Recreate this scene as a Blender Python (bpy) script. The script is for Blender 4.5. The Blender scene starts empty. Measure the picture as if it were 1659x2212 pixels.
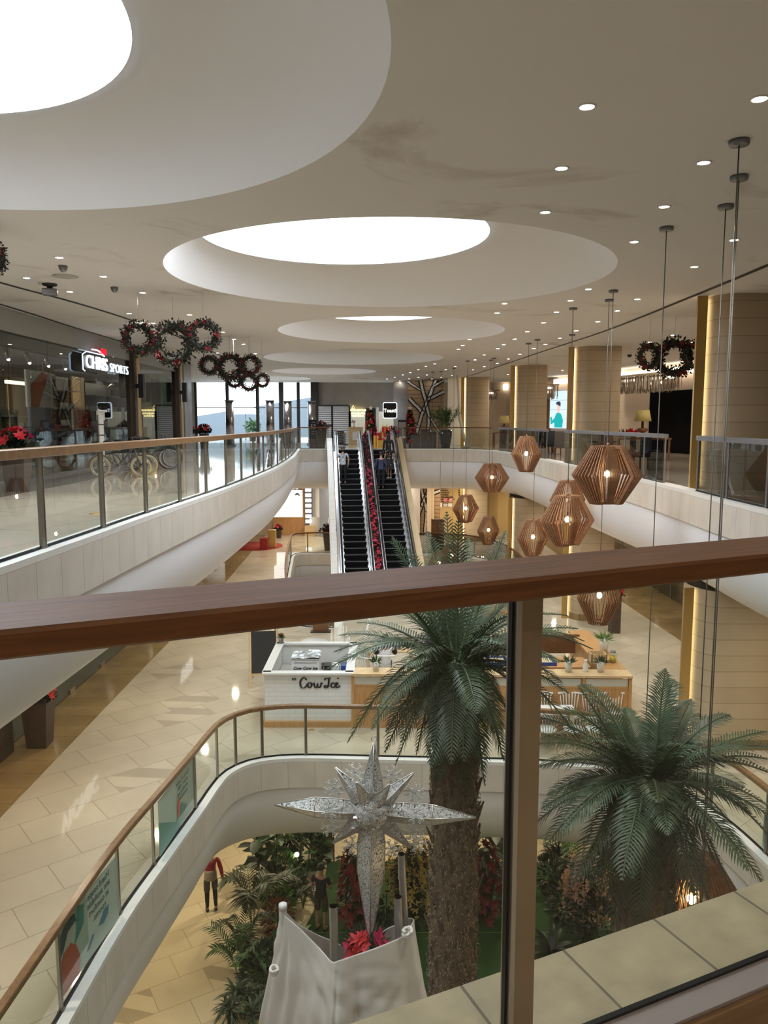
import bpy, bmesh, math, random
from mathutils import Vector, Matrix, Euler
from mathutils.geometry import tessellate_polygon
random.seed(7)
PI = math.pi
R = math.radians
V = Vector
SC = bpy.context.scene
COL = SC.collection

# ---------------------------------------------------------------- survey helpers: photo pixel + known plane -> point in metres
FOC, CXP, CYP, TILT, EYE = 1661.0, 829.5, 1106.0, R(6.7), 1.37
def _ray(px, py):
    x = (px-CXP)/FOC; y = -(py-CYP)/FOC
    return V((x, math.cos(TILT)+y*math.sin(TILT), -math.sin(TILT)+y*math.cos(TILT)))
def onz(px, py, z):
    r = _ray(px, py); t = (z-EYE)/r.z
    return V((r.x*t, r.y*t, z))
def ond(px, py, d):
    r = _ray(px, py); t = d/r.y
    return V((r.x*t, d, EYE+r.z*t))
def onx(px, py, x):
    r = _ray(px, py); t = x/r.x
    return V((x, r.y*t, EYE+r.z*t))

# ---------------------------------------------------------------- object helpers
def tag(o, label=None, cat=None, group=None, kind=None):
    if label: o['label'] = label
    if cat: o['category'] = cat
    if group: o['group'] = group
    if kind: o['kind'] = kind
    return o
def empty(name, loc=(0, 0, 0), rz=0, label=None, cat=None, group=None):
    o = bpy.data.objects.new(name, None); COL.objects.link(o)
    o.empty_display_size = .1
    o.location = loc; o.rotation_euler = (0, 0, rz)
    return tag(o, label, cat, group)
def place(name, me, parent=None, loc=None, rot=None):
    o = bpy.data.objects.new(name, me); COL.objects.link(o)
    if parent is not None: o.parent = parent
    if loc is not None: o.location = loc
    if rot is not None: o.rotation_euler = rot
    return o
def copy_tree(o, parent=None):
    c = o.copy(); COL.objects.link(c)
    if parent is not None: c.parent = parent
    for ch in list(o.children): copy_tree(ch, c)
    return c

class MB:
    """collects shapes for ONE mesh"""
    def __init__(s): s.v = []; s.f = []; s.m = []; s.uv = {}; s.sm = []
    def add(s, vs, fs, mi=0, smooth=False, M=None):
        b = len(s.v)
        for p in vs:
            p = V(p)
            if M is not None: p = M @ p
            s.v.append(p)
        for f in fs:
            s.f.append(tuple(b+i for i in f)); s.m.append(mi); s.sm.append(smooth)
        return b
    def box(s, c, d, rz=0, mi=0, M=None):
        hx, hy, hz = d[0]/2, d[1]/2, d[2]/2
        ca, sa = math.cos(rz), math.sin(rz)
        vs = []
        for x, y, z in ((-hx,-hy,-hz),(hx,-hy,-hz),(hx,hy,-hz),(-hx,hy,-hz),(-hx,-hy,hz),(hx,-hy,hz),(hx,hy,hz),(-hx,hy,hz)):
            vs.append((c[0]+x*ca-y*sa, c[1]+x*sa+y*ca, c[2]+z))
        s.add(vs, [(0,3,2,1),(4,5,6,7),(0,1,5,4),(1,2,6,5),(2,3,7,6),(3,0,4,7)], mi, False, M)
        return s
    def bar(s, p0, p1, w, h, up=(0,0,1), mi=0):
        p0, p1, up = V(p0), V(p1), V(up)
        d = (p1-p0)
        if d.length < 1e-6: return s
        d.normalize(); sx = d.cross(up)
        if sx.length < 1e-4: sx = d.cross(V((1,0,0)))
        sx.normalize(); uz = sx.cross(d)
        vs = []
        for p in (p0, p1):
            for a, b in ((-1,-1),(1,-1),(1,1),(-1,1)): vs.append(p+sx*(a*w/2)+uz*(b*h/2))
        s.add(vs, [(0,1,2,3),(7,6,5,4),(0,4,5,1),(1,5,6,2),(2,6,7,3),(3,7,4,0)], mi)
        return s
    def tube(s, path, r, n=8, mi=0, cap=True, smooth=True):
        path = [V(p) for p in path]; k = len(path)
        rs = r if isinstance(r, (list, tuple)) else [r]*k
        vs, fs = [], []; prev = None
        for i, p in enumerate(path):
            t = (path[min(i+1, k-1)]-path[max(i-1, 0)])
            if t.length < 1e-9: t = V((0,0,1))
            t.normalize()
            if prev is None:
                a = V((0,0,1)) if abs(t.z) < .9 else V((1,0,0))
                u = t.cross(a).normalized()
            else:
                u = prev - t*prev.dot(t)
                u = u.normalized() if u.length > 1e-6 else t.orthogonal().normalized()
            prev = u; w = t.cross(u)
            for j in range(n):
                a = 2*PI*j/n
                vs.append(p+(u*math.cos(a)+w*math.sin(a))*rs[i])
        for i in range(k-1):
            for j in range(n):
                fs.append((i*n+j, i*n+(j+1) % n, (i+1)*n+(j+1) % n, (i+1)*n+j))
        s.add(vs, fs, mi, smooth)
        if cap:
            b = len(s.v)-len(vs)
            s.f.append(tuple(b+j for j in reversed(range(n)))); s.m.append(mi); s.sm.append(False)
            s.f.append(tuple(b+(k-1)*n+j for j in range(n))); s.m.append(mi); s.sm.append(False)
        return s
    def cyl(s, p0, p1, r0, r1=None, n=16, mi=0, cap=True):
        return s.tube([p0, p1], [r0, r0 if r1 is None else r1], n, mi, cap)
    def lathe(s, prof, c=(0,0,0), n=20, mi=0, smooth=True, sx=1, sy=1):
        vs, fs = [], []
        for r, z in prof:
            for j in range(n):
                a = 2*PI*j/n
                vs.append((c[0]+r*math.cos(a)*sx, c[1]+r*math.sin(a)*sy, c[2]+z))
        for i in range(len(prof)-1):
            for j in range(n):
                fs.append((i*n+j, i*n+(j+1) % n, (i+1)*n+(j+1) % n, (i+1)*n+j))
        if prof[0][0] > 1e-4: fs.append(tuple(reversed(range(n))))
        if prof[-1][0] > 1e-4: fs.append(tuple((len(prof)-1)*n+j for j in range(n)))
        s.add(vs, fs, mi, smooth); return s
    def ball(s, c, r, n=10, mi=0, sz=1):
        m = max(4, n//2)
        return s.lathe([(max(1e-5, r*math.sin(PI*i/m)), -r*sz*math.cos(PI*i/m)) for i in range(m+1)], c, n, mi)
    def prism(s, poly, z0, z1, mi=0):
        n = len(poly)
        vs = [(p[0], p[1], z0) for p in poly]+[(p[0], p[1], z1) for p in poly]
        fs = [tuple(reversed(range(n))), tuple(range(n, 2*n))]
        fs += [(i, (i+1) % n, n+(i+1) % n, n+i) for i in range(n)]
        s.add(vs, fs, mi); return s
    def plate(s, poly, o, ux, uy, th, mi=0):
        """flat outline (list of 2-D points) in the plane o+ux*a+uy*b, thickened by th along the normal"""
        ux, uy, o = V(ux).normalized(), V(uy).normalized(), V(o); nz = ux.cross(uy).normalized()
        n = len(poly)
        vs = [o+ux*a+uy*b for a, b in poly]+[o+ux*a+uy*b+nz*th for a, b in poly]
        tri = tessellate_polygon([[V((a, b, 0)) for a, b in poly]])
        fs = []
        for t in tri: fs += [tuple(t), tuple(n+i for i in reversed(t))]
        fs += [(i, (i+1) % n, n+(i+1) % n, n+i) for i in range(n)]
        s.add(vs, fs, mi); return s
    def strip(s, rows, mi=0, smooth=True, closed=False):
        """grid surface from rows of points"""
        n = len(rows[0]); vs = [p for r in rows for p in r]; fs = []
        for i in range(len(rows)-1):
            for j in range(n if closed else n-1):
                fs.append((i*n+j, i*n+(j+1) % n, (i+1)*n+(j+1) % n, (i+1)*n+j))
        s.add(vs, fs, mi, smooth); return s
    def mesh(s, name, mats):
        me = bpy.data.meshes.new(name)
        me.from_pydata([tuple(p) for p in s.v], [], s.f)
        for m in (mats if isinstance(mats, (list, tuple)) else [mats]): me.materials.append(m)
        me.polygons.foreach_set('material_index', s.m)
        me.polygons.foreach_set('use_smooth', s.sm)
        me.update()
        return me
    def build(s, name, mats, parent=None, loc=None, rot=None, bevel=0, fixn=True):
        me = s.mesh(name, mats)
        if fixn and len(me.polygons) < 60000:
            bm = bmesh.new(); bm.from_mesh(me); bmesh.ops.recalc_face_normals(bm, faces=bm.faces[:]); bm.to_mesh(me); bm.free()
        o = place(name, me, parent, loc, rot)
        if bevel:
            b = o.modifiers.new('b', 'BEVEL'); b.width = bevel; b.segments = 2; b.limit_method = 'ANGLE'; b.angle_limit = R(40)
        return o

def struct(o, label=None): o['kind'] = 'structure'; return tag(o, label)
def text_mesh(txt, size, mat, name='lettering', extrude=.01, bold=0, shear=0, align='CENTER', space=1.0, line=1.0):
    cu = bpy.data.curves.new(name, 'FONT'); cu.body = txt; cu.size = size; cu.extrude = extrude
    cu.offset = bold; cu.shear = shear; cu.align_x = align; cu.align_y = 'CENTER'; cu.space_character = space; cu.space_line = line; cu.resolution_u = 3
    ob = bpy.data.objects.new('t', cu); COL.objects.link(ob)
    dg = bpy.context.evaluated_depsgraph_get(); dg.update()
    me = bpy.data.meshes.new_from_object(ob.evaluated_get(dg)); me.name = name
    bpy.data.objects.remove(ob); bpy.data.curves.remove(cu)
    me.materials.clear(); me.materials.append(mat)
    return me
def text(txt, size, mat, parent, loc, rot, name='lettering', **k):
    return place(name, text_mesh(txt, size, mat, name, **k), parent, loc, rot)
def smooth_path(pts, n=6, closed=False):
    pts = [V(p) for p in pts]; out = []; k = len(pts)
    rng = range(k if closed else k-1)
    for i in rng:
        if closed: p0, p1, p2, p3 = pts[(i-1) % k], pts[i], pts[(i+1) % k], pts[(i+2) % k]
        else: p0, p1, p2, p3 = pts[max(i-1, 0)], pts[i], pts[i+1], pts[min(i+2, k-1)]
        for j in range(n):
            t = j/n
            out.append(.5*((2*p1)+(p2-p0)*t+(2*p0-5*p1+4*p2-p3)*t*t+(3*p1-p0-3*p2+p3)*t**3))
    if not closed: out.append(pts[-1])
    return out
def resample(path, step):
    path = [V(p) for p in path]; out = [path[0]]; acc = 0
    L = sum((path[i+1]-path[i]).length for i in range(len(path)-1)); n = max(1, round(L/step)); st = L/n; need = st
    for i in range(len(path)-1):
        a, b = path[i], path[i+1]; d = (b-a).length
        while acc+d >= need-1e-9 and len(out) < n:
            out.append(a+(b-a)*((need-acc)/d if d else 0)); need += st
        acc += d
    out.append(path[-1]); return out
def offset_path(path, d, closed=False):
    """shift a 2-D path to its right-hand side by d"""
    k = len(path); out = []
    for i in range(k):
        a = path[(i-1) % k] if closed or i > 0 else path[i]
        b = path[(i+1) % k] if closed or i < k-1 else path[i]
        t = V((b[0]-a[0], b[1]-a[1], 0))
        t = t.normalized() if t.length > 1e-9 else V((1, 0, 0))
        out.append(V((path[i][0]+t.y*d, path[i][1]-t.x*d, path[i][2] if len(path[i]) > 2 else 0)))
    return out

# ---------------------------------------------------------------- materials
def mat(name, col, rough=.5, metal=0, emit=0, ecol=None, noise=0, nscale=8, spec=.5, bump=0, trans=0, alpha=1, coat=0, nstretch=None):
    m = bpy.data.materials.new(name); m.use_nodes = True
    nt = m.node_tree; b = nt.nodes['Principled BSDF']
    b.inputs['Base Color'].default_value = (*col, 1); b.inputs['Roughness'].default_value = rough
    b.inputs['Metallic'].default_value = metal; b.inputs['Specular IOR Level'].default_value = spec
    if coat: b.inputs['Coat Weight'].default_value = coat; b.inputs['Coat Roughness'].default_value = .08
    if emit:
        b.inputs['Emission Color'].default_value = (*(ecol or col), 1); b.inputs['Emission Strength'].default_value = emit
    if trans: b.inputs['Transmission Weight'].default_value = trans
    if alpha < 1: b.inputs['Alpha'].default_value = alpha
    if noise or bump:
        tc = nt.nodes.new('ShaderNodeTexCoord'); mp = nt.nodes.new('ShaderNodeMapping')
        nz = nt.nodes.new('ShaderNodeTexNoise'); nz.inputs['Scale'].default_value = nscale; nz.inputs['Detail'].default_value = 4
        nt.links.new(tc.outputs['Object'], mp.inputs['Vector']); nt.links.new(mp.outputs['Vector'], nz.inputs['Vector'])
        if nstretch: mp.inputs['Scale'].default_value = nstretch
        if noise:
            rp = nt.nodes.new('ShaderNodeMapRange'); rp.inputs[1].default_value = .3; rp.inputs[2].default_value = .7
            rp.inputs[3].default_value = 1-noise; rp.inputs[4].default_value = 1+noise
            mx = nt.nodes.new('ShaderNodeVectorMath'); mx.operation = 'SCALE'; mx.inputs[0].default_value = col
            nt.links.new(nz.outputs['Fac'], rp.inputs[0]); nt.links.new(rp.outputs[0], mx.inputs['Scale'])
            nt.links.new(mx.outputs[0], b.inputs['Base Color'])
        if bump:
            bp = nt.nodes.new('ShaderNodeBump'); bp.inputs['Strength'].default_value = bump; bp.inputs['Distance'].default_value = .02
            nt.links.new(nz.outputs['Fac'], bp.inputs['Height']); nt.links.new(bp.outputs[0], b.inputs['Normal'])
    return m
def glass_mat(name, tint=(.9, .96, .94), ior=1.45, rough=0.0):
    m = bpy.data.materials.new(name); m.use_nodes = True; nt = m.node_tree; nt.nodes.clear()
    out = nt.nodes.new('ShaderNodeOutputMaterial'); tr = nt.nodes.new('ShaderNodeBsdfTransparent'); gl = nt.nodes.new('ShaderNodeBsdfGlossy')
    lw = nt.nodes.new('ShaderNodeLayerWeight'); lw.inputs[0].default_value = .5
    po = nt.nodes.new('ShaderNodeMath'); po.operation = 'POWER'; po.inputs[1].default_value = 4.5
    ma = nt.nodes.new('ShaderNodeMath'); ma.operation = 'MULTIPLY_ADD'; ma.inputs[1].default_value = .9; ma.inputs[2].default_value = ((ior-1)/(ior+1))**2*1.3
    mx = nt.nodes.new('ShaderNodeMixShader')
    tr.inputs[0].default_value = (*tint, 1); gl.inputs['Roughness'].default_value = rough
    nt.links.new(lw.outputs['Facing'], po.inputs[0]); nt.links.new(po.outputs[0], ma.inputs[0])
    nt.links.new(ma.outputs[0], mx.inputs[0]); nt.links.new(tr.outputs[0], mx.inputs[1]); nt.links.new(gl.outputs[0], mx.inputs[2])
    nt.links.new(mx.outputs[0], out.inputs[0]); return m
def emit_mat(name, col, s):
    m = bpy.data.materials.new(name); m.use_nodes = True; nt = m.node_tree; nt.nodes.clear()
    out = nt.nodes.new('ShaderNodeOutputMaterial'); e = nt.nodes.new('ShaderNodeEmission')
    e.inputs[0].default_value = (*col, 1); e.inputs[1].default_value = s
    nt.links.new(e.outputs[0], out.inputs[0]); return m
def brick_mat(name, c1, c2, mortar, bw, rh, ms=.006, rough=.5, offset=.5, rot=0, uv=False, noise=.08, accents=None, spec=.5, bias=0, bump=0, coat=0, loc=(0,0,0), nstretch=None, nsc=1.3):
    """tiles or panels; object space in metres, or UV in metres"""
    m = bpy.data.materials.new(name); m.use_nodes = True; nt = m.node_tree; b = nt.nodes['Principled BSDF']; L = nt.links.new
    tc = nt.nodes.new('ShaderNodeTexCoord'); mp = nt.nodes.new('ShaderNodeMapping'); mp.inputs['Rotation'].default_value = (0, 0, rot)
    mp.inputs['Location'].default_value = loc
    L(tc.outputs['UV' if uv else 'Object'], mp.inputs[0])
    br = nt.nodes.new('ShaderNodeTexBrick'); br.offset = offset; br.squash = 1
    L(mp.outputs[0], br.inputs['Vector'])
    br.inputs['Color1'].default_value = (*c1, 1); br.inputs['Color2'].default_value = (*c2, 1); br.inputs['Mortar'].default_value = (*mortar, 1)
    br.inputs['Scale'].default_value = 1; br.inputs['Mortar Size'].default_value = ms; br.inputs['Brick Width'].default_value = bw
    br.inputs['Row Height'].default_value = rh; br.inputs['Bias'].default_value = bias; br.inputs['Mortar Smooth'].default_value = .1
    colr = br.outputs['Color']
    if accents:
        # some half tiles are cut from a darker stone
        acol, thr = accents
        b2 = nt.nodes.new('ShaderNodeTexBrick'); b2.offset = offset
        mp2 = nt.nodes.new('ShaderNodeMapping'); mp2.inputs['Rotation'].default_value = (0, 0, rot); mp2.inputs['Location'].default_value = loc
        L(tc.outputs['Object'], mp2.inputs[0]); L(mp2.outputs[0], b2.inputs['Vector'])
        for k, c in (('Color1', (0,0,0,1)), ('Color2', (1,1,1,1)), ('Mortar', (0,0,0,1))): b2.inputs[k].default_value = c
        b2.inputs['Scale'].default_value = 1; b2.inputs['Mortar Size'].default_value = 0; b2.inputs['Brick Width'].default_value = bw; b2.inputs['Row Height'].default_value = rh
        th = nt.nodes.new('ShaderNodeMath'); th.operation = 'GREATER_THAN'; th.inputs[1].default_value = thr; L(b2.outputs['Color'], th.inputs[0])
        b3 = nt.nodes.new('ShaderNodeTexWave'); b3.wave_type = 'BANDS'; b3.bands_direction = 'DIAGONAL'; b3.inputs['Scale'].default_value = .55; L(mp2.outputs[0], b3.inputs['Vector'])
        t3 = nt.nodes.new('ShaderNodeMath'); t3.operation = 'GREATER_THAN'; t3.inputs[1].default_value = .5; L(b3.outputs['Fac'], t3.inputs[0])
        mu = nt.nodes.new('ShaderNodeMath'); mu.operation = 'MULTIPLY'; L(th.outputs[0], mu.inputs[0]); L(t3.outputs[0], mu.inputs[1])
        mx = nt.nodes.new('ShaderNodeMix'); mx.data_type = 'RGBA'; L(mu.outputs[0], mx.inputs[0]); L(colr, mx.inputs[6]); mx.inputs[7].default_value = (*acol, 1)
        colr = mx.outputs[2]
    if noise:
        nz = nt.nodes.new('ShaderNodeTexNoise'); nz.inputs['Scale'].default_value = nsc; nz.inputs['Detail'].default_value = 6
        if nstretch:
            m3 = nt.nodes.new('ShaderNodeMapping'); m3.inputs['Scale'].default_value = nstretch; L(mp.outputs[0], m3.inputs[0]); L(m3.outputs[0], nz.inputs[0])
        else: L(mp.outputs[0], nz.inputs[0])
        rp = nt.nodes.new('ShaderNodeMapRange'); rp.inputs[1].default_value = .3; rp.inputs[2].default_value = .7
        rp.inputs[3].default_value = 1-noise; rp.inputs[4].default_value = 1+noise; L(nz.outputs['Fac'], rp.inputs[0])
        sc = nt.nodes.new('ShaderNodeVectorMath'); sc.operation = 'SCALE'; L(colr, sc.inputs[0]); L(rp.outputs[0], sc.inputs['Scale']); colr = sc.outputs[0]
    L(colr, b.inputs['Base Color']); b.inputs['Roughness'].default_value = rough; b.inputs['Specular IOR Level'].default_value = spec
    if coat: b.inputs['Coat Weight'].default_value = coat; b.inputs['Coat Roughness'].default_value = .06
    if bump:
        bp = nt.nodes.new('ShaderNodeBump'); bp.inputs['Strength'].default_value = bump; bp.inputs['Distance'].default_value = .004
        inv = nt.nodes.new('ShaderNodeMath'); inv.operation = 'SUBTRACT'; inv.inputs[0].default_value = 1; L(br.outputs['Fac'], inv.inputs[1])
        L(inv.outputs[0], bp.inputs['Height']); L(bp.outputs[0], b.inputs['Normal'])
    return m
def wood_mat(name, c1, c2, scale=(1, 14, 14), rough=.4, coat=0, dist=1.5, spec=.5):
    m = bpy.data.materials.new(name); m.use_nodes = True; nt = m.node_tree; b = nt.nodes['Principled BSDF']; L = nt.links.new
    tc = nt.nodes.new('ShaderNodeTexCoord'); mp = nt.nodes.new('ShaderNodeMapping'); mp.inputs['Scale'].default_value = scale
    nz = nt.nodes.new('ShaderNodeTexNoise'); nz.inputs['Scale'].default_value = 2.2; nz.inputs['Detail'].default_value = 7; nz.inputs['Distortion'].default_value = dist
    rp = nt.nodes.new('ShaderNodeValToRGB'); rp.color_ramp.elements[0].position = .3; rp.color_ramp.elements[1].position = .72
    rp.color_ramp.elements[0].color = (*c1, 1); rp.color_ramp.elements[1].color = (*c2, 1)
    L(tc.outputs['Object'], mp.inputs[0]); L(mp.outputs[0], nz.inputs[0]); L(nz.outputs['Fac'], rp.inputs[0]); L(rp.outputs[0], b.inputs['Base Color'])
    b.inputs['Roughness'].default_value = rough; b.inputs['Specular IOR Level'].default_value = spec
    if coat: b.inputs['Coat Weight'].default_value = coat; b.inputs['Coat Roughness'].default_value = .15
    return m
def sparkle_mat(name):
    m = mat(name, (.62, .62, .6), .34, .45)
    nt = m.node_tree; b = nt.nodes['Principled BSDF']; L = nt.links.new
    tc = nt.nodes.new('ShaderNodeTexCoord'); vo = nt.nodes.new('ShaderNodeTexVoronoi'); vo.inputs['Scale'].default_value = 95
    L(tc.outputs['Object'], vo.inputs['Vector'])
    rp = nt.nodes.new('ShaderNodeMapRange'); rp.inputs[3].default_value = .42; rp.inputs[4].default_value = .98
    sp = nt.nodes.new('ShaderNodeSeparateColor'); L(vo.outputs['Color'], sp.inputs[0]); L(sp.outputs[0], rp.inputs[0])
    co = nt.nodes.new('ShaderNodeCombineColor')
    for i in range(3): L(rp.outputs[0], co.inputs[i])
    L(co.outputs[0], b.inputs['Base Color'])
    bp = nt.nodes.new('ShaderNodeBump'); bp.inputs['Strength'].default_value = .9; bp.inputs['Distance'].default_value = .03
    L(sp.outputs[1], bp.inputs['Height']); L(bp.outputs[0], b.inputs['Normal'])
    # open mesh between the glitter flakes
    gt = nt.nodes.new('ShaderNodeMath'); gt.operation = 'GREATER_THAN'; gt.inputs[1].default_value = .12; L(sp.outputs[2], gt.inputs[0]); L(gt.outputs[0], b.inputs['Alpha'])
    return m
def ceiling_mat():
    m = mat('ceiling_plaster', (.72, .70, .675), .85)
    nt = m.node_tree; b = nt.nodes['Principled BSDF']; L = nt.links.new
    tc = nt.nodes.new('ShaderNodeTexCoord'); mp = nt.nodes.new('ShaderNodeMapping'); mp.inputs['Scale'].default_value = (.7, 1.0, 1); mp.inputs['Rotation'].default_value = (0, 0, .6)
    n1 = nt.nodes.new('ShaderNodeTexNoise'); n1.inputs['Scale'].default_value = .55; n1.inputs['Detail'].default_value = 8; n1.inputs['Roughness'].default_value = .62; n1.inputs['Distortion'].default_value = .8
    r1 = nt.nodes.new('ShaderNodeValToRGB'); e = r1.color_ramp.elements; e[0].position = .28; e[0].color = (.50, .455, .40, 1); e[1].position = .42; e[1].color = (.72, .70, .675, 1)
    L(tc.outputs['Object'], mp.inputs[0]); L(mp.outputs[0], n1.inputs[0]); L(n1.outputs['Fac'], r1.inputs[0]); L(r1.outputs[0], b.inputs['Base Color'])
    return m

M = {}
M['ceil'] = ceiling_mat()
M['dome'] = mat('dome_plaster', (.77, .765, .765), .85)
M['white'] = mat('white_paint', (.78, .78, .79), .6)
M['soffit'] = mat('soffit_white', (.74, .74, .76), .55)
M['soffit2'] = mat('soffit_daylit_white', (.83, .85, .90), .5)  # cool daylight tint painted into the white of the upper soffit
M['rugred'] = mat('rug_red', (.28, .02, .012), .8)
M['stone'] = brick_mat('travertine_fascia', (.63, .585, .52), (.655, .61, .545), (.44, .40, .34), .55, 9, .007, .45, 0, uv=True, noise=.07, nstretch=(2.2, 1.2, 1))
M['kerb'] = mat('white_kerb_stone', (.76, .76, .73), .35, noise=.04)
M['tile_mid'] = brick_mat('beige_floor_stone', (.53, .465, .365), (.58, .51, .405), (.34, .29, .22), 1.25, .80, .007, .05, .42, rot=R(-40), noise=.07, accents=((.44, .385, .305), .90), spec=.6)
M['tile_low'] = brick_mat('cream_floor_stone', (.64, .535, .36), (.69, .58, .40), (.36, .30, .20), 1.2, .80, .007, .06, .45, rot=R(-31), noise=.07, accents=((.45, .37, .25), .88), spec=.55)
M['tile_top'] = brick_mat('gallery_floor_stone', (.58, .515, .42), (.62, .55, .455), (.40, .35, .28), 1.5, 1.5, .007, .05, .5, rot=R(20), noise=.05, spec=.7)
M['brown_band'] = brick_mat('brown_floor_stone', (.235, .16, .068), (.30, .205, .092), (.15, .10, .045), 1.5, .6, .006, .12, .5, noise=.18, spec=.5)
M['col'] = brick_mat('column_stone', (.47, .37, .245), (.51, .405, .275), (.26, .20, .13), 60, .34, .006, .5, 0, uv=True, noise=.05)
M['col_side'] = brick_mat('column_pale_stone', (.66, .60, .51), (.70, .64, .55), (.40, .36, .30), 60, .68, .006, .4, 0, uv=True, noise=.05)
M['gold'] = mat('bronze_gold_trim', (.55, .36, .12), .35, .6)
M['led'] = emit_mat('warm_strip_light', (1, .78, .42), 5.0)
M['rail_wood'] = wood_mat('handrail_wood', (.105, .040, .015), (.20, .082, .030), (1.2, 22, 22), .5, 0, 1.5, .3)
M['rail_wood2'] = wood_mat('gallery_handrail_wood', (.16, .085, .036), (.27, .15, .066), (3, 3, 3), .35, .15)
M['glass'] = glass_mat('balustrade_glass', (.90, .955, .93), 1.5)
M['glass_dark'] = glass_mat('dim_reflection_glass', (.40, .44, .46), 1.55)  # dark tint stands in for dim reflections in the railing glass
M['shopglass'] = glass_mat('shop_glass', (.72, .76, .75), 1.62)
M['steel'] = mat('brushed_steel', (.50, .47, .42), .32, .9, noise=.06, nscale=3)
M['bronze_steel'] = mat('bronze_post', (.33, .255, .17), .45, .45, noise=.1, nscale=4)
M['chrome'] = mat('polished_steel', (.80, .82, .85), .24, .8)
M['postgrey'] = mat('grey_bronze_post', (.17, .155, .125), .4, .5)
M['wreathgreen'] = mat('wreath_green', (.014, .018, .008), .7, noise=.4, nscale=12)
M['wreathred'] = mat('wreath_red', (.20, .008, .012), .6, noise=.4, nscale=20)
M['greymetal'] = mat('grey_metal', (.23, .23, .25), .4, .6)
M['stepblack'] = mat('step_black', (.007, .007, .008), .75, spec=.15)
M['black'] = mat('black_rubber', (.012, .012, .013), .5)
M['blackgloss'] = mat('black_gloss', (.015, .015, .017), .15)
M['dark'] = mat('dark_interior', (.03, .028, .026), .6)
M['darkbrown'] = mat('dark_brown_planter', (.055, .035, .026), .5, noise=.2, nscale=6)
M['beige'] = mat('beige_wall', (.56, .46, .34), .7, noise=.03, nscale=1)
M['mustard'] = mat('mustard_wall', (.52, .38, .19), .7)
M['concrete'] = mat('grey_concrete', (.40, .375, .34), .8, noise=.09, nscale=2)
M['wood'] = wood_mat('pine_panel', (.43, .215, .075), (.60, .345, .14), (9, 9, .8), .5)
M['wood_light'] = wood_mat('light_wood', (.60, .42, .22), (.72, .53, .31), (2, 2, 8), .5)
M['wood_dark'] = wood_mat('walnut', (.14, .06, .025), (.24, .11, .05), (3, 3, 10), .4)
M['lampwood'] = wood_mat('lantern_wood', (.23, .11, .05), (.42, .22, .11), (4, 4, 9), .5)
M['bulb'] = emit_mat('lamp_bulb', (1, .70, .34), 60)
M['downlight'] = emit_mat('downlight_glow', (1, .93, .80), 60)
M['sky1'] = emit_mat('skylight_daylight', (.88, .94, 1), 8.0)
M['red'] = mat('poinsettia_red', (.52, .012, .022), .6, noise=.35, nscale=20)
M['pink'] = mat('poinsettia_pink', (.62, .03, .13), .55, noise=.3, nscale=20)
M['redball'] = mat('red_bauble', (.5, .01, .02), .15, .3)
M['leaf'] = mat('leaf_green', (.045, .105, .03), .5, noise=.35, nscale=9)
M['leaf2'] = mat('leaf_bright', (.12, .23, .045), .45, noise=.3, nscale=9)
M['leafdark'] = mat('leaf_dark', (.014, .027, .011), .5, noise=.4, nscale=12)
M['palm'] = mat('palm_green', (.034, .061, .022), .45, noise=.45, nscale=2.2)
M['palm2'] = mat('palm_green_dull', (.041, .054, .020), .45, noise=.45, nscale=2.2)
M['palm3'] = mat('palm_blue_green', (.060, .098, .052), .42, noise=.3, nscale=2.2)
M['fibre'] = mat('palm_fibre', (.13, .092, .06), .9, noise=.4, nscale=14)
M['fibre2'] = mat('palm_fibre_pale', (.30, .24, .165), .9, noise=.3, nscale=20)
M['cloth'] = mat('white_sheet', (.80, .77, .73), .85, noise=.03, nscale=2)
M['alu'] = mat('aluminium_pipe', (.46, .46, .46), .35, .8, noise=.1, nscale=5)
M['star'] = sparkle_mat('silver_glitter')
M['starwire'] = mat('silver_wire', (.62, .60, .56), .3, .8)
M['snow'] = mat('white_plastic', (.85, .85, .84), .5)
M['turf'] = mat('green_turf', (.018, .07, .010), .9, noise=.35, nscale=60)
M['yellow'] = mat('yellow_blossom', (.62, .46, .13), .7, noise=.25, nscale=20)
M['blossom'] = mat('peach_blossom', (.76, .50, .37), .7, noise=.2, nscale=20)
M['pot'] = mat('white_pot', (.70, .68, .63), .4)
M['terra'] = mat('terracotta', (.24, .09, .045), .7)
M['gravel'] = mat('pale_gravel', (.55, .46, .30), .9, noise=.3, nscale=30)
M['skin'] = mat('skin_tone', (.42, .24, .155), .5)
M['hair'] = mat('black_hair', (.012, .010, .009), .5)
M['whiteplastic'] = mat('white_enamel', (.80, .80, .79), .3)
M['whitebrick'] = brick_mat('white_brick', (.76, .77, .78), (.79, .80, .81), (.60, .61, .63), .3, .1, .006, .35, .5, uv=True, noise=0, bump=.6)
M['chalk'] = mat('chalkboard', (.017, .018, .022), .6)
M['blackpaint'] = mat('black_letters', (.01, .01, .016), .35)
M['cable'] = mat('grey_cable', (.10, .09, .08), .6)
M['frost'] = mat('frosted_panel', (.62, .60, .52), .3)
M['foil'] = mat('foil_lid', (.62, .64, .65), .22, .9, bump=.8, nscale=9)
M['blue'] = mat('blue_tray', (.03, .07, .32), .35)
M['redpaint'] = mat('red_paint', (.55, .02, .02), .45)
M['orange'] = mat('orange_red_panel', (.60, .075, .015), .5)
M['gilt'] = mat('gold_paper', (.72, .50, .08), .35, .3)
M['paper'] = mat('white_paper', (.76, .75, .72), .6)
M['lampshade'] = mat('pale_lampshade', (.62, .52, .22), .7)
M['lit_white'] = emit_mat('lit_white_panel', (1, .97, .93), 1.3)
M['lit_letters'] = emit_mat('white_lit_letters', (.93, .97, 1), 1.3)
M['cove'] = emit_mat('cove_light', (1, .82, .62), 3.2)
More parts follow.
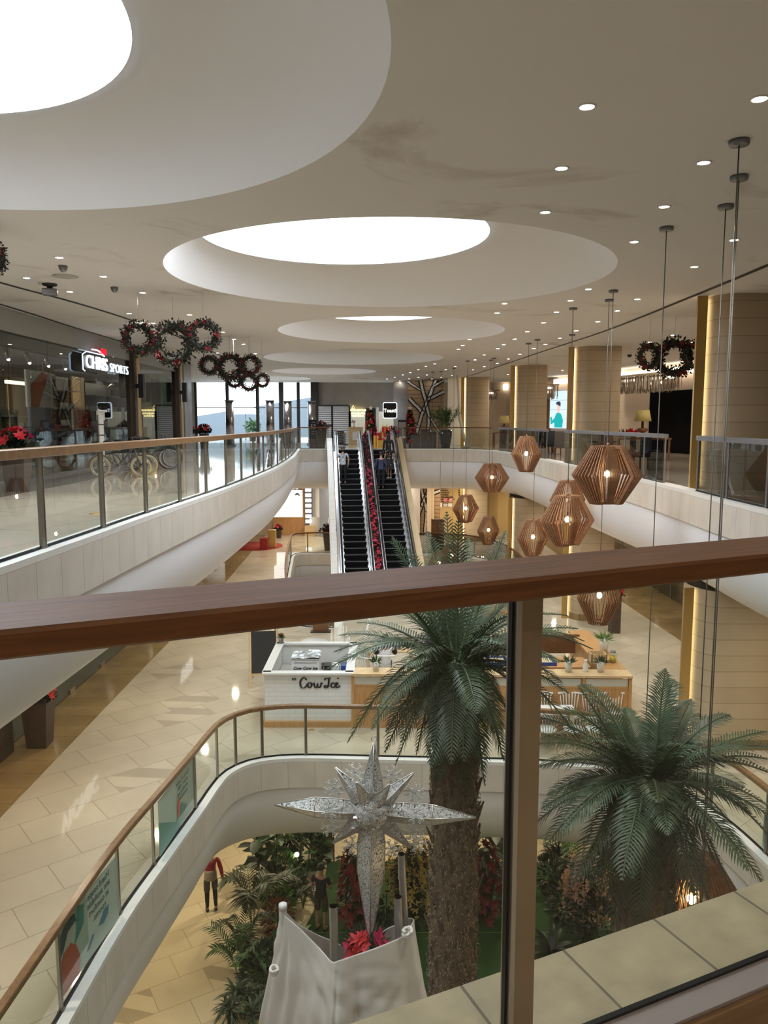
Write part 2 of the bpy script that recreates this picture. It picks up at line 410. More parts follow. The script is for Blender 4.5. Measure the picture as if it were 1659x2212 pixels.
# ================================================================ SETTING
def sweep(name, path, prof, m, closed=True, label=None, smooth=True, flip=False):
    """profile [(inward offset, z)] carried along a plan path; UV = metres"""
    offs = [offset_path(path, o, closed) for o, z in prof]
    k = len(path); n = len(prof); vs = []
    cum = [0]
    for i in range(k if closed else k-1): cum.append(cum[-1]+(V(path[(i+1) % k])-V(path[i])).length)
    vv = [0]
    for j in range(n-1): vv.append(vv[-1]+math.hypot(prof[j+1][0]-prof[j][0], prof[j+1][1]-prof[j][1]))
    for i in range(k):
        for j in range(n): vs.append((offs[j][i][0], offs[j][i][1], prof[j][1]))
    fs, uvs = [], []
    for i in range(k if closed else k-1):
        i2 = (i+1) % k
        for j in range(n-1):
            fs.append((i*n+j, i2*n+j, i2*n+j+1, i*n+j+1))
            uvs += [(cum[i], vv[j]), (cum[i+1], vv[j]), (cum[i+1], vv[j+1]), (cum[i], vv[j+1])]
    me = bpy.data.meshes.new(name); me.from_pydata(vs, [], fs); me.materials.append(m)
    ul = me.uv_layers.new(name='UVMap')
    for i, u in enumerate(uvs): ul.data[i].uv = u
    me.polygons.foreach_set('use_smooth', [smooth]*len(fs)); me.update()
    return struct(place(name, me), label)
def flat(name, outer, holes, z, m, label=None, down=False):
    polys = [[V((p[0], p[1], 0)) for p in outer]]+[[V((p[0], p[1], 0)) for p in h] for h in holes]
    allp = [p for q in polys for p in q]
    tri = tessellate_polygon(polys)
    me = bpy.data.meshes.new(name)
    fs = []
    for t in tri:
        a, b, c = (allp[i] for i in t)
        up = (b-a).cross(c-a).z > 0
        if abs((b-a).cross(c-a).z) < 1e-9: continue
        fs.append(tuple(t) if up != down else tuple(reversed(t)))
    me.from_pydata([(p.x, p.y, z) for p in allp], [], fs); me.materials.append(m); me.update()
    return struct(place(name, me), label)
def rect(x0, y0, x1, y1): return [(x0, y0), (x1, y0), (x1, y1), (x0, y1)]
def circle(cx, cy, r, n=96): return [(cx+r*math.cos(2*PI*i/n), cy+r*math.sin(2*PI*i/n)) for i in range(n)]
def sbox(name, c, d, m, label=None, rz=0):
    return struct(MB().box(c, d, rz).build(name, m), label)
HC = 3.88            # gallery ceiling
L1, L0 = -5.5, -11.0
V2 = smooth_path([(p[0], p[1], 0) for p in [(-2.6,.35),(-1.2,.95),(-.6,1.25),(.1,1.56),(.67,1.82),(1.06,1.99),(2.0,2.42),(3.4,3.2),(4.7,4.5),(5.5,6.3),(5.8,8.5),(5.9,12),(5.95,14),(6.05,16),(6.1,19),(6.0,22.5),(5.88,25.7),(5.75,30),(5.6,34),(5.3,36.5),(4.6,38.3),(3.6,39.0),(2,39.1),(-2,39.1),(-3.9,39.1),(-4.2,38.8),(-4.15,38),(-3.9,35),(-3.5,30),(-3.2,24),(-3.15,20),(-3.2,16),(-3.33,13),(-3.43,11),(-3.5,9),(-3.6,7),(-3.75,5),(-3.8,3),(-3.5,1.2)]], 5, True)
V1 = smooth_path([(p[0], p[1], 0) for p in [(-3.0,1.0),(0,.2),(3.5,1.2),(5.4,3.2),(6.0,6),(6.1,9),(5.95,11.5),(5.75,12.8),(5.35,13.8),(4.7,14.45),(3.6,14.75),(2.4,14.88),(0,15.0),(-1.25,15.07),(-2.05,15.05),(-2.65,14.85),(-3.0,14.4),(-3.12,13.8),(-3.2,13),(-3.38,11.5),(-3.55,10),(-3.62,8),(-3.68,5),(-3.6,2.5)]], 6, True)
V1B = smooth_path([(p[0], p[1], 0) for p in [(-3.2,26.2),(-2.75,25.5),(-2.2,25.3),(-1.75,25.35),(-1.75,27),(-2.05,31),(-2.55,37),(-2.75,39.7),(-4.2,39.8),(-4.6,39.2),(-4.45,37),(-4.1,33),(-3.75,30),(-3.4,27.5)]], 5, True)
V1C = smooth_path([(p[0], p[1], 0) for p in [(1.4,30),(2.5,28.8),(4.2,28.7),(5.4,30),(5.8,33),(5.5,36.5),(4.6,38.6),(3.4,39.5),(1.9,39.6),(1.55,37),(1.45,33)]], 5, True)

# --- upper floor slab: top, kerb, stone fascia, white soffit
K2 = offset_path(V2, .30, True)
flat('floor', rect(-14.4, -3, 16, 50.2), [K2], 0, M['tile_top'], 'upper gallery floor of glossy beige stone')
sweep('trim_1', V2, [(.305, .0), (.30, .012), (.0, .012), (0, -.06)], M['kerb'], True, 'white stone kerb along the upper floor edge', False)
sweep('trim_2', V2, [(0.0, -.06), (0, -.62)], M['stone'], True, 'pale stone fascia panels of the upper floor edge')
sweep('trim_3', V2, [(0, -.62), (.05, -.63), (.05, -.68), (.06, -.95), (.15, -1.35), (.34, -1.70), (.66, -1.97), (1.1, -2.11), (1.7, -2.15)], M['soffit2'], True, 'curved white soffit under the upper floor')
flat('ceiling.001', rect(-14.4, -3, 16, 50.2), [offset_path(V2, 1.7, True)], -2.15, M['soffit'], 'white ceiling of the middle floor', True)
# --- middle floor slab
flat('floor.001', rect(-14.4, -3, 16, 50.2), [offset_path(V1, .2, True), offset_path(V1B, .2, True), offset_path(V1C, .2, True)], L1, M['tile_mid'], 'middle floor of large cream stone tiles')
for nm, P in (('trim_4', V1), ('trim_5', V1B), ('trim_6', V1C)):
    z = L1
    sweep(nm, P, [(.205, z), (.20, z+.012), (0, z+.012), (0, z-.06)], M['kerb'], True, 'white stone kerb round an opening in the middle floor', False)
    sweep(nm+'1', P, [(0, z-.06), (0, z-.62)], M['stone'], True, 'stone fascia round an opening in the middle floor')
    sweep(nm+'2', P, [(0, z-.62), (.05, z-.63), (.05, z-.68), (.06, z-.95), (.15, z-1.35), (.34, z-1.70), (.66, z-1.97), (1.0, z-2.12), (1.2, z-2.15)], M['soffit'], True, 'curved soffit round an opening in the middle floor')
flat('ceiling.002', rect(-14.4, -3, 16, 50.2), [offset_path(V1, 1.2, True), offset_path(V1B, 1.2, True), offset_path(V1C, 1.2, True)], L1-2.15, M['soffit'], 'ceiling of the ground floor', True)
flat('floor.002', rect(-14.4, -3, 16, 50.2), [], L0, M['tile_low'], 'ground floor of warm cream stone')
# brown stone bands
struct(MB().prism([(-14.3,-2.9),(-6.72,-2.9),(-6.70,12.6),(-6.75,20),(-6.75,30),(-7.2,46.5),(-14.3,46.5)], L1, L1+.006).build('floor.003', M['brown_band']), 'brown stone floor band along the left shops')
struct(MB().prism([(9.3,8),(15.9,8),(15.9,46.5),(9.0,46.5),(9.1,30),(9.35,24)], L1, L1+.006).build('floor.004', M['brown_band']), 'brown stone floor band along the right shops')
struct(MB().prism([(-14.3,-2.9),(-7.1,-2.9),(-7.0,12),(-6.9,17.5),(-7.3,24),(-8.3,24.6),(-8.4,35),(-14.3,35)], 0, .006).build('floor.005', mat('dark_shop_floor', (.17,.145,.12), .15)), 'dark stone floor in front of the sports shop')

# --- ceiling with round recesses under skylights
M['wellwhite'] = mat('skylight_well', (.88, .89, .90), .7)
DOMES = [(-4.0,5.5,4.05,-4.2,6.0,2.25,4.48), (.1,13.6,3.75,-.65,13.1,2.37,4.42), (.2,22,3.15,-.1,21.8,1.9,4.40), (-1.2,31.1,3.55,-1.4,31,2.1,4.40), (-3.0,39.2,2.6,-3.1,39.2,1.5,4.35), (-6.6,45.6,2.3,-6.6,45.6,1.4,4.35)]
flat('ceiling', rect(-14.4, -3, 16, 50.2), [circle(d[0], d[1], d[2]) for d in DOMES], HC, M['ceil'], 'beige plaster ceiling with round recesses', True)
for i, (cx, cy, r, sx, sy, sr, sz) in enumerate(DOMES):
    rows = []
    for k in range(9):
        t = k/8; e = t
        rr = r+(sr-r)*e; z = HC+(sz-HC)*(1-(1-t)**2.1)
        rows.append([(cx+(sx-cx)*e+rr*math.cos(2*PI*j/96), cy+(sy-cy)*e+rr*math.sin(2*PI*j/96), z) for j in range(96)])
    rows.append([(sx+sr*math.cos(2*PI*j/96), sy+sr*math.sin(2*PI*j/96), sz+.85) for j in range(96)])
    rc = struct(MB().strip(rows, closed=True).build('ceiling_recess', [M['dome'], M['wellwhite']], fixn=True), 'smooth white recess round a skylight')
    for p in rc.data.polygons:
        if p.center.z > sz+.05: p.material_index = 1; p.use_smooth = False
    struct(flat('window_%d' % (i+1), circle(sx, sy, sr), [], sz+.84, M['sky1'], 'bright round skylight', True))
# dark slot lines in the ceiling
def slot(pts, name, w=.05):
    p = smooth_path([(a, b, HC-.004) for a, b in pts], 6)
    rows = [[q+V((0, 0, .0)) for q in offset_path(p, o)] for o in (-w, w)]
    rows = [[V((q.x, q.y, HC-.006)) for q in r] for r in rows]
    struct(MB().strip(rows).build(name, M['dark']), 'thin dark slot line in the ceiling')
slot([(6.0,6),(6.15,10),(6.19,12.8),(6.21,15.8),(6.17,21.3),(5.9,25.5),(5.65,28.9),(4.91,40.2),(4.6,44)], 'trim_7')
slot([(-7.6,9),(-6.97,14.3),(-6.58,16.5),(-6.29,19.4),(-6.1,24),(-6.3,32)], 'trim_8')
slot([(-8.35,9),(-8.25,17.4),(-8.3,21.1),(-8.3,26.2),(-8.6,35)], 'trim_9')
# --- outer walls
sbox('wall_near', (.8, -3.1, -3.2), (31, .2, 16.4), M['beige'])
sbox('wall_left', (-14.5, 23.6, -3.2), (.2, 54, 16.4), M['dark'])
sbox('wall_right', (16.1, 23.6, -3.2), (.2, 54, 16.4), M['beige'])
# far wall of the upper floor (concrete band over the shop fronts)
sbox('wall_far', (-.6, 50.3, 2.95), (7.5, .3, 1.86), M['concrete'], 'grey concrete band over the far shops')
sbox('wall_far.001', (1.55, 48.6, 1.94), (1.9, .3, 3.88), M['concrete'], 'grey concrete pier behind the square sign')
sbox('wall_far.002', (9.6, 50.3, 1.94), (13, .3, 3.88), M['beige'])
sbox('wall_far.003', (-.6, 53.4, 1.5), (8, .2, 3.2), mat('far_shop_wall', (.36,.33,.24), .8))
sbox('wall_far.004', (3.0, 46.9, 1.94), (1.1, .3, 3.88), M['beige'], 'beige pier left of the patterned wall')
# middle-floor far wall and ground-floor far wall
sbox('wall_far.005', (.8, 47.2, -3.83), (31, .2, 3.36), M['beige'])
sbox('wall_far.006', (.8, 40, -9.35), (31, .2, 3.4), M['beige'])
# warm beige wall beyond the right opening on the middle floor
sbox('wall_right.001', (5.6, 44.8, -3.83), (4.6, .3, 3.34), mat('warm_wall', (.52,.36,.15), .65), 'warm yellow-beige wall beyond the far opening')
sbox('wall_right.002', (7.4, 40.5, -3.83), (1.5, .3, 3.34), M['dark'], 'dark doorway between the columns of the middle floor')

# --- columns
def stadium(x0, x1, y0, y1, n=10):
    r = (y1-y0)/2; cy = (y0+y1)/2; rx = min(.38, r); pts = []
    for i in range(n+1):
        a = PI/2+PI*i/n
        pts.append((x0+rx+rx*math.cos(a), cy+r*math.sin(a)))
    pts += [(x1-.06, y0), (x1, y0+.06), (x1, y1-.06), (x1-.06, y1)]
    return pts
COLS = [(6.55,8.15,15.5,17.0), (6.48,7.95,26.1,27.6), (5.95,7.32,34.8,36.3), (4.62,5.95,43.9,45.3)]
for i, (x0, x1, y0, y1) in enumerate(COLS):
    c = empty('column', (x0, y0, 0)); c['kind'] = 'structure'
    c['label'] = ['stone column nearest on the right', 'second stone column along the right gallery', 'third stone column along the right gallery', 'farthest stone column along the right gallery'][i]
    st = [V((p[0]-x0, p[1]-y0, 0)) for p in stadium(x0, x1, y0, y1)]
    for z0, z1 in ((0, HC), (L1, -2.1)):
        b = sweep('column_shaft', st, [(0, z0), (0, z1)], M['col'], True, None, True); b.parent = c
        if z0 == L1:
            pl = sweep('column_plinth', st, [(.02, z0), (.02, z0+.22), (0, z0+.22)], M['brown_band'], True, None, False); pl.parent = c
        f = MB().box((-.13, .38, (z0+z1)/2), (.2, .05, z1-z0)).build('bronze_fin', M['gold'], c)
        l = MB().box((-.015, .46, (z0+z1)/2), (.035, .03, z1-z0-.1)).build('light_strip', M['led'], c)
# more column shafts of the ground floor under the right edge
c = empty('column', (6.6, 15.5, 0)); c['kind'] = 'structure'; c['label'] = 'ground floor stone column behind the right palm'
st = [V((p[0]-6.6, p[1]-15.5, 0)) for p in stadium(6.6, 8.2, 15.5, 17.0)]
b = sweep('column_shaft', st, [(0, L0), (0, L1-2.1)], M['col'], True); b.parent = c
MB().box((-.13, .38, -9.3), (.2, .05, 3.4)).build('bronze_fin', M['gold'], c)
MB().box((-.015, .42, -9.3), (.045, .03, 3.3)).build('light_strip', M['led'], c)


# ================================================================ BALUSTRADES
def balustrade(path, z, rail_m, post_m, label, step=1.75, h=1.1, rail=(.10, .07), post=(.05, .022), glass='glass', group=None, base=True, rname='handrail', at=None):
    path = [V((p[0], p[1], z)) for p in path]
    o = empty('glass_balustrade', path[len(path)//2], 0, label, 'railing', group or 'glass balustrades'); org = path[len(path)//2]
    P = [p-org for p in path]
    fine = resample(P, .3)
    # handrail: rounded rectangle swept along the path
    w, t = rail[0]/2, rail[1]
    prof = [(-w, h-t), (-w*.9, h-t*1.05), (w*.9, h-t*1.05), (w, h-t), (w, h-.012), (w*.85, h), (-w*.85, h), (-w, h-.012)]
    rows = [offset_path(fine, a) for a, b in prof]
    rws = [[V((q.x, q.y, b)) for q in r] for r, (a, b) in zip(rows, prof)]
    mb = MB(); rws2 = [list(x) for x in zip(*rws)]
    mb.strip(rws2, smooth=False, closed=True)
    n = len(prof); mb.f.append(tuple(range(n))); mb.m.append(0); mb.sm.append(False)
    e = (len(rws2)-1)*n; mb.f.append(tuple(e+i for i in range(n))); mb.m.append(0); mb.sm.append(False)
    mb.build(rname, rail_m, o)
    posts = resample(P, step)
    if at:
        ids = sorted({min(range(len(fine)), key=lambda k: (fine[k]-(V((q[0], q[1], z))-org)).length) for q in at}); posts = [fine[k] for k in ids]
    for i, p in enumerate(posts):
        a = posts[max(i-1, 0)]; b = posts[min(i+1, len(posts)-1)]; d = (b-a).normalized(); rz = math.atan2(d.y, d.x)
        m = MB(); m.box((0, 0, (h-t)/2), (post[0], post[1], h-t)); m.box((post[0]*.65, 0, (h-t)/2), (.008, post[1]*1.3, h-t), 0, 1); m.box((0, 0, .01), (post[0]*1.5, post[1]*3, .02))
        m.build('post', [post_m, M['steel']], o, p, (0, 0, rz))
    # glass panes between posts follow the curve
    cum = 0
    for i in range(len(posts)-1):
        a, b = posts[i], posts[i+1]
        ia = min(range(len(fine)), key=lambda k: (fine[k]-a).length); ib = min(range(len(fine)), key=lambda k: (fine[k]-b).length)
        seg = [a]+fine[ia+1:ib]+[b]
        d0 = (seg[1]-seg[0]).normalized(); d1 = (seg[-1]-seg[-2]).normalized()
        seg[0] = seg[0]+d0*.035; seg[-1] = seg[-1]-d1*.035
        m = MB(); m.strip([[q+V((0, 0, .02)) for q in seg], [q+V((0, 0, h-t-.01)) for q in seg]], smooth=True)
        m.build('glass_panel', M[glass], o)
    if base:
        m = MB(); m.strip([[q+V((0, 0, .014)) for q in offset_path(fine, s)] for s in (-.03, .03)]); m.strip([[q+V((0, 0, zz)) for q in fine] for zz in (.0, .04)])
        m.build('base_channel', M['black'], o)
    return o
def part_of(P, lo, hi, off):
    """run of the closed edge path between two indices, shifted onto the slab"""
    q = offset_path(P, off, True); k = len(q)
    out = []; i = lo
    while i % k != hi % k: out.append(q[i % k]); i += 1
    out.append(q[hi % k]); return out
def near_i(P, x, y): return min(range(len(P)), key=lambda i: (P[i][0]-x)**2+(P[i][1]-y)**2)

# left gallery: from the far corner round to the near left
G2 = .16
pl = part_of(V2, near_i(V2, -4.2, 38.8), near_i(V2, -3.7, 5.0), G2)[::-1]
balustrade(pl, 0, M['rail_wood2'], M['postgrey'], 'long curved glass balustrade with wooden handrail on the upper left gallery', 1.62, rail=(.12, .10), post=(.085, .03))
# far edge left and right of the escalators
e0 = near_i(V2, -4.2, 38.8)
balustrade([(-4.25, 39.15), (-3.6, 39.28), (-2.85, 39.28)], 0, M['rail_wood'], M['bronze_steel'], 'short glass balustrade left of the escalator top landing', 1.0, rail=(.07, .05))
balustrade([(.95, 39.28), (2.4, 39.28), (3.6, 39.2), (4.65, 38.5), (5.2, 37.3)], 0, M['rail_wood'], M['bronze_steel'], 'glass balustrade with dark handrail right of the escalator top landing', 1.6, rail=(.07, .05))
for (a, b, lab) in ((36.9, 27.75, 'grey-topped glass balustrade between the third and second columns'), (26.0, 17.1, 'grey-topped glass balustrade between the second column and the nearest one'), (15.35, 9.0, 'grey-topped glass balustrade in front of the nearest column at the right edge')):
    pa = [p for p in offset_path(V2, G2, True) if p[0] > 5 and b <= p[1] <= a]
    pa.sort(key=lambda p: p[1])
    balustrade(pa, 0, M['greymetal'], M['greymetal'], lab, 1.5, rail=(.12, .09), post=(.04, .02), glass='glass_dark')
# middle floor: round the big opening
pm = part_of(V1, near_i(V1, 5.9, 3.6), near_i(V1, -3.66, 4.0), .17)
at_ = [onz(px, py, L1) for px, py in ((112, 2195), (258, 1984), (342, 1858), (422, 1738), (459, 1674), (494, 1644), (565, 1628), (660, 1628), (820, 1632))]+[V((-3.85, y, L1)) for y in (4.2, 5.4, 6.7)]+[V((x, y, L1)) for x, y in ((1.5, 15), (2.9, 15), (4.3, 14.8), (5.3, 14.1), (5.9, 13), (6.1, 11.6), (6.2, 10.2), (6.25, 8.8), (6.2, 7.2), (6.1, 5.6), (5.9, 3.7))]
balustrade(pm, L1, M['rail_wood2'], M['postgrey'], 'glass balustrade with wooden handrail round the big opening of the middle floor', 1.28, rail=(.10, .075), post=(.05, .025), at=at_)
pb = part_of(V1B, near_i(V1B, -2.75, 39.7), near_i(V1B, -1.8, 25.3), .15)
balustrade(pb, L1, M['rail_wood'], M['bronze_steel'], 'curved glass balustrade round the stairwell left of the escalators', 1.5, rail=(.09, .07))
pc = part_of(V1C, near_i(V1C, 2.5, 28.8), near_i(V1C, 1.9, 39.6), .15)
balustrade(pc, L1, M['rail_wood'], M['bronze_steel'], 'curved glass balustrade round the far opening behind the lanterns', 1.6, rail=(.09, .07), glass='glass_dark')

M['near_glass'] = glass_mat('near_glass', (.95, .97, .955), 1.3)
# near balustrade, right in front of the viewer
B0, BD = V((0, 1.30, 0)), V((.911, .412, 0)).normalized(); BN = V((-BD.y, BD.x, 0))
nb = empty('glass_balustrade', B0, math.atan2(BD.y, BD.x), 'wide dark wooden handrail on bronze posts across the foreground', 'railing')
def xpost(px, py):
    r = _ray(px, py); t = (B0.dot(BN))/(V((r.x, r.y, 0)).dot(BN)); return (V((r.x*t, r.y*t, 0))-B0).dot(BD)
hw, hh = .093, .036
prof = [(-hw, 1.1-hh), (-hw+.012, 1.1-hh-.006), (hw-.012, 1.1-hh-.006), (hw, 1.1-hh), (hw, 1.1-.006), (hw-.008, 1.1), (-hw+.008, 1.1), (-hw, 1.1-.006)]
mb = MB(); mb.strip([[(s, a, b) for a, b in prof] for s in (-2.6, 3.0)], smooth=False, closed=True)
mb.build('handrail', M['rail_wood'], nb)
sp = xpost(1136, 1500)
for s in (sp-2.05, sp):
    m = MB(); m.box((0, 0, .56), (.048, .03, 1.01), 0, 0); m.box((-.029, .0, .56), (.010, .034, 1.01), 0, 1); m.box((-.036, 0, .56), (.006, .012, 1.01), 0, 2); m.box((0, 0, .065), (.07, .05, .012)); m.box((0, 0, 1.055), (.08, .04, .008))
    m.build('post', [M['bronze_steel'], M['steel'], M['black']], nb, (s, 0.0, 0))
for a, b in ((sp-2.0, sp-.045), (sp+.03, sp+1.9)):
    MB().box(((a+b)/2, 0, .575), (b-a, .008, .96)).build('glass_panel', M['near_glass'], nb)
# stone ledge under it, and the channel on the viewer's side
lg = brick_mat('ledge_stone', (.60, .51, .34), (.64, .55, .375), (.25, .21, .15), .285, 3, .004, .6, 0, noise=.16, nsc=11)
struct(MB().box((.2, .10, .03), (5.2, .215, .14)).build('trim_10', lg, None, B0, (0, 0, nb.rotation_euler[2])), 'stone ledge tiles outside the near glass')
MB().box((.2, -.008, .100), (5.2, .012, .014)).build('seal', M['black'], nb)
MB().box((.2, -.045, .05), (5.2, .062, .1)).build('base_channel', mat('channel_metal', (.50,.46,.47), .35, .5), nb)
struct(MB().box((.2, -.083, .045), (5.2, .012, .09)).build('baseboard_near', wood_mat('kerb_face', (.20,.11,.05), (.30,.18,.09), (1,20,20), .5), None, B0, (0, 0, nb.rotation_euler[2])), 'brown face of the kerb under the near glass')

# ================================================================ ESCALATORS
ED = V((.088, -1, 0)).normalized(); ES = V((-ED.y, ED.x, 0))     # down-run direction; sideways (to the right seen from here)
SL = math.tan(R(30)); RUN = 5.5/SL
ETOP = {0: V((-1.80, 38.6, 0)), 1: V((-.13, 38.6, 0))}
def esc_pt(k, s, side=0, dz=0):
    return ETOP[k]+ED*s+ES*side+V((0, 0, -SL*s+dz if 0 <= s <= RUN else (0 if s < 0 else -5.5)+dz))
def escalator(k, label):
    o = empty('escalator', ETOP[k], math.atan2(ED.y, ED.x), label, 'escalator', 'escalators')
    # local frame: +x down-run, y sideways
    zf = lambda s: 0 if s < 0 else (-SL*s if s < RUN else -5.5)
    st = MB(); tread, rise = .37, .37*SL
    st.box((tread/2, 0, -rise/2-.02), (tread, .98, rise), 0, 0); st.box((tread-.006, 0, -.022), (.014, .98, .012), 0, 1)
    me = st.mesh('step', [M['stepblack'], mat('step_edge_%d' % k, (.42, .44, .45), .4, .5)])
    n = int(RUN/tread)
    for i in range(n): place('step', me, o, (i*tread, 0, -i*rise))
    ss = [-1.0, -.6, -.3, 0, .3]+[.3+(RUN-.6)*i/8 for i in range(1, 8)]+[RUN-.3, RUN, RUN+.4, RUN+1.2]
    def zc(s):   # smoothed top line
        return (zf(s-.3)+zf(s)+zf(s+.3))/3
    for sg in (-1, 1):
        y = sg*.60
        m = MB(); m.strip([[(s, y, zc(s)+a) for s in ss] for a in (-.05, .80)], smooth=False)
        m.strip([[(s, y-sg*.05, zc(s)+a) for s in ss] for a in (-.05, .76)], smooth=False)
        m.build('balustrade_panel', M['chrome'], o)
        m = MB(); m.strip([[(s, y+a, zc(s)+b) for s in ss] for a, b in ((-.14, .0), (-.14, .07), (.14, .07), (.14, -.25))], smooth=False)
        m.build('skirt', M['chrome'], o)
        path = [(s, y, zc(s)+.93) for s in ss]
        a = PI
        newel = [(-1.0+.0-.40*math.sin(PI*i/6), y, .53+.40*math.cos(PI*i/6)) for i in range(7)][::-1]
        newel2 = [(RUN+1.2+.40*math.sin(PI*i/6), y, -5.5+.53+.40*math.cos(PI*i/6)) for i in range(7)]
        MB().tube(newel[:-1]+path+newel2[1:], .042, 8).build('moving_handrail', M['blackgloss'], o)
        m = MB(); m.strip([[(s, y+b, zc(s)+c) for s in ss] for b, c in ((-.06, .80), (-.06, .885), (.06, .885), (.06, .80))], smooth=False)
        for e, zz, q in ((-1.0, 0, -1), (RUN+1.2, -5.5, 1)):
            m.strip([[(e+q*.38*math.sin(PI*i/8), y+b, zz+.53+.36*math.cos(PI*i/8)) for i in range(9)] for b in (-.06, .06)])
            m.add([(e, y, zz+.0)]+[(e+q*.38*math.sin(PI*i/8), y, zz+.53+.36*math.cos(PI*i/8)) for i in range(9)], [(0, i, i+1) for i in range(1, 9)])
        m.build('deck_trim', M['chrome'], o)
    MB().box((-.55, 0, -.03), (1.1, .98, .06)).build('comb_plate', M['steel'], o)
    MB().box((RUN+.6, 0, -5.47), (1.2, .98, .06)).build('comb_plate', M['steel'], o)
    m = MB(); m.strip([[(s, b, zc(s)+c) for s in ss[2:-2]] for b, c in ((-.72, -.05), (-.72, -1.0), (.72, -1.0), (.72, -.05))], smooth=False)
    m.build('truss_cladding', M['white'], o)
    return o
escalator(0, 'left escalator with black steps, carrying a man in a white shirt down')
escalator(1, 'right escalator with black steps, carrying people up')
# stone flanks either side
for side, lab, k in ((-1, 'pale tiled flank wall left of the escalators', 0), (1, 'beige stone flank wall right of the escalators', 1)):
    y = side*.92
    o = empty('escalator_flank', ETOP[k], math.atan2(ED.y, ED.x)); 
    m = MB(); ss = [-.5, 0, RUN, RUN+.8]
    tops = [.55, .40, -5.5+.40, -5.5+.36]; bots = [-1.0, -1.2, -5.5-.2, -5.5]
    rows = []
    for s, a, b in zip(ss, tops, bots): rows.append([(s, y-.13, b), (s, y-.13, a), (s, y+.13, a), (s, y+.13, b)])
    m.strip(rows, smooth=False, closed=True); m.f += [(0, 1, 2, 3), (12, 13, 14, 15)]; m.m += [0, 0]; m.sm += [False]*2
    fl = m.build('flank', brick_mat('flank_tile_%d' % k, (.66,.64,.58) if k == 0 else (.56,.44,.26), (.70,.68,.62) if k == 0 else (.60,.48,.29), (.5,.47,.42), .4, .25, .006, .4, .0, noise=.03), o)
    tag(o, lab, 'wall'); o['kind'] = 'structure'; o.name = 'wall_escalator'

# flower strip between the escalators
o = empty('poinsettia_planter', ETOP[0]+ES*.83, math.atan2(ED.y, ED.x), 'sloping strip of red poinsettias between the two escalators', 'planter')
FLOWER_STRIP = o
m = MB(); ss = [.1, RUN]
m.strip([[(s, b, -SL*s+c) for s in ss] for b, c in ((-.17, -.3), (-.17, .72), (.17, .72), (.17, -.3))], smooth=False); m.build('trough', M['darkbrown'], o)
# ================================================================ HANGING LANTERNS
def lantern_shade():
    """meridional wooden slats, each a bent half-hexagon frame, wide on the x axis and slim on y"""
    m = MB(); N = 54; H = .575; w = .055
    for i in range(N):
        a = 2*PI*(i+.5)/N
        gap = abs(math.cos(a))
        ca, sa = math.cos(a), math.sin(a)
        rho = .40+.30*abs(ca)**1.2
        if sa < -.80: rho = .26+.10*abs(ca)      # recessed mouth through which the bulb shows
        rt = rho*.47
        out = [(.0, H), (rt, H), (rho, 0), (rt, -H), (.0, -H)]
        inn = [(.0, H-w), (rt-w*.5, H-w), (rho-w*1.2, 0), (rt-w*.5, -H+w), (.0, -H+w)]
        t = .006
        vs = []
        for s in (-t, t):
            for r, z in out+inn: vs.append((r*ca-s*sa, r*sa+s*ca, z))
        n = 5; fs = []
        for j in range(4):
            fs += [(j, j+1, n+j+1, n+j), (10+j+1, 10+j, 10+n+j, 10+n+j+1), (j+1, j, 10+j, 10+j+1), (n+j, n+j+1, 10+n+j+1, 10+n+j)]
        m.add(vs, fs)
    m.lathe([(.03, H-.02), (.03, H+.04), (.012, H+.06)], n=10)
    return m.mesh('shade', M['lampwood'])
LS = lantern_shade()
BULB = MB().ball((0, 0, .02), .055, 12, 0, 1.25).mesh('bulb', M['bulb'])
SOCK = MB().cyl((0, 0, .08), (0, 0, .19), .022, .022, 10).mesh('socket', M['black'])
CANOPY = MB().lathe([(.085, -.045), (.09, -.03), (.09, 0)], n=18).mesh('canopy', M['greymetal'])
LANT = [ # canopy px, lamp centre px, turn, label
 ((1325,627), (1312,1026), 4, 'wide slatted wooden lantern hanging biggest in view by the right gallery railing'),
 ((1238,665), (1225,1124), 38, 'wooden slatted lantern overlapping the bottom of a smaller one, above the near handrail'),
 ((1236,722), (1224,1080), 62, 'wooden lantern half hidden behind the lantern just below it'),
 ((1142,741), (1137,981), 88, 'narrow-looking wooden lantern hanging in front of the second railing bay'),
 ((1067,773), (1057,1032), 0, 'hexagonal wooden lantern against the white soffit, far from the railing'),
 ((1010,779), (1004,1099), 60, 'wooden lantern beside the directory wall above the palm fronds'),
 ((1061,777), (1060,1146), 80, 'small wooden lantern low in front of the far curved glass railing'),
 ((1161,733), (1150,1161), 68, 'wooden lantern just above the handrail, in front of the middle floor column'),
 ((1316,647), (1297,1288), 72, 'wooden lantern seen just under the near handrail'),
 ((1568,443), (1500,1945), 200, 'wooden lantern low behind the near stone ledge, seen from above'),
 ((1597,380), (1526,2230), 0, 'wooden lantern hidden low behind the ledge on the long cable nearest the edge'),
 ((1597,303), (1522,2330), 20, 'wooden lantern hidden lowest behind the ledge, on the cable closest to the viewer'),
 ((1440,491), (1446,2105), 50, 'wooden lantern hidden in the right palm on a single long cable'),
 ((981,795), (967,1200), 20, 'far lantern glimpsed behind the tallest palm frond'),
 ((953,802), (944,1215), 50, 'far lantern low behind the palm, on the left of a pair of thin cables'),
 ((935,803), (930,1300), 10, 'far lantern behind the palm beside the escalator flank wall'),
]
LAMPS = []
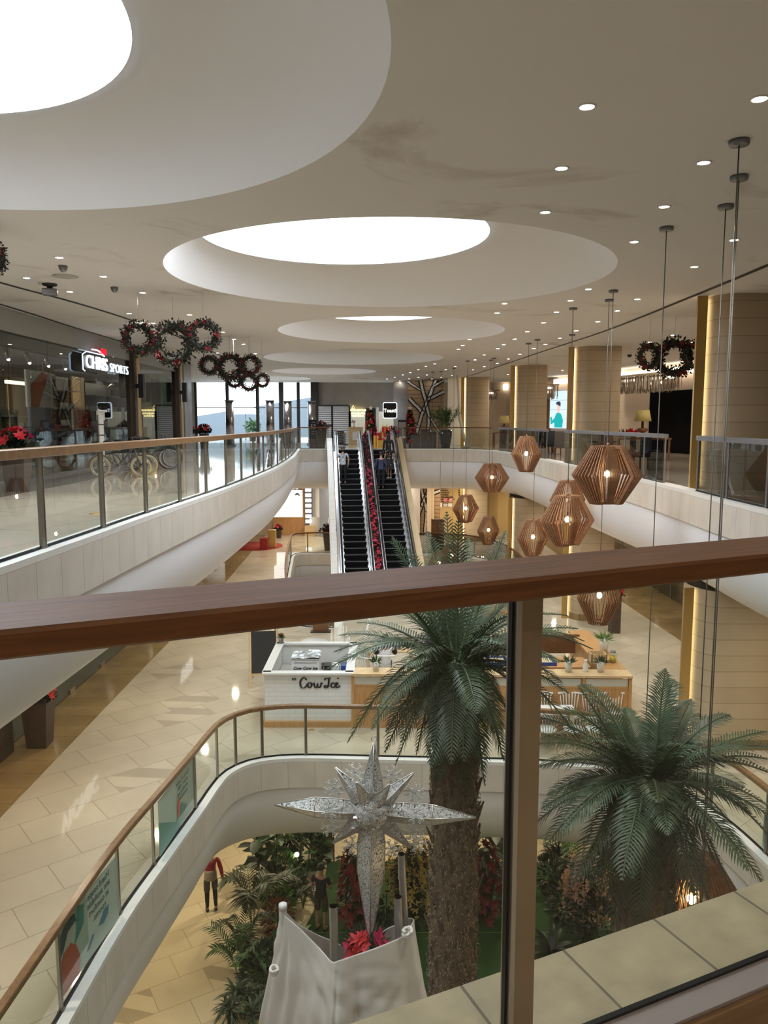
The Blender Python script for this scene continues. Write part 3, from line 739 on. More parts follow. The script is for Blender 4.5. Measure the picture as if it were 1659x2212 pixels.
for cpx, lpx, turn, lab in LANT:
    c = onz(cpx[0], cpx[1], HC); 
    r = _ray(*lpx); t = c.y/r.y; z = EYE+r.z*t
    o = empty('pendant_lantern', (c.x, c.y, z), R(turn), lab, 'pendant lamp', 'wooden lanterns over the opening')
    place('shade', LS, o); place('bulb', BULB, o); place('socket', SOCK, o)
    MB().tube([(0, 0, .18), (.004, .003, (HC-z)*.5), (0, 0, HC-z-.04)], .007, 5).build('cable', M['cable'], o)
    place('canopy', CANOPY, o, (0, 0, HC-z))
    LAMPS.append((c.x, c.y, z))
# ================================================================ CEILING FITTINGS
def off(l, ox, oy, s): return [(ox+a/s, oy+b/s) for a, b in l]
DL_R = off([(630,383),(577,450),(1232,280),(1103,362),(1003,444),(910,520),(793,584),(702,638),(624,678),(580,706),(484,751),(419,787),(1582,352),(1438,436),(1299,513),(1144,578),(1025,632),(924,676),(841,705),(740,746),(657,780),(578,811),(485,836),(404,858),(380,641),(330,683),(299,711)], 900, 540, 3.318)
DL_R += [(1268,230),(1641,213),(1213,363),(1520,351),(1178,458),(1435,446),(1370,522),(1586,518),(1500,576)]
DL_L = [(128,556),(57,600),(223,597),(151,630),(308,632),(279,677)]+off([(1617,947),(1307,1018)], 0, 440, 3.95)+off([(193,157),(322,227),(416,287),(496,330),(274,404),(598,411),(690,578),(340,440)], 400, 660, 3.95)
DL_F = off([(602,220),(535,236),(475,246),(240,232),(932,263),(1020,253),(1120,242),(1215,230),(1242,200),(1030,197),(904,177),(1125,177),(981,159),(1060,136),(1135,113),(818,238),(750,250),(1215,160),(1300,138),(1215,84),(1290,52),(1380,27),(1582,52),(1488,84),(1550,142),(1443,160),(1350,178)], 640, 780, 4.608)
DL_G = [(1215,800),(1339,798),(1097,809),(1453,724),(1404,739),(1497,739)]
DTRIM = MB().lathe([(.075, 0), (.075, -.006), (.058, -.008), (.056, 0)], n=18).mesh('downlight_ring', M['white'])
DGLOW = MB().lathe([(.056, -.004), (1e-4, -.004)], n=16).mesh('downlight_lens', M['downlight'])
for pts, lab, grp in ((DL_R, 'small round recessed downlight glowing in the beige ceiling over the right side', 'downlights over the right side'), (DL_L, 'small round recessed downlight glowing in the ceiling over the left gallery', 'downlights over the left gallery'), (DL_F, 'tiny recessed downlight glowing in the ceiling near the far wall', 'downlights near the far wall'), (DL_G, 'recessed downlight glowing in the ceiling behind the right columns', 'downlights behind the columns')):
    for p in pts:
        q = onz(p[0], p[1], HC)
        if q.y > 49.8: continue
        o = empty('recessed_downlight', (q.x, q.y, HC), 0, lab, 'ceiling light', grp)
        a = place('ring', DTRIM, o); b = place('lens', DGLOW, o)
# speaker, sensors, projector, cameras
q = onz(141, 597, HC); o = MB().lathe([(.22, -.004), (.21, -.008), (1e-4, -.008)], n=24).build('ceiling_speaker', mat('speaker_grille', (.42,.40,.37), .7), None, q); tag(o, 'round flush speaker grille in the left ceiling', 'speaker')
q = onz(107, 613, HC); o = empty('ceiling_projector', q, 0, 'small dark projector fitting mounted on the ceiling above the sports shop', 'projector')
MB().lathe([(.13, 0), (.13, -.03), (.05, -.05), (.05, -.09)], n=14).build('mount', M['dark'], o); MB().box((0, 0, -.15), (.26, .2, .12), .3).build('body', M['greymetal'], o, bevel=.02)
for px, py, lab in ((136,574,'small dark smoke sensor on the left ceiling'), (247,620,'small sensor near the left gallery lights'), (510,766,'dark dome camera above the second wreath group'), (744,763,'tiny sensor inside the fourth ceiling recess'), (1213,503,'dark speck-like sensor at the rim of the big recess'), (808,828,'dark dome camera near the far wall'), (1360,766,'dark dome camera beside the right wreaths')):
    q = onz(px, py, HC); 
    if (px, py) in ((744,763),): q.z = HC+.35
    if (px, py) in ((1213,503),): q.z = HC+.14
    s = .07 if 'camera' not in lab else .09
    o = MB().lathe([(s, 0), (s, -.03), (s*.8, -.07), (s*.4, -.1), (1e-4, -.105)], n=12).build('ceiling_sensor', M['greymetal'] if 'camera' not in lab else M['dark'], None, q); tag(o, lab, 'sensor')

# ================================================================ WREATHS
def leafquad(m, c, d, up, l, w, mi):
    d = V(d).normalized(); s = d.cross(V(up))
    s = s.normalized() if s.length > 1e-5 else d.orthogonal().normalized()
    c = V(c); n = s.cross(d)
    m.add([c, c+d*l*.45+s*w*.5+n*l*.05, c+d*l, c+d*l*.45-s*w*.5+n*l*.05], [(0, 1, 2), (0, 2, 3)], mi)
def rnd_dir(rng): 
    while True:
        v = V((rng.uniform(-1,1), rng.uniform(-1,1), rng.uniform(-1,1)))
        if .05 < v.length < 1: return v.normalized()
def poinsettia(m, c, r, n, rng, mi=0, face=None):
    face = V(face).normalized() if face is not None else rnd_dir(rng)
    u = face.orthogonal().normalized(); w = face.cross(u)
    for k in range(n):
        a = 2*PI*k/n+rng.uniform(-.2, .2)
        d = (u*math.cos(a)+w*math.sin(a))+face*rng.uniform(.05, .55)
        leafquad(m, c, d, face, r*rng.uniform(.8, 1.1), r*.55, mi)
PT = []
for k in range(2):
    pm_ = MB(); prng = random.Random(k); poinsettia(pm_, (0, 0, 0), 1, 7, prng, 0, (0, 0, 1)); poinsettia(pm_, (0, 0, .1), .55, 5, prng, 0, (0, 0, 1)); PT.append(pm_.mesh('poinsettia', [M['red'], M['pink']][k]))
PTW = PT[0].copy(); PTW.materials[0] = M['wreathred']
M['wreathbrown'] = mat('wreath_brown', (.045,.02,.016), .7)
def wreath(c, r, lab, group, seed, top, hang=None):
    rng = random.Random(seed)
    o = empty('christmas_wreath', c, rng.uniform(-.3, .3), lab, 'wreath', group)
    m = MB()
    m.tube([(r*math.cos(2*PI*i/28), 0, r*math.sin(2*PI*i/28)) for i in range(29)], r*.22, 8, 0, False)
    for i in range(900):
        a = rng.uniform(0, 2*PI); d = rnd_dir(rng); b = r*.42*rng.random()**.6
        p = V((math.cos(a)*r, 0, math.sin(a)*r))+d*b
        leafquad(m, p, d+V((math.cos(a), 0, math.sin(a)))*.3, rnd_dir(rng), r*rng.uniform(.14, .28), r*.16, 0 if rng.random() < .72 else 1)
    m.build('foliage', [M['wreathgreen'], M['wreathbrown']], o, fixn=False)
    for i in range(9):
        a = rng.uniform(0, 2*PI); e = rng.uniform(0, .9)
        q = place('poinsettia', PTW, o, (math.cos(a)*r*(1+.2*e), -r*.3+.1*r*e, math.sin(a)*r*(1+.2*e)), (PI/2+rng.uniform(-.5, .5), rng.uniform(-.5, .5), rng.uniform(-.5, .5)))
        q.scale = (r*.24,)*3
    for i in range(4):
        a = rng.uniform(0, 2*PI)
        MB().ball((0, 0, 0), r*.075, 10).build('bauble', M['redball'], o, (math.cos(a)*r*1.12, -r*.12, math.sin(a)*r*1.12))
    MB().tube([(0, 0, r), (0, 0, top-c[2])], .002, 4).build('wire', M['cable'], o)
for (px, py, rp, d, lab, grp) in [
    (300,730,27,15.4,'left wreath of the front trio hanging from the ceiling by the sports shop','front wreath trio'),
    (375,742,35,15.9,'middle and largest wreath of the front trio by the sports shop','front wreath trio'),
    (440,725,26,15.4,'right wreath of the front trio hanging close under the ceiling','front wreath trio'),
    (452,789,16,22.9,'leftmost small wreath of the rear wreath group','rear wreath group'),
    (497,793,22,23.2,'largest wreath at the centre of the rear wreath group','rear wreath group'),
    (541,789,17,22.9,'upper right wreath of the rear wreath group','rear wreath group'),
    (506,820,14,24.0,'small wreath hanging below the largest rear one','rear wreath group'),
    (538,826,15,24.0,'low wreath in the middle of the rear wreath group','rear wreath group'),
    (567,822,12,24.0,'lowest right and smallest wreath of the rear group','rear wreath group'),
    (1402,770,22,18.6,'left wreath of the trio behind the right columns','wreath trio over the right gallery'),
    (1456,774,31,18.8,'largest wreath of the trio behind the right columns','wreath trio over the right gallery'),
    (1503,768,23,18.6,'wreath partly hidden by the nearest right column','wreath trio over the right gallery'),
    (-30,557,30,10.2,'wreath cut off by the left picture edge under the ceiling','front wreath trio')]:
    p = ond(px, py, d); wreath(p, rp*d/FOC, lab, grp, px+py, HC)

rg = random.Random(77); m = MB(); o = FLOWER_STRIP
for i in range(900):
    s = rg.uniform(.1, RUN); d = rnd_dir(rg); d.z = abs(d.z); leafquad(m, (s, rg.uniform(-.13, .13), -SL*s+.74), d, rnd_dir(rg), .17, .07, 0)
m.build('leaves', M['wreathbrown'], o, fixn=False)
for i in range(62):
    s = .3+(RUN-.4)*(i+.5)/62
    q = place('poinsettia', PT[0 if i % 3 else 1], o, (s, rg.uniform(-.09, .09), -SL*s+.80), (rg.uniform(-.5, .5), .5+rg.uniform(-.3, .6), 0)); q.scale = (rg.uniform(.09, .15) if s > 2.8 else .06,)*3
# ================================================================ LEFT SHOP ON THE UPPER FLOOR, FAR ENTRANCE
def pbox(mb, x0, y0, x1, y1, d, th, mi=0, z0=None, z1=None, o=V((0, 0, 0))):
    a, b = ond(x0, y1, d), ond(x1, y0, d)
    za, zb = (a.z if z0 is None else z0), (b.z if z1 is None else z1)
    mb.box(((a.x+b.x)/2-o[0], d+th/2-o[1], (za+zb)/2-o[2]), (abs(b.x-a.x), th, zb-za), 0, mi); return mb
WX = -8.4
FX = (PI/2, 0, PI/2)      # faces +x
# shop shell
sbox('wall_shop', (-8.45, 20.4, 3.62), (.12, 22.6, .5), mat('shop_bulkhead', (.33,.34,.33), .5), 'grey bulkhead over the shop glass')
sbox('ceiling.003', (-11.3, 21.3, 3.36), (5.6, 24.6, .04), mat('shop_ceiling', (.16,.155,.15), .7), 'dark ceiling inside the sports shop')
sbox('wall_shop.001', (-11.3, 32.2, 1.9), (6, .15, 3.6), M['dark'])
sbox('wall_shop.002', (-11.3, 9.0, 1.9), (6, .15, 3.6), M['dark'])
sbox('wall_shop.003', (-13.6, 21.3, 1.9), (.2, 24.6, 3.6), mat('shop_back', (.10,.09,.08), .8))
for i, (y0, y1, lab) in enumerate(((9.2, 25.7, 'long shop window under the lit sports sign'), (26.4, 31.3, 'second shop window of the sports shop beyond the gold pillar'))):
    w_ = empty('window_%d' % (i+11), (WX, (y0+y1)/2, 0)); struct(w_, lab)
    n = max(1, round((y1-y0)/2.1)); L = (y1-y0)/n
    for k in range(n):
        yy = -(y1-y0)/2+L*(k+.5)
        MB().box((0, yy, 1.69), (.012, L-.012, 3.36)).build('glass_pane', M['shopglass'], w_)
    MB().box((0, 0, .03), (.06, y1-y0, .06)).build('bottom_rail', M['greymetal'], w_)
for y, h in ((26.05, 3.88), (31.62, 3.88)):
    c = empty('column', (WX, y, 0)); struct(c, 'slim dark and gold pillar between the shop windows')
    MB().box((.0, -.16, h/2), (.3, .26, h)).build('pillar_core', M['darkbrown'], c); MB().box((.02, .16, h/2), (.24, .36, h)).build('pillar_face', M['gold'], c)
    o = tag(MB().box((.32, 0, 0), (.16, .22, .78)).box((.2, 0, .0), (.14, .08, .14)).build('wall_speaker', M['black'], None, (WX, y-.1, 2.55)), 'black blade-shaped box fixed to the %s gold pillar of the shop front' % ('first' if y < 30 else 'second'), 'wall box')
sbox('wall_left.003', (-11.5, 34.2, 1.94), (5.9, .2, 3.88), M['concrete'])
sbox('wall_left.001', (-8.6, 33.1, 1.94), (.25, 2.3, 3.88), brick_mat('metal_panel_wall', (.20,.19,.20), (.26,.25,.26), (.1,.1,.1), 1.2, 9, .012, .22, .0, noise=.1, spec=.8), 'dark shiny panel wall beyond the sports shop')
# illuminated sign
sg = empty('shop_sign', (WX+.12, 23.1, 3.03), 0, 'illuminated white sports shop sign on the left storefront', 'sign')
MB().plate([(-1.75,-.26),(.05,-.26),(.12,-.18),(.12,.16),(-.02,.26),(-1.62,.26),(-1.75,.16)], (0, 0, 0), (0, 1, 0), (0, 0, 1), .06).build('backing', M['blackgloss'], sg)
MB().tube([(.06, -.2, .27), (.06, -1.5, .27), (.06, -1.78, .17), (.06, -1.78, -.24), (.06, -1.66, -.27)], .018, 6).build('outline', emit_mat('blue_white_tube', (.6,.75,1), 1.5), sg)
MB().tube(smooth_path([(.07, -1.1, .36), (.07, -.6, .36), (.07, -.15, .24)], 5), .022, 6).build('swoosh', M['lit_letters'], sg)
m = MB(); m.plate([(-.5,.30),(-.0,.28),(.0,.44),(-.35,.46)], (.05, 0, 0), (0, 1, 0), (0, 0, 1), .04); m.build('red_flash', emit_mat('red_sign', (.8,.02,.04), 1.0), sg)
q = text('CHRIS', .52, M['lit_letters'], sg, (.09, -.80, -.02), FX, extrude=.02, bold=.0, space=.95); q.scale = (1.22, 1, 1)
q = text('SPORTS', .38, emit_mat('sign_letters_small', (.75,.86,1), 1.0), sg, (.09, 1.05, -.06), FX, extrude=.02, bold=-.004, space=1.12); q.scale = (1.15, 1, 1)
# things inside the shop
def xbox(x0, y0, x1, y1, X, th, name, m, label=None, cat=None, parent=None, group=None):
    """box standing parallel to the shop front at depth X (px rectangle -> y,z extent)"""
    a, b = onx(x0, y1, X), onx(x1, y0, X)
    a2 = onx(x0, y0, X); z1 = (a2.z+b.z)/2; z0 = (onx(x0, y1, X).z+onx(x1, y1, X).z)/2
    c = V((X-th/2, (a.y+b.y)/2, (z0+z1)/2)); d = (th, abs(b.y-a.y), z1-z0)
    o = MB().box((0, 0, 0), d).build(name, m, parent, c); o['dims'] = list(d)
    if label: tag(o, label, cat, group)
    return o, c, d
def stand(o, c, d): MB().box((-.06, 0, -d[2]/2-(c.z-d[2]/2)/2), (.04, .05, c.z-d[2]/2)).build('stand_post', M['greymetal'], o)
o, c, d = xbox(60, 802, 112, 880, -9.9, .05, 'hanging_banner', M['paper'], 'white banner with an orange arrow shape hanging in the sports shop', 'banner')
m = MB(); m.plate([(-d[1]*.38,-d[2]*.5),(-d[1]*.1,-d[2]*.5),(d[1]*.32,d[2]*.42),(d[1]*.1,d[2]*.5),(-d[1]*.35,d[2]*.1)], (.03, 0, 0), (0, 1, 0), (0, 0, 1), .01); m.build('arrow_print', M['orange'], o); MB().box((0, 0, d[2]/2+(3.34-c.z-d[2]/2)/2), (.012, .012, 3.34-c.z-d[2]/2)).build('wire', M['cable'], o)
o, c, d = xbox(67, 880, 112, 955, -9.6, .05, 'poster_board', mat('blue_poster', (.10,.17,.30), .5), 'blue poster board of a bicycle below the orange banner', 'poster')
m = MB()
for k in range(2): m.tube([(.03, -.25+.5*k+.2*math.cos(2*PI*i/16), -.3+.2*math.sin(2*PI*i/16)) for i in range(17)], .012, 5, 0, False)
m.bar((.03, -.25, -.3), (.03, -.05, .1), .02, .02); m.bar((.03, -.05, .1), (.03, .25, -.3), .02, .02); m.build('bicycle_print', M['black'], o); stand(o, c, d)
o, c, d = xbox(18, 826, 106, 833, -10.2, .1, 'linear_lamp', emit_mat('linear_lamp_glow', (1,.85,.65), 2.5), 'long lit strip lamp inside the sports shop', 'lamp'); [MB().box((0, s_*d[1]*.4, d[2]/2+(3.34-c.z-d[2]/2)/2), (.012, .012, 3.34-c.z-d[2]/2)).build('wire', M['cable'], o) for s_ in (-1, 1)]
for (x0, y0, x1, y1, X) in ((20, 880, 58, 950, -10.6), (137, 815, 158, 935, -10.8), (200, 830, 248, 955, -10.4), (250, 905, 275, 960, -10.2)):
    a, b = onx(x0, y1, X), onx(x1, y0, X); c = V((X, (a.y+b.y)/2, 0)); h = onx((x0+x1)/2, y0, X).z; W = abs(b.y-a.y)
    o = empty('display_shelf', c, 0, 'dark %s display shelf inside the sports shop %s' % (('low','tall')[h > 1.9], {20:'at the far left by the orange banner',137:'right of the orange banner',200:'under the lit sign',250:'beside the gold pillar'}[x0]), 'shelf')
    MB().box((-.2, 0, h/2), (.04, W, h)).build('back_panel', M['dark'], o)
    for k in range(5): MB().box((0, 0, .1+k*h/5), (.42, W, .03)).build('shelf_board', M['greymetal'], o)
    rg = random.Random(x0)
    for k in range(4):
        for j in range(3): MB().box((0, -W/2+W*(j+.5)/3, .1+k*h/5+.1), (.2, W*.22, .16)).build('shoe_box', [M['dark'], M['paper'], M['greymetal'], M['concrete']][rg.randrange(4)], o)
xbox(160, 815, 182, 905, -11.4, .06, 'wood_wall_panel', mat('lit_wood', (.42,.28,.13), .5), 'warm wooden wall panel deep inside the sports shop', 'panel')
o, c, d = xbox(160, 885, 178, 928, -9.3, .06, 'white_display', M['paper'], 'white product display board inside the shop window', 'display board'); stand(o, c, d)
o, c, d = xbox(181, 886, 190, 925, -9.0, .15, 'red_garment', mat('red_cloth', (.32,.06,.06), .8), 'red garment on show behind the shop window', 'garment'); stand(o, c, d)
o, c, d = xbox(209, 887, 226, 908, WX+.03, .008, 'window_notice', M['paper'], 'white paper notice taped on the shop window', 'notice')
for k in range(4): MB().box((.006, 0, -.02-.035*k), (.003, d[1]*.6, .012)).build('text_line', M['greymetal'], o)
q = onx(243, 834, -9.6); o = empty('shop_pendant', q, 0, 'small white bell-shaped pendant lamp inside the shop', 'pendant lamp')
MB().lathe([(.22, -.12), (.12, .02), (.05, .08)], n=16).build('bell_shade', M['whiteplastic'], o); MB().tube([(0, 0, .08), (0, 0, 3.34-q.z)], .01, 5).build('rod', M['black'], o); MB().ball((0, 0, -.06), .06).build('bulb', emit_mat('shop_bulb', (1,.8,.6), 6), o)
q = onx(40, 735, -9.8); o = empty('track_light', (q.x, q.y, 3.3), 0, 'dark track with spotlights near the shop ceiling', 'track light')
MB().box((0, 1, 0), (.05, 4.5, .05)).build('track', M['black'], o)
for k in range(4): MB().cyl((0, -.8+1.2*k, -.05), (.08, -.8+1.2*k, -.32), .06, .06, 10).build('spot', M['greymetal'], o); MB().ball((.085, -.8+1.2*k, -.33), .045, 8).build('lens', emit_mat('spot_glow%d' % k, (1,.9,.75), 8), o)
q = onz(207, 1000, 0); q.x = -7.35; q.y = 19.9
o = empty('leaflet_stand', q, 0, 'white leaflet stand in front of the sports shop window', 'stand')
MB().box((0, 0, .02), (.34, .36, .04)).build('foot', M['greymetal'], o); MB().box((0, 0, .8), (.04, .05, 1.5)).build('upright', M['greymetal'], o)
for k in range(5): MB().box((.08, -.02, .35+.27*k), (.03, .30, .24)).build('leaflet_pocket', M['paper'], o)
for (x0, y0, x1, y1, X, nm, mt, lab, cat) in ((283, 880, 306, 907, -8.9, 'poster_board', mat('dark_blue_poster', (.06,.09,.2), .5), 'dark blue photo poster in the second shop window', 'poster'), (308, 878, 330, 907, -8.9, 'poster_board', mat('grey_poster', (.16,.16,.17), .5), 'grey product poster in the second shop window', 'poster'), (289, 912, 328, 944, -8.8, 'poster_board', mat('pale_poster', (.42,.39,.40), .5), 'pale poster with a bicycle low in the second shop window', 'poster'), (330, 820, 345, 930, -9.2, 'display_pillar', M['dark'], 'dark display pillar inside the second shop window', 'display'), (352, 815, 363, 880, -8.75, 'hanging_banner', mat('green_banner', (.02,.22,.12), .6), 'green hanging banner in the second shop window', 'banner'), (304, 815, 312, 870, -9.6, 'hanging_garment', M['paper'], 'white garment hung high in the second shop window', 'garment'), (316, 812, 323, 868, -9.6, 'hanging_garment', M['concrete'], 'pale grey garment hung beside the white one', 'garment')):
    o, c, d = xbox(x0, y0, x1, y1, X, .06, nm, mt, lab, cat); zb = c.z-d[2]/2
    if 'hang' in nm: MB().box((0, 0, d[2]/2+(3.34-c.z-d[2]/2)/2), (.012, .012, 3.34-c.z-d[2]/2)).build('wire', M['cable'], o)
    elif zb > .1: stand(o, c, d)
# bicycles
def bicycle(loc, yaw, frame_m, tyre_m, lab, rw=.27):
    o = empty('bicycle', loc, yaw, lab, 'bicycle', 'bicycles parked by the sports shop')
    for x in (-.5, .5):
        t = MB().tube([(rw*math.cos(2*PI*i/28), 0, rw*math.sin(2*PI*i/28)) for i in range(29)], .026, 8, 0, False).build('wheel', tyre_m, o, (x, 0, rw+.026))
        MB().tube([((rw-.035)*math.cos(2*PI*i/28), 0, (rw-.035)*math.sin(2*PI*i/28)) for i in range(29)], .012, 6, 0, False).build('rim', M['chrome'], t)
        m = MB()
        for i in range(14): m.bar((0, 0, 0), ((rw-.03)*math.cos(2*PI*i/14), 0, (rw-.03)*math.sin(2*PI*i/14)), .004, .004)
        m.cyl((0, -.05, 0), (0, .05, 0), .025, .025, 8); m.build('spokes', M['greymetal'], t)
    z = rw+.026
    m = MB(); bb = (-.08, 0, z); hd = (.34, 0, .72); st = (-.20, 0, .62)
    m.tube([bb, hd], .028, 8); m.tube([st, (.30, 0, .60)], .022, 8); m.tube([bb, st], .022, 8); m.tube([(-.5, .05, z), bb], .014, 6); m.tube([(-.5, .05, z), st], .012, 6); m.tube([hd, (.5, .06, z)], .018, 6); m.tube([hd, (.5, -.06, z)], .018, 6)
    m.build('frame', frame_m, o)
    MB().tube([hd, (.31, 0, .98)], .016, 6).tube([(.34, -.28, .99), (.30, -.1, .98), (.30, .1, .98), (.34, .28, .99)], .014, 6).build('handlebar', M['black'], o)
    MB().tube([st, (-.26, 0, .84)], .014, 6).build('seat_post', M['chrome'], o)
    MB().lathe([(.02, -.03), (.09, 0), (.09, .03), (.03, .05)], (0, 0, 0), 12, 0, True, 1.5, .8).build('saddle', M['black'], o, (-.27, 0, .86))
    MB().tube([(.09*math.cos(2*PI*i/20)-.08, -.05, z+.09*math.sin(2*PI*i/20)) for i in range(21)], .01, 5, 0, False).bar((-.08, -.05, z), (.05, -.08, z-.12), .02, .014).bar((-.08, .05, z), (-.21, .08, z+.12), .02, .014).bar((.05, -.12, z-.12), (.05, -.04, z-.12), .06, .02).build('crank', M['greymetal'], o)
    for x in (-.5, .5): MB().tube([((rw+.05)*math.cos(R(20+14*i))+x, 0, z+(rw+.05)*math.sin(R(20+14*i))) for i in range(11)], .02, 6).build('mudguard', frame_m, o)
    return o
tan = mat('tan_tyre', (.55,.42,.24), .8); dg_ = mat('dark_green_paint', (.03,.07,.06), .3)
bicycle((-6.56, 19.15, 0), R(2), M['black'], tan, 'black folding bicycle with tan tyres, nearest of the parked row', .235)
bicycle((-6.62, 20.0, 0), R(-4), M['black'], tan, 'black folding bicycle with tan tyres, just behind the nearest one', .235)
bicycle((-6.68, 22.1, 0), R(3), dg_, M['black'], 'dark green bicycle with black tyres and pale rims, third of the parked row', .30)
bicycle((-6.80, 22.9, 0), R(-3), M['greymetal'], M['black'], 'grey bicycle with black tyres, last of the parked row', .30)
# planters with poinsettias
def planter(loc, w0, w1, h, lab, nflow, rad, seed, fm='red', group=None, leafm='leafdark', sq=True):
    rng = random.Random(seed); o = empty('poinsettia_planter', loc, rng.uniform(0, .3), lab, 'planter', group or 'poinsettia planters')
    m = MB(); n = 4 if sq else 20
    rows = []
    for r, z in ((w0/2*1.414, 0), (w1/2*1.414, h), (w1/2*1.3, h), (w1/2*1.25, h-.06)): rows.append([(r*math.cos(PI/4+2*PI*i/n), r*math.sin(PI/4+2*PI*i/n), z) for i in range(n)])
    m.strip(rows, smooth=not sq, closed=True); m.f.append(tuple(range(n))); m.m.append(0); m.sm.append(False); e = 3*n; m.f.append(tuple(e+i for i in range(n))); m.m.append(0); m.sm.append(False)
    m.build('pot', M['darkbrown'], o)
    m = MB()
    for i in range(150):
        d = rnd_dir(rng); d.z = abs(d.z); p = V((d.x*rad*rng.random(), d.y*rad*rng.random(), h+d.z*rad*.9*rng.random()))
        leafquad(m, p, d+V((0, 0, .2)), rnd_dir(rng), rad*.45, rad*.28, 0)
    m.build('leaves', M[leafm], o, fixn=False)
    for i in range(nflow):
        a = rng.uniform(0, 2*PI); e = rng.uniform(.1, 1.4)
        d = V((math.cos(a)*math.cos(e), math.sin(a)*math.cos(e), math.sin(e)))
        q = place('poinsettia', PT[0 if rng.random() < .7 else 1], o, d*rad*.9+V((0, 0, h+.08))); q.rotation_euler = d.to_track_quat('Z', 'Y').to_euler(); q.scale = (rad*.42,)*3
    return o
planter((-7.25, 15.2, 0), .34, .46, .82, 'dark planter with red poinsettias standing at the left edge before the shop', 13, .36, 3)
planter((-9.15, 35.9, 0), .34, .46, .80, 'dark planter with red poinsettias beyond the shiny panel wall, left of two', 12, .38, 4)
planter((-8.75, 37.6, 0), .34, .46, .80, 'dark planter with red poinsettias beyond the shiny panel wall, right of two', 12, .38, 5)
planter((-3.3, 40.3, 0), .36, .56, .95, 'tall dark planter with brownish-red foliage left of the escalators', 1, .42, 6, leafm='wreathbrown')

# ---------------- glazed entrance
w_ = empty('window_20', (-8.3, 50.2, 0)); struct(w_, 'tall glazed entrance wall letting in daylight')
def fx(px): return ond(px, 900, 50.2).x+8.3
xs = [fx(424), fx(492), fx(557), fx(608), fx(645), fx(684)]
for i in range(len(xs)-1):
    for z0, z1 in ((.0, 2.25), (2.3, 3.86)): MB().box(((xs[i]+xs[i+1])/2, 0, (z0+z1)/2), (xs[i+1]-xs[i]-.1, .012, z1-z0)).build('glass_pane', glass_mat('entrance_glass', (.95,.98,.99), 1.4) if i+z0 == 0 else bpy.data.materials['entrance_glass'], w_)
for i, x in enumerate(xs): MB().box((x, 0, 1.94), (.14 if i in (0, 5) else (.30 if i in (3,) else .2), .16, 3.88)).build('mullion', M['dark'], w_)
MB().box(((xs[0]+xs[-1])/2, 0, 2.27), (xs[-1]-xs[0], .12, .06)).build('transom', M['greymetal'], w_)
sbox('wall_far.007', (-13.3, 50.3, 1.94), (2.3, .3, 3.88), M['concrete'])
MB_ = MB
sbox('wall_far.008', (-4.45, 50.0, 1.94), (.5, .5, 3.88), M['dark'], 'dark pier right of the glazed entrance')
for px, y, lab in ((497, 44.5, 'shiny steel entrance pillar, leftmost of four'), (584, 45.0, 'shiny steel entrance pillar, second from the left'), (622, 46.0, 'shiny steel entrance pillar, third from the left'), (674, 46.5, 'shiny steel entrance pillar, rightmost of four')):
    x = ond(px, 930, y).x; o = empty('entrance_pillar', (x, y, 0), 0, lab, 'pillar', 'steel entrance pillars')
    MB().lathe([(.24, 0), (.24, 2.55)], n=12, sx=1, sy=.7).build('shaft', mat('dark_chrome', (.32,.29,.29), .18, .95), o); MB().box((0, 0, .04), (.6, .5, .08)).build('base', M['greymetal'], o); MB().box((0, 0, 2.57), (.5, .36, .05)).build('cap', M['greymetal'], o)
# outside the entrance: paving and a sloping grey roof
struct(MB().box((-9, 66, -.12), (46, 31, .2)).build('ground', mat('outdoor_paving', (.30,.30,.30), .8)), 'pale paving outside the entrance')
o = empty('outdoor_building', (-8, 72, 0), 0, 'grey sloping-roofed building outside the entrance', 'building')
m = MB(); m.add([(-13, -2, 1.2), (14, -2, 5.6), (14, 3, 5.6), (-13, 3, 1.2), (-13, -2, -.02), (14, -2, -.02), (14, 3, -.02), (-13, 3, -.02)], [(0, 1, 2, 3), (7, 6, 5, 4), (0, 4, 5, 1), (1, 5, 6, 2), (2, 6, 7, 3), (3, 7, 4, 0)]); m.build('sloping_roof', mat('blue_grey_roof', (.15,.18,.21), .6), o)
o = empty('parasol', ond(528, 955, 57.0) if False else (ond(530, 905, 57).x, 57, 0), 0, 'white parasol standing outside the entrance', 'parasol')
MB().lathe([(1.1, 1.9), (.75, 2.35), (.02, 2.7)], n=14).build('canopy', M['whiteplastic'], o); MB().cyl((0, 0, -.02), (0, 0, 2.6), .03, .03, 8).build('pole', M['greymetal'], o)
o = empty('outdoor_shrub', (ond(545, 905, 55).x, 55, 0), 0, 'leafy pot plant outside the entrance', 'plant')
m = MB(); rg = random.Random(5)
for i in range(160):
    d = rnd_dir(rg); leafquad(m, V((0, 0, 1.0))+d*.5*rg.random(), d, rnd_dir(rg), .3, .14, 0)
m.build('leaves', M['leaf'], o, fixn=False); MB().lathe([(.2, -.02), (.3, .55), (.26, .55)], n=14).build('pot', M['darkbrown'], o)
# ---------------- far end of the upper floor
def fbox(x0, y0, x1, y1, d, th, name, m, label=None, cat=None, group=None, floor=None, bevel=0):
    """box facing the viewer, given by its pixel rectangle at a known distance; origin at its base"""
    a, b = ond(x0, y1, d), ond(x1, y0, d); z0 = a.z if floor is None else floor
    o = MB().box((0, 0, (b.z-z0)/2), (b.x-a.x, th, b.z-z0)).build(name, m, None, ((a.x+b.x)/2, d+th/2, z0), bevel=bevel)
    o['dims'] = [b.x-a.x, th, b.z-z0]
    return tag(o, label, cat, group)
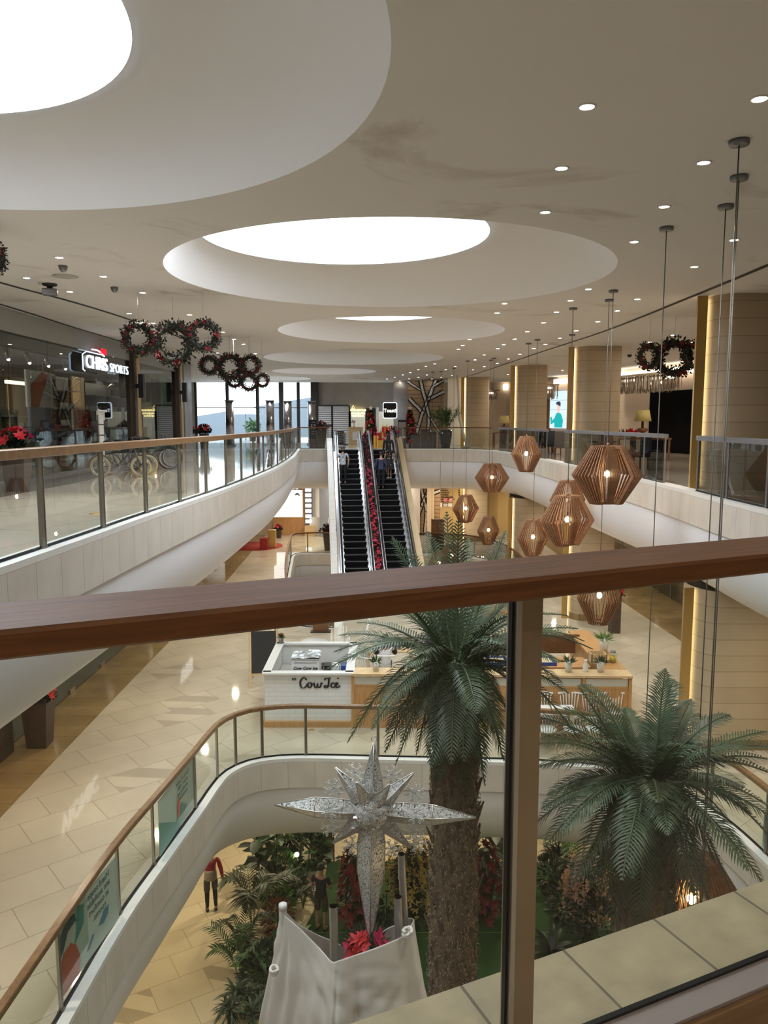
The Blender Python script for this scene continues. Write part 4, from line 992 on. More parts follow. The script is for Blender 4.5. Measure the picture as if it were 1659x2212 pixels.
# roller shutters
def slat_mat(name, c1, c2, h, e=0):
    m = brick_mat(name, c1, c2, (.30, .32, .35), 50, h, .012, .35, 0, noise=0)
    return m
shm = mat('shutter_white', (.80,.83,.88), .35)
for x0, x1, lab in ((687, 717, 'white roller shutter left, beside the dark entrance pier'), (718, 755, 'white roller shutter right, beside the snack counter')):
    a, b = ond(x0, 957, 49.6), ond(x1, 877, 49.6); W = b.x-a.x; H = b.z
    o = empty('roller_shutter', ((a.x+b.x)/2, 49.6, 0), 0, lab, 'shutter')
    m = MB()
    for k in range(18): m.box((0, 0, H*(k+.5)/18), (W-.08, .04, H/18-.035))
    m.build('slats', shm, o)
    MB().box((0, .06, H/2), (W-.06, .03, H)).build('backing', mat('shutter_gap%d' % x0, (.25,.28,.32), .5), o)
    for s in (-1, 1): MB().box((s*W/2, 0, H/2), (.08, .1, H)).build('guide_rail', M['dark'], o)
    MB().box((0, 0, H+.03), (W, .14, .1)).build('header', M['dark'], o)
    if x0 == 687: MB().box((0, -.02, H*.48), (W, .06, .12)).build('mid_rail', M['dark'], o)
# snack shop with a glowing script sign
sbox('wall_far.009', (ond(756, 900, 49.8).x, 49.7, 1.02), (.14, .3, 2.02), M['dark'])
o = empty('shop_sign', ond(773, 891, 50.0), 0, 'small glowing yellow lettering over the far snack counter', 'sign')
gl = emit_mat('yellow_neon', (1, .80, .32), 2.4)
for k, (wd, z) in enumerate(((.95, .14), (.95, -.06), (.8, -.22))):
    m = MB(); rg = random.Random(k)
    x = -wd/2
    while x < wd/2:
        s = rg.uniform(.05, .09); m.box((x+s/2, 0, z+rg.uniform(-.01, .01)), (s, .03, rg.uniform(.09, .15))); x += s+.03
    m.build('lettering_row', gl, o)
m = MB(); m.tube([(-.40, 0, .24), (-.30, 0, .46), (-.20, 0, .24), (-.40, 0, .24)], .015, 5); m.build('triangle_mark', gl, o)
o = empty('snack_counter', (ond(769, 950, 47.5).x, 47.5, 0), 0, 'light wooden counter of the far snack shop', 'counter')
MB().box((0, 0, .5), (.85, .6, 1.0)).build('body', M['wood_light'], o, bevel=.01); MB().box((0, 0, 1.02), (.92, .68, .05)).build('worktop', M['wood_light'], o); MB().box((0, -.31, .5), (.4, .02, .5)).build('front_panel', M['paper'], o)
m = MB(); rg = random.Random(3)
o = empty('flower_vase', (ond(764, 925, 47.5).x, 47.5, 1.045), 0, 'little vase with pink flowers on the far wooden counter', 'vase')
MB().lathe([(.05, 0), (.07, .1), (.04, .2)], n=10).build('vase', M['whiteplastic'], o)
for k in range(6): MB().ball((rg.uniform(-.1, .1), rg.uniform(-.1, .1), .3+rg.uniform(-.04, .1)), .06, 8).build('flower', mat('pale_pink', (.6,.35,.5), .6) if k == 0 else bpy.data.materials['pale_pink'], o)
# shop window frame behind the left tree
fbox(812, 880, 818, 957, 48.6, .1, 'wall_far', M['whiteplastic'])['kind'] = 'structure'
fbox(789, 882, 812, 956, 50.0, .06, 'dark_shop_panel', M['dark'], 'dark shop panel behind the left Christmas tree', 'panel')
# square hanging sign "Toast!"
a, b = ond(827, 904, 47.6), ond(858, 869, 47.6)
o = empty('square_sign', ((a.x+b.x)/2, 47.6, (a.z+b.z)/2), 0, 'black rounded square sign with white lettering and lit rim', 'sign')
def rsq(w, h, r, n=5):
    p = []
    for cx, cz, a0 in ((w-r, h-r, 0), (-w+r, h-r, 90), (-w+r, -h+r, 180), (w-r, -h+r, 270)):
        for i in range(n+1): p.append((cx+r*math.cos(R(a0+90*i/n)), cz+r*math.sin(R(a0+90*i/n))))
    return p
hw_, hh_ = (b.x-a.x)/2, (b.z-a.z)/2
MB().plate(rsq(hw_, hh_, .12), (0, .12, 0), (1, 0, 0), (0, 0, 1), .10).build('lit_rim', emit_mat('rim_glow', (.75,.85,1), 1.6), o)
MB().plate(rsq(hw_-.04, hh_-.04, .10), (0, .0, 0), (1, 0, 0), (0, 0, 1), .06).build('face', M['blackgloss'], o)
text('Toast!', .30, emit_mat('toast_letters', (1,.95,.85), 1.8), o, (0, -.075, -.02), (PI/2, 0, 0), extrude=.01, bold=.006)
MB().box((0, .45, 0), (.2, .6, .1)).build('wall_bracket', M['dark'], o)
# Christmas trees
def xmas_tree(loc, h, r, lab, seed):
    rng = random.Random(seed); o = empty('christmas_tree', loc, 0, lab, 'christmas tree', 'red and gold christmas trees')
    m = MB(); m.lathe([(r*.9, .18), (r*.45, h*.55), (.03, h)], n=12)
    for i in range(1500):
        t = rng.random()**1.4; z = .15+t*(h-.15); rr = r*(1-t)*rng.uniform(.75, 1.05)+.03; a = rng.uniform(0, 2*PI)
        d = V((math.cos(a), math.sin(a), rng.uniform(-.6, .2)))
        leafquad(m, (math.cos(a)*rr*.8, math.sin(a)*rr*.8, z), d, (0, 0, 1), .16, .05, 0)
    m.build('foliage', M['leafdark'], o, fixn=False)
    MB().cyl((0, 0, 0), (0, 0, .25), .06, .05, 8).build('trunk', M['darkbrown'], o)
    ball = MB().ball((0, 0, 0), .065, 10).mesh('bauble', M['redball']); gold = MB().ball((0, 0, 0), .05, 10).mesh('bauble', M['gilt'])
    for i in range(46):
        t = (i+.5)/46; z = .2+(t**1.15)*(h-.35); rr = r*(1-z/h)*1.02+.04; a = i*2.4
        place('bauble', ball if i % 4 else gold, o, (math.cos(a)*rr, math.sin(a)*rr, z))
    for i in range(9):
        z = .3+h*.8*i/9; rr = r*(1-z/h)+.05; a = -PI/2+math.sin(i*2.1)*1.2
        q = place('poinsettia', PT[0], o, (math.cos(a)*rr, math.sin(a)*rr, z), (PI/2, 0, 0)); q.scale = (.15,)*3
    m = MB(); p = []
    for k in range(10): rr = .15 if k % 2 == 0 else .06; p.append((rr*math.sin(2*PI*k/10), rr*math.cos(2*PI*k/10)))
    m.plate(p, (0, .015, h+.08), (1, 0, 0), (0, 0, 1), .03); m.build('star_topper', mat('tree_star%d' % seed, (.75,.68,.5), .3, .4), o)
xmas_tree((ond(801, 962, 42.0).x, 42.0, 0), 2.02, .46, 'tall red-decorated Christmas tree beside the wrapped gifts', 1)
xmas_tree((ond(885, 962, 43.0).x, 43.0, 0), 2.05, .46, 'red-decorated Christmas tree between the photo board and the patterned wall', 2)
# wrapped gifts
def gift(x0, y0, x1, y1, d, dp, m, rib, lab, z0=0, z1=None):
    a, b = ond(x0, y1, d), ond(x1, y0, d); H = (b.z if z1 is None else z1)-z0; W = b.x-a.x
    o = empty('wrapped_gift', ((a.x+b.x)/2, d+dp/2, z0), 0, lab, 'gift box', 'wrapped gifts between the trees')
    MB().box((0, 0, H/2), (W, dp, H)).build('box', m, o)
    MB().box((0, 0, H/2), (W*.16, dp+.02, H+.02)).box((0, 0, H/2), (W+.02, dp*.16, H+.02)).build('ribbon', rib, o)
    for s in (-1, 1): MB().tube([(0, 0, H), (s*.12, 0, H+.14), (s*.17, 0, H+.05), (0, 0, H)], .022, 6).build('bow', rib, o)
    return H
gift(807, 941, 818, 965, 41.2, .3, M['gilt'], M['redpaint'], 'upright gold gift box with red ribbon beside the left tree')
gift(819, 951, 827, 965, 41.0, .22, M['gilt'], M['redpaint'], 'small gold gift box with red ribbon in front of the big red one')
h1 = gift(815, 935, 838, 965, 41.9, .5, M['redpaint'], M['gilt'], 'big red gift box with gold ribbon between the trees')
gift(825, 926, 838, 936, 42.0, .3, M['redpaint'], M['gilt'], 'red gift box stacked on top of the big red one', h1+.02, h1+.30)
gift(828, 947, 836, 965, 41.3, .2, M['redpaint'], M['paper'], 'narrow red gift box at the right of the gift pile')
struct(tag(MB().lathe([(1.0, 0), (1.0, .012), (1e-4, .014)], n=32, sx=1.1, sy=.7).build('floor.006', M['redpaint'], None, (ond(815, 962, 42).x, 42.1, 0))), 'red floor mat under the gifts')
planter((ond(848, 962, 40.6).x, 40.6, 0), .38, .44, .72, 'dark planter with red poinsettias right of the gift pile', 9, .34, 9)
# boards and pots
def board(x0, y0, x1, y1, d, lab, mt, stand=True):
    a, b = ond(x0, y1, d), ond(x1, y0, d)
    o = empty('sign_board', ((a.x+b.x)/2, d, 0), 0, lab, 'sign board'); W = b.x-a.x
    MB().box((0, 0, (a.z+b.z)/2), (W, .05, b.z-a.z)).build('panel', mt, o)
    if stand: MB().box((0, .03, a.z/2), (W*.9, .3, max(.05, a.z))).build('pedestal', M['darkbrown'], o)
    return o, W, a.z, b.z
o, W, za, zb = board(860, 907, 878, 947, 40.6, 'dark photo board on a brown pedestal right of the escalators', M['blackgloss'])
MB().box((0, -.03, zb-.28), (W*.86, .01, .34)).build('photo', mat('photo_print', (.25,.22,.21), .4), o); MB().box((0, -.03, za+.30), (W*.86, .01, .36)).build('photo', mat('photo_print2', (.16,.15,.15), .4), o); MB().box((0, -.032, za+.06), (W*.8, .01, .08)).build('caption_strip', M['paper'], o)
o, W, za, zb = board(668, 907, 686, 948, 40.7, 'tall black notice board on a brown pedestal left of the escalators', M['blackgloss'])
for k in range(6): MB().box((0, -.03, zb-.12-.12*k), (W*(.6 if k % 2 else .4), .01, .03)).build('text_line', M['greymetal'], o)
MB().box((0, -.03, zb-.36), (.2, .012, .18)).build('pictogram', M['concrete'], o)
# chalkboard with handwriting
o = empty('chalk_sign', (ond(733, 957, 44.5).x, 44.5, 0), R(-8), 'leaning black chalkboard with white handwriting near the left escalator', 'chalkboard')
MB().plate([(-.27,.04),(.27,.04),(.25,.84),(-.25,.84)], (0, 0, 0), (1, 0, 0), (0, .14, 1), .03).build('board', M['chalk'], o)
rg = random.Random(8); m = MB()
for k in range(6):
    x = -.18
    while x < .16:
        s = rg.uniform(.03, .09); m.tube([(x, .12*(.75-.11*k)-.035, .75-.11*k), (x+s*.5, .12*(.75-.11*k)-.035, .77-.11*k), (x+s, .12*(.75-.11*k)-.035, .75-.11*k)], .007, 4); x += s+.03
m.build('chalk_writing', M['paper'], o); MB().bar((-.2, .3, 0), (-.2, .13, .7), .03, .03).bar((.2, .3, 0), (.2, .13, .7), .03, .03).build('rear_legs', M['wood_dark'], o)
# low stools and table by the counter
o = empty('cafe_table', (ond(745, 955, 46.3).x, 46.3, 0), 0, 'small wooden cafe table beside the chalkboard', 'table')
MB().lathe([(.32, .70), (.32, .74), (1e-4, .74)], n=18).build('top', M['wood_light'], o); MB().cyl((0, 0, 0), (0, 0, .7), .03, .03, 8).lathe([(.2, 0), (.2, .03), (.03, .04)], n=14).build('pedestal', M['dark'], o)
# three dark pedestals and the tall plant
for x0, x1, y0, lab in ((888, 908, 940, 'short dark slatted pedestal, leftmost of three'), (909, 926, 928, 'tallest dark slatted pedestal, middle of three'), (926, 944, 934, 'dark slatted pedestal, rightmost of three')):
    a, b = ond(x0, 968, 40.5), ond(x1, y0, 40.5); o = empty('display_pedestal', ((a.x+b.x)/2, 40.7, 0), 0, lab, 'pedestal', 'dark pedestals behind the railing'); W = b.x-a.x; H = b.z
    MB().box((0, 0, H/2), (W-.03, .4, H)).build('body', M['darkbrown'], o)
    m = MB()
    for k in range(9): m.box((-W/2+W*(k+.5)/9, -.205, (H-.1)/2), (W/9-.015, .012, H-.1))
    m.build('slats', mat('pedestal_slats', (.09,.06,.045), .6) if 'pedestal_slats' not in bpy.data.materials else bpy.data.materials['pedestal_slats'], o); MB().box((0, 0, H-.03), (W, .44, .08)).build('cap', M['dark'], o)
o = empty('potted_palm', (ond(963, 968, 40.3).x, 40.4, 0), 0, 'feathery bamboo-like plant in a tall black pot on the upper floor', 'potted plant')
MB().lathe([(.22, 0), (.31, .55), (.34, .95), (.30, .95), (.29, .85)], n=22).build('pot', M['blackgloss'], o)
rg = random.Random(12); m = MB(); lm = MB()
for i in range(16):
    a = rg.uniform(0, 2*PI); L = rg.uniform(.7, 1.25); b = V((math.cos(a)*.1, math.sin(a)*.1, .85)); t = b+V((math.cos(a)*rg.uniform(.15, .8)-.12, math.sin(a)*.4, L))
    mid = (b+t)/2+V((0, 0, .2)); pts = smooth_path([b, mid, t], 5); m.tube(pts, .008, 5)
    for p in pts[3:]:
        for k in range(6): d = rnd_dir(rg); leafquad(lm, p, d+V((0, 0, -.2)), (0, 0, 1), .27, .035, 0)
m.build('stems', M['leaf2'], o); lm.build('leaves', M['leaf'], o, fixn=False)
# patterned wall: plank panel with white branches outlined in black
def patterned(x0, x1, zb, zt, d, lab, seed):
    o = empty('wall_pattern', (x0, d, zb), 0); struct(o, lab); W, H = x1-x0, zt-zb
    pm = brick_mat('plank_wall%d' % seed, (.40,.27,.17), (.46,.32,.21), (.10,.06,.04), 20, .24, .010, .6, .3, noise=.1)
    MB().box((W/2, .1, H/2), (W, .1, H)).build('plank_panel', mat('plank%d' % seed, (.43,.30,.19), .6), o)
    m = MB()
    for k in range(int(H/.24)): m.box((W/2, .045, .12+k*.24), (W, .012, .018))
    m.build('plank_joints', M['darkbrown'], o)
    rg = random.Random(seed); wm = MB(); bm_ = MB()
    segs = [((.15, .0), (.42, .5)), ((.42, .5), (.78, 1)), ((.42, .5), (.05, .72)), ((.55, .70), (1.0, .82)), ((.55, .0), (.60, .45)), ((.60, .45), (.36, 1)), ((.60, .45), (.98, .12)), ((.30, .28), (0, .38)), ((.8, .0), (.62, .25)), ((.36, .85), (.0, .98)), ((.7, .9), (1, 1.0)), ((.25, .0), (.16, .4))]
    for i, (p, q) in enumerate(segs):
        p = (p[0]*W, p[1]*H); q = (q[0]*W, q[1]*H); d_ = V((q[0]-p[0], 0, q[1]-p[1])); n_ = V((-d_.z, 0, d_.x)).normalized()
        w = .20 if i < 6 else .13
        y = .025-.0025*i
        wm.bar((p[0], y, p[1]), (q[0], y, q[1]), .02, w, n_)
        for s in (-1, 1):
            k = 7; pts = [V((p[0], y-.012, p[1]))+d_*(j/k)+n_*(s*w/2+rg.uniform(-.02, .02)) for j in range(k+1)]; bm_.tube(pts, .034 if w > .15 else .024, 4)
        for j in range(int(d_.length/.16)): c = V((p[0], y-.014, p[1]))+d_*((j+.5)*.16/d_.length); bm_.bar(c-n_*w*.28, c+n_*w*.05, .012, .02)
    wm.build('white_branches', M['white'], o); bm_.build('black_outlines', M['blackpaint'], o)
patterned(ond(880, 900, 46.5).x, ond(958, 900, 46.5).x, .0, HC-.05, 46.5, 'wooden plank wall with white branches outlined in black on the upper floor', 1)
patterned(ond(880, 1090, 46.6).x, ond(950, 1090, 46.6).x, L1+.0, -2.2, 46.6, 'wall patterned with black-outlined white branches on the middle floor', 2)
sbox('wall_far.010', (ond(930, 1090, 46.4).x, 46.35, -3.9), (.42, .3, 3.2), M['beige'], 'beige pier in front of the lower patterned wall')
sbox('wall_far.011', (ond(898, 1090, 46.4).x-.2, 46.35, -3.9), (.9, .3, 3.2), mat('grey_pier', (.36,.33,.31), .7), 'grey pier left of the lower patterned wall')
o = empty('glass_fin', (ond(990, 960, 41).x, 41, 0), 0, 'slanting white banner pole near the far columns', 'pole'); MB().tube([(-.1, 0, 3.8), (.05, 0, 1.6), (.42, 0, .1)], [.05, .09, .05], 8).build('blade', M['whiteplastic'], o); MB().box((.42, 0, .03), (.4, .3, .06)).build('base', M['greymetal'], o)
sbox('wall_far.012', (ond(985, 900, 45).x, 44.9, 1.94), (1.0, .2, 3.86), M['whiteplastic'], 'white panel wall left of the farthest column')

# ---------------- lobby behind the right columns
P0, P1 = V((15.5, 24.9, 0)), V((7.2, 53, 0)); LD = (P1-P0).normalized(); LN = V((LD.y, -LD.x, 0)) ; LN = -LN if LN.y > 0 else LN
lrz = math.atan2(LD.y, LD.x)
LL = (P1-P0).length
def lob(px):
    r = _ray(px, 900); rr = V((r.x, r.y, 0)); # intersection with the lobby wall
    n = V((-LD.y, LD.x, 0)); t = P0.dot(n)/rr.dot(n); return rr*t
w_ = MB().box((LL/2, 0, 1.94), (LL, .2, 3.88)).build('wall_lobby', mat('lobby_wall', (.56,.47,.39), .7), None, P0, (0, 0, lrz)); struct(w_, 'pale beige lobby wall behind the right columns')
side = -1 if V((-LD.y, LD.x, 0)).dot(P0) > 0 else 1
def lbox(px0, px1, z0, z1, th, off_, name, m, label, cat, kind=None):
    a, b = lob(px0), lob(px1); s = ((a+b)/2-P0).dot(LD); W = abs((b-a).dot(LD)); y = side*(.1+off_+th/2)
    o = MB().box((0, 0, (z1-z0)/2), (W, th, z1-z0)).build(name, m, None, P0+LD*s+V((-LD.y, LD.x, 0))*y+V((0, 0, z0)), (0, 0, lrz)); o['dims'] = [W, th, z1-z0]
    if kind: o['kind'] = kind
    return tag(o, label, cat)
def lz(py, px): 
    p = lob(px); d = p.y; return ond(px, py, d).z
lbox(1411, 1512, 0, 2.72, .12, .0, 'dark_glass_wall', mat('matte_black_wall', (.006,.006,.007), 1.0, spec=.05), 'large black glass wall panel in the lobby left of the nearest column', 'wall panel')
MBc = lbox(1330, 1520, 3.42, 3.70, .25, .05, 'cove_lamp', M['cove'], 'glowing cove light strip above the crystal chandelier', 'cove light')
lbox(1206, 1236, 3.46, 3.72, .2, .05, 'cove_lamp', M['cove'], 'glowing cove light strip seen between the second and third columns', 'cove light')
lbox(1056, 1100, 3.40, 3.76, .2, .05, 'cove_lamp', M['cove'], 'glowing cove light strip seen beside the farthest columns', 'cove light')
lbox(1180, 1193, 0, lz(846, 1185), .12, .02, 'wood_panel', M['wood_dark'], 'reddish-brown wood panel beside the lit screen', 'panel')
# lit video wall with an illustrated man
o = lbox(1195, 1232, lz(925, 1215), lz(845, 1215), .1, .02, 'video_screen', emit_mat('screen_pale_blue', (.62,.78,.90), .95), 'tall lit screen showing a cartoon man in a teal jumper', 'screen')
W, th, H = o['dims']; sx_ = -1 if LD.x < 0 else 1
def scr(poly, m, name, dz=0):
    MB().plate([(a*W*-1, b*H) for a, b in poly], (0, side*(th/2+.012+dz), 0), (1, 0, 0), (0, 0, 1), .006).build(name, m, o)
tl = emit_mat('screen_teal', (.02,.42,.42), .9); sk = emit_mat('screen_skin', (.85,.55,.50), .9); hr = emit_mat('screen_dark', (.05,.05,.10), .8); dz_ = .01
scr([(-.2,.02),(.25,.02),(.30,.2),(.18,.38),(.04,.43),(-.10,.40),(-.22,.25)], tl, 'jumper_shape'); scr([(-.2,.16),(-.42,.10),(-.46,.3),(-.36,.31),(-.34,.2),(-.2,.28)], tl, 'sleeve_shape')
scr([(.06,.42),(-.04,.42),(-.08,.62),(-.05,.66),(.10,.66),(.12,.52)], sk, 'face_shape', .004); scr([(.13,.58),(.15,.68),(.06,.73),(-.10,.71),(-.12,.64),(-.04,.64),(.08,.60)], hr, 'hair_shape', .008)
for k in (1, 2, 3): MB().box((0, side*(th/2+.005), H*k/4), (W, .006, .012)).build('screen_joint', M['greymetal'], o)
# poster with lettering between the far columns
o = lbox(1058, 1094, lz(924, 1075), lz(872, 1075), .06, .02, 'wall_poster', mat('poster_blue', (.16,.27,.36), .5), 'blue film-like poster of dark figures between the far columns', 'poster')
W, th, H = o['dims']
MB().plate([(-a*W, b*H) for a, b in [(-.45,.0),(.42,.0),(.40,.3),(.22,.5),(.25,.72),(.1,.85),(-.05,.72),(-.12,.95),(-.32,.98),(-.36,.7),(-.3,.45),(-.45,.3)]], (0, side*(th/2+.01), 0), (1, 0, 0), (0, 0, 1), .006).build('figure_print', mat('poster_figures', (.06,.035,.03), .6), o)
rz_ = 0 if side < 0 else PI
text('TE\nING\nVER', .42, M['paper'], o, (0, side*(th/2+.02), H*.42), (PI/2, 0, rz_), extrude=.004, bold=.012, line=.75)
# chandelier of hanging crystal rods
def chandelier(px0, px1, ztop, zbot, dist, lab, seed, n=90):
    rg = random.Random(seed); a, b = lob(px0), lob(px1); s = ((a+b)/2-P0).dot(LD); W = abs((b-a).dot(LD))
    o = empty('crystal_chandelier', P0+LD*s+V((-LD.y, LD.x, 0))*side*dist+V((0, 0, ztop)), lrz, lab, 'chandelier')
    MB().box((0, 0, .05), (W, 1.1, .08)).build('canopy', mat('warm_metal%d' % seed, (.45,.36,.25), .3, .8), o); H = ztop-zbot
    rod = MB().cyl((0, 0, 0), (0, 0, -1), .022, .022, 6).mesh('crystal_rod', M['crystal'])
    for i in range(n):
        q = place('crystal_rod', rod, o, (rg.uniform(-W/2, W/2), rg.uniform(-.5, .5), 0)); q.scale = (1, 1, H*rg.uniform(.62, 1)+.02)
    for i in range(max(4, int(W*1.2))): MB().ball((-W/2+W*(i+.5)/max(4, int(W*1.2)), rg.uniform(-.3, .3), -H*.45), .05, 8).build('bulb', M['chbulb'], o)
    cm = MB()
    for i in range(int(W*110)):
        x, y, l = rg.uniform(-W/2, W/2), rg.uniform(-.5, .5), H*rg.uniform(.7, 1); cm.cyl((x, y, 0), (x, y, -l), .016, .016, 5, 0, False)
    tag(cm.build('crystal_curtain', M['crystal2'], o, fixn=False), kind='stuff')
    MB().box((0, 0, -.12), (W*.98, .3, .10)).build('light_tray', M['chtray'], o)
M['crystal2'] = mat('smoky_crystal', (.30, .25, .20), .15, .3); M['crystal'] = glass_mat('crystal', (.80,.74,.66), 1.9, .05); M['chbulb'] = emit_mat('chandelier_bulb', (1,.85,.65), 16); M['chtray'] = emit_mat('chandelier_tray', (1,.84,.66), 2.2)
chandelier(1336, 1520, 3.30, 2.60, 1.6, 'wide chandelier of hanging crystal rods between the second column and the nearest one', 3)
chandelier(1180, 1240, 3.30, 2.55, 1.5, 'crystal rod chandelier seen between the second and third columns', 4, 50)
chandelier(1050, 1104, 3.30, 2.75, 1.4, 'grey crystal chandelier seen between the farthest columns', 5, 40)
# furniture glimpsed over and through the grey railings
def table_lamp(loc, lab, h=.95, base=.75):
    o = empty('table_lamp', (loc[0], loc[1], base), 0, lab, 'table lamp')
    MB().lathe([(.30, h-.42), (.22, h-.02), (.20, h-.02), (.28, h-.42)], n=20).build('lamp_shade', M['lampshade'], o)
    MB().lathe([(.10, 0), (.10, .03), (.03, .06), (.05, .16), (.20, .26), (.18, .34), (.05, .36), (.03, h-.3)], n=16).build('base', M['wood_dark'], o)
p = ond(1387, 940, 27.5); table_lamp(p, 'table lamp with a pale yellow shade beside the black lobby wall', 1.0, .80)
def sideboard(loc, w, lab):
    o = empty('console_table', (loc[0], loc[1], 0), 0, lab, 'table'); MB().box((0, 0, .77), (w, .6, .06)).build('top', M['wood_dark'], o)
    for sx in (-1, 1):
        for sy in (-1, 1): MB().box((sx*(w/2-.06), sy*.24, .37), (.06, .06, .74)).build('leg', M['wood_dark'], o)
sideboard(p, 1.9, 'dark console table carrying the pale yellow table lamp')
p2 = ond(1343, 930, 27.6); o = empty('christmas_arrangement', (p2.x, 27.6, .80), 0, 'dark festive foliage arrangement with red bows on the lobby console', 'decoration')
m = MB(); rg = random.Random(2)
for i in range(140): d = rnd_dir(rg); d.z = abs(d.z); leafquad(m, V((rg.uniform(-.4, .4), 0, .05)), d, rnd_dir(rg), .32, .05, 0)
m.build('foliage', M['leafdark'], o, fixn=False)
for k, x in enumerate((.25, .45)): q = place('poinsettia', PT[0], o, (x, -.12, .22-.05*k), (PI/2, 0, 0)); q.scale = (.17,)*3
p3 = ond(1089, 915, 42); table_lamp(p3, 'small yellow table lamp beside the blue poster', .9, .8); sideboard(p3, 1.2, 'dark console under the small yellow lamp near the far columns')
def armchair(loc, yaw, m, lab, grp):
    o = empty('lobby_chair', (loc[0], loc[1], 0), yaw, lab, 'chair', grp)
    MB().box((0, 0, .42), (.56, .54, .14)).build('seat', m, o, bevel=.03); MB().box((0, .25, .72), (.54, .10, .56)).build('backrest', m, o, bevel=.03)
    for sx in (-1, 1):
        for sy in (-1, 1): MB().bar((sx*.23, sy*.22, 0), (sx*.22, sy*.21, .36), .04, .04).build('leg', M['wood_dark'], o)
bz = mat('taupe_fabric', (.20,.17,.15), .8); dkf = mat('dark_fabric', (.035,.035,.042), .8)
k = 0
for px, d, m_, lab in ((1070, 38.5, dkf, 'dark lobby chair behind the railing near the farthest column'), (1088, 37.8, bz, 'taupe lobby chair behind the railing next to the third column'), (1145, 33, dkf, 'dark lobby chair behind the railing right of the third column, leftmost there'), (1168, 31.5, dkf, 'dark lobby chair in the middle of the second railing bay'), (1200, 30, bz, 'taupe lobby chair behind the railing just left of the second column'), (1275, 24.6, bz, 'taupe lobby chair behind the railing just right of the second column'), (1350, 24.2, dkf, 'dark lobby chair behind the railing below the festive foliage'), (1378, 22.4, dkf, 'dark lobby chair near the front of the big railing bay')):
    q = onz(px, 1000, 0); x = ond(px, 950, d).x; armchair((max(x, 6.9), d), R(20+37*k), m_, lab, 'lobby chairs behind the grey railings'); k += 1
def ltable(px, d, lab):
    x = ond(px, 950, d).x; o = empty('lobby_table', (max(x, 7.2), d, 0), 0, lab, 'table'); MB().lathe([(.5, .70), (.5, .74), (1e-4, .74)], n=24).build('top', M['blackgloss'], o); MB().cyl((0, 0, .02), (0, 0, .7), .05, .05, 10).lathe([(.28, 0), (.28, .03), (.05, .05)], n=18).build('pedestal', M['greymetal'], o)
ltable(1158, 31.5+1.3, 'round black lobby table behind the second railing bay'); ltable(1300, 25.5, 'round black lobby table behind the big railing bay'); ltable(1080, 39.5, 'round black lobby table near the farthest columns')
# ================================================================ MIDDLE FLOOR
def lab_box(name, c, d, m, label, cat, rz=0, bevel=0, group=None):
    return tag(MB().box((0, 0, 0), d).build(name, m, None, c, (0, 0, rz), bevel), label, cat, group)
# ---- white brick ice kiosk
KX0, KX1, KY0, KY1, KH = -2.70, -.72, 16.78, 19.15, 1.27
kz = L1
o = empty('ice_kiosk', ((KX0+KX1)/2, KY0, kz), 0, 'white brick kiosk with black script lettering and open top', 'kiosk'); W = KX1-KX0; D = KY1-KY0
f = MB().plate([(-W/2, .13), (W/2, .13), (W/2, KH-.04), (-W/2, KH-.04)], (0, 0, 0), (1, 0, 0), (0, 1, 0), .1)
wb = brick_mat('white_brick_face', (.80,.81,.82), (.83,.84,.85), (.66,.67,.69), .30, .10, .005, .35, .5, noise=0, bump=.5)
f.build('brick_front', wb, o, (0, .1, 0), (PI/2, 0, 0))
MB().plate([(.1, .13), (D, .13), (D, KH-.04), (.1, KH-.04)], (0, 0, 0), (1, 0, 0), (0, 1, 0), .1).build('brick_side', wb, o, (-W/2, 0, 0), (PI/2, 0, PI/2))
MB().plate([(.1, .13), (D, .13), (D, KH-.04), (.1, KH-.04)], (0, 0, 0), (1, 0, 0), (0, 1, 0), .1).build('brick_side', wb, o, (W/2-.1, 0, 0), (PI/2, 0, PI/2))
MB().box((0, -.01, .065), (W+.02, .14, .13)).build('wood_plinth', M['wood'], o)
MB().box((-W/2+.01, D/2, .065), (.12, D, .13)).build('wood_plinth', M['wood'], o)
m = MB(); m.box((0, .0, KH-.02), (W+.06, .2, .045)); m.box((-W/2+.05, D/2, KH-.02), (.2, D, .045)); m.box((W/2-.05, D/2, KH-.02), (.2, D, .045)); m.box((0, D-.05, KH-.02), (W+.06, .16, .045)); m.build('white_counter_top', M['whiteplastic'], o)
MB().box((0, D-.05, KH*.5), (W-.2, .06, KH-.1)).build('rear_panel', M['whiteplastic'], o); MB().box((0, D/2, .05), (W-.2, D-.2, .04)).build('inner_floor', M['concrete'], o)
MB().box((0, D*.78, .74), (W-.25, .55, .05)).box((0, D*.78, .4), (W-.3, .5, .04)).build('work_shelf', M['concrete'], o)
# script lettering "Cow Ice"
def script(strokes, s, r, parent, loc, name, m_):
    m = MB()
    for st in strokes:
        pts = smooth_path([V((x*s, 0, y*s)) for x, y in st], 4); n = len(pts)
        rs = []
        for i, p in enumerate(pts):
            d = (pts[min(i+1, n-1)]-pts[max(i-1, 0)]); d = d.normalized() if d.length > 0 else V((1,0,0))
            rs.append(r*(.62+.62*abs(d.z)))
        m.tube(pts, rs, 8)
    return m.build(name, m_, parent, loc)
COW = [[(.62,.80),(.52,.96),(.30,.98),(.08,.70),(.05,.30),(.22,.03),(.45,.05),(.62,.22),(.74,.40)],
       [(1.02,.52),(.84,.50),(.76,.28),(.86,.06),(1.02,.08),(1.12,.30),(1.04,.52),(1.18,.42),(1.34,.46)],
       [(1.34,.50),(1.38,.20),(1.48,.04),(1.62,.16),(1.68,.46),(1.68,.18),(1.80,.04),(1.96,.18),(2.02,.50),(2.12,.44)]]
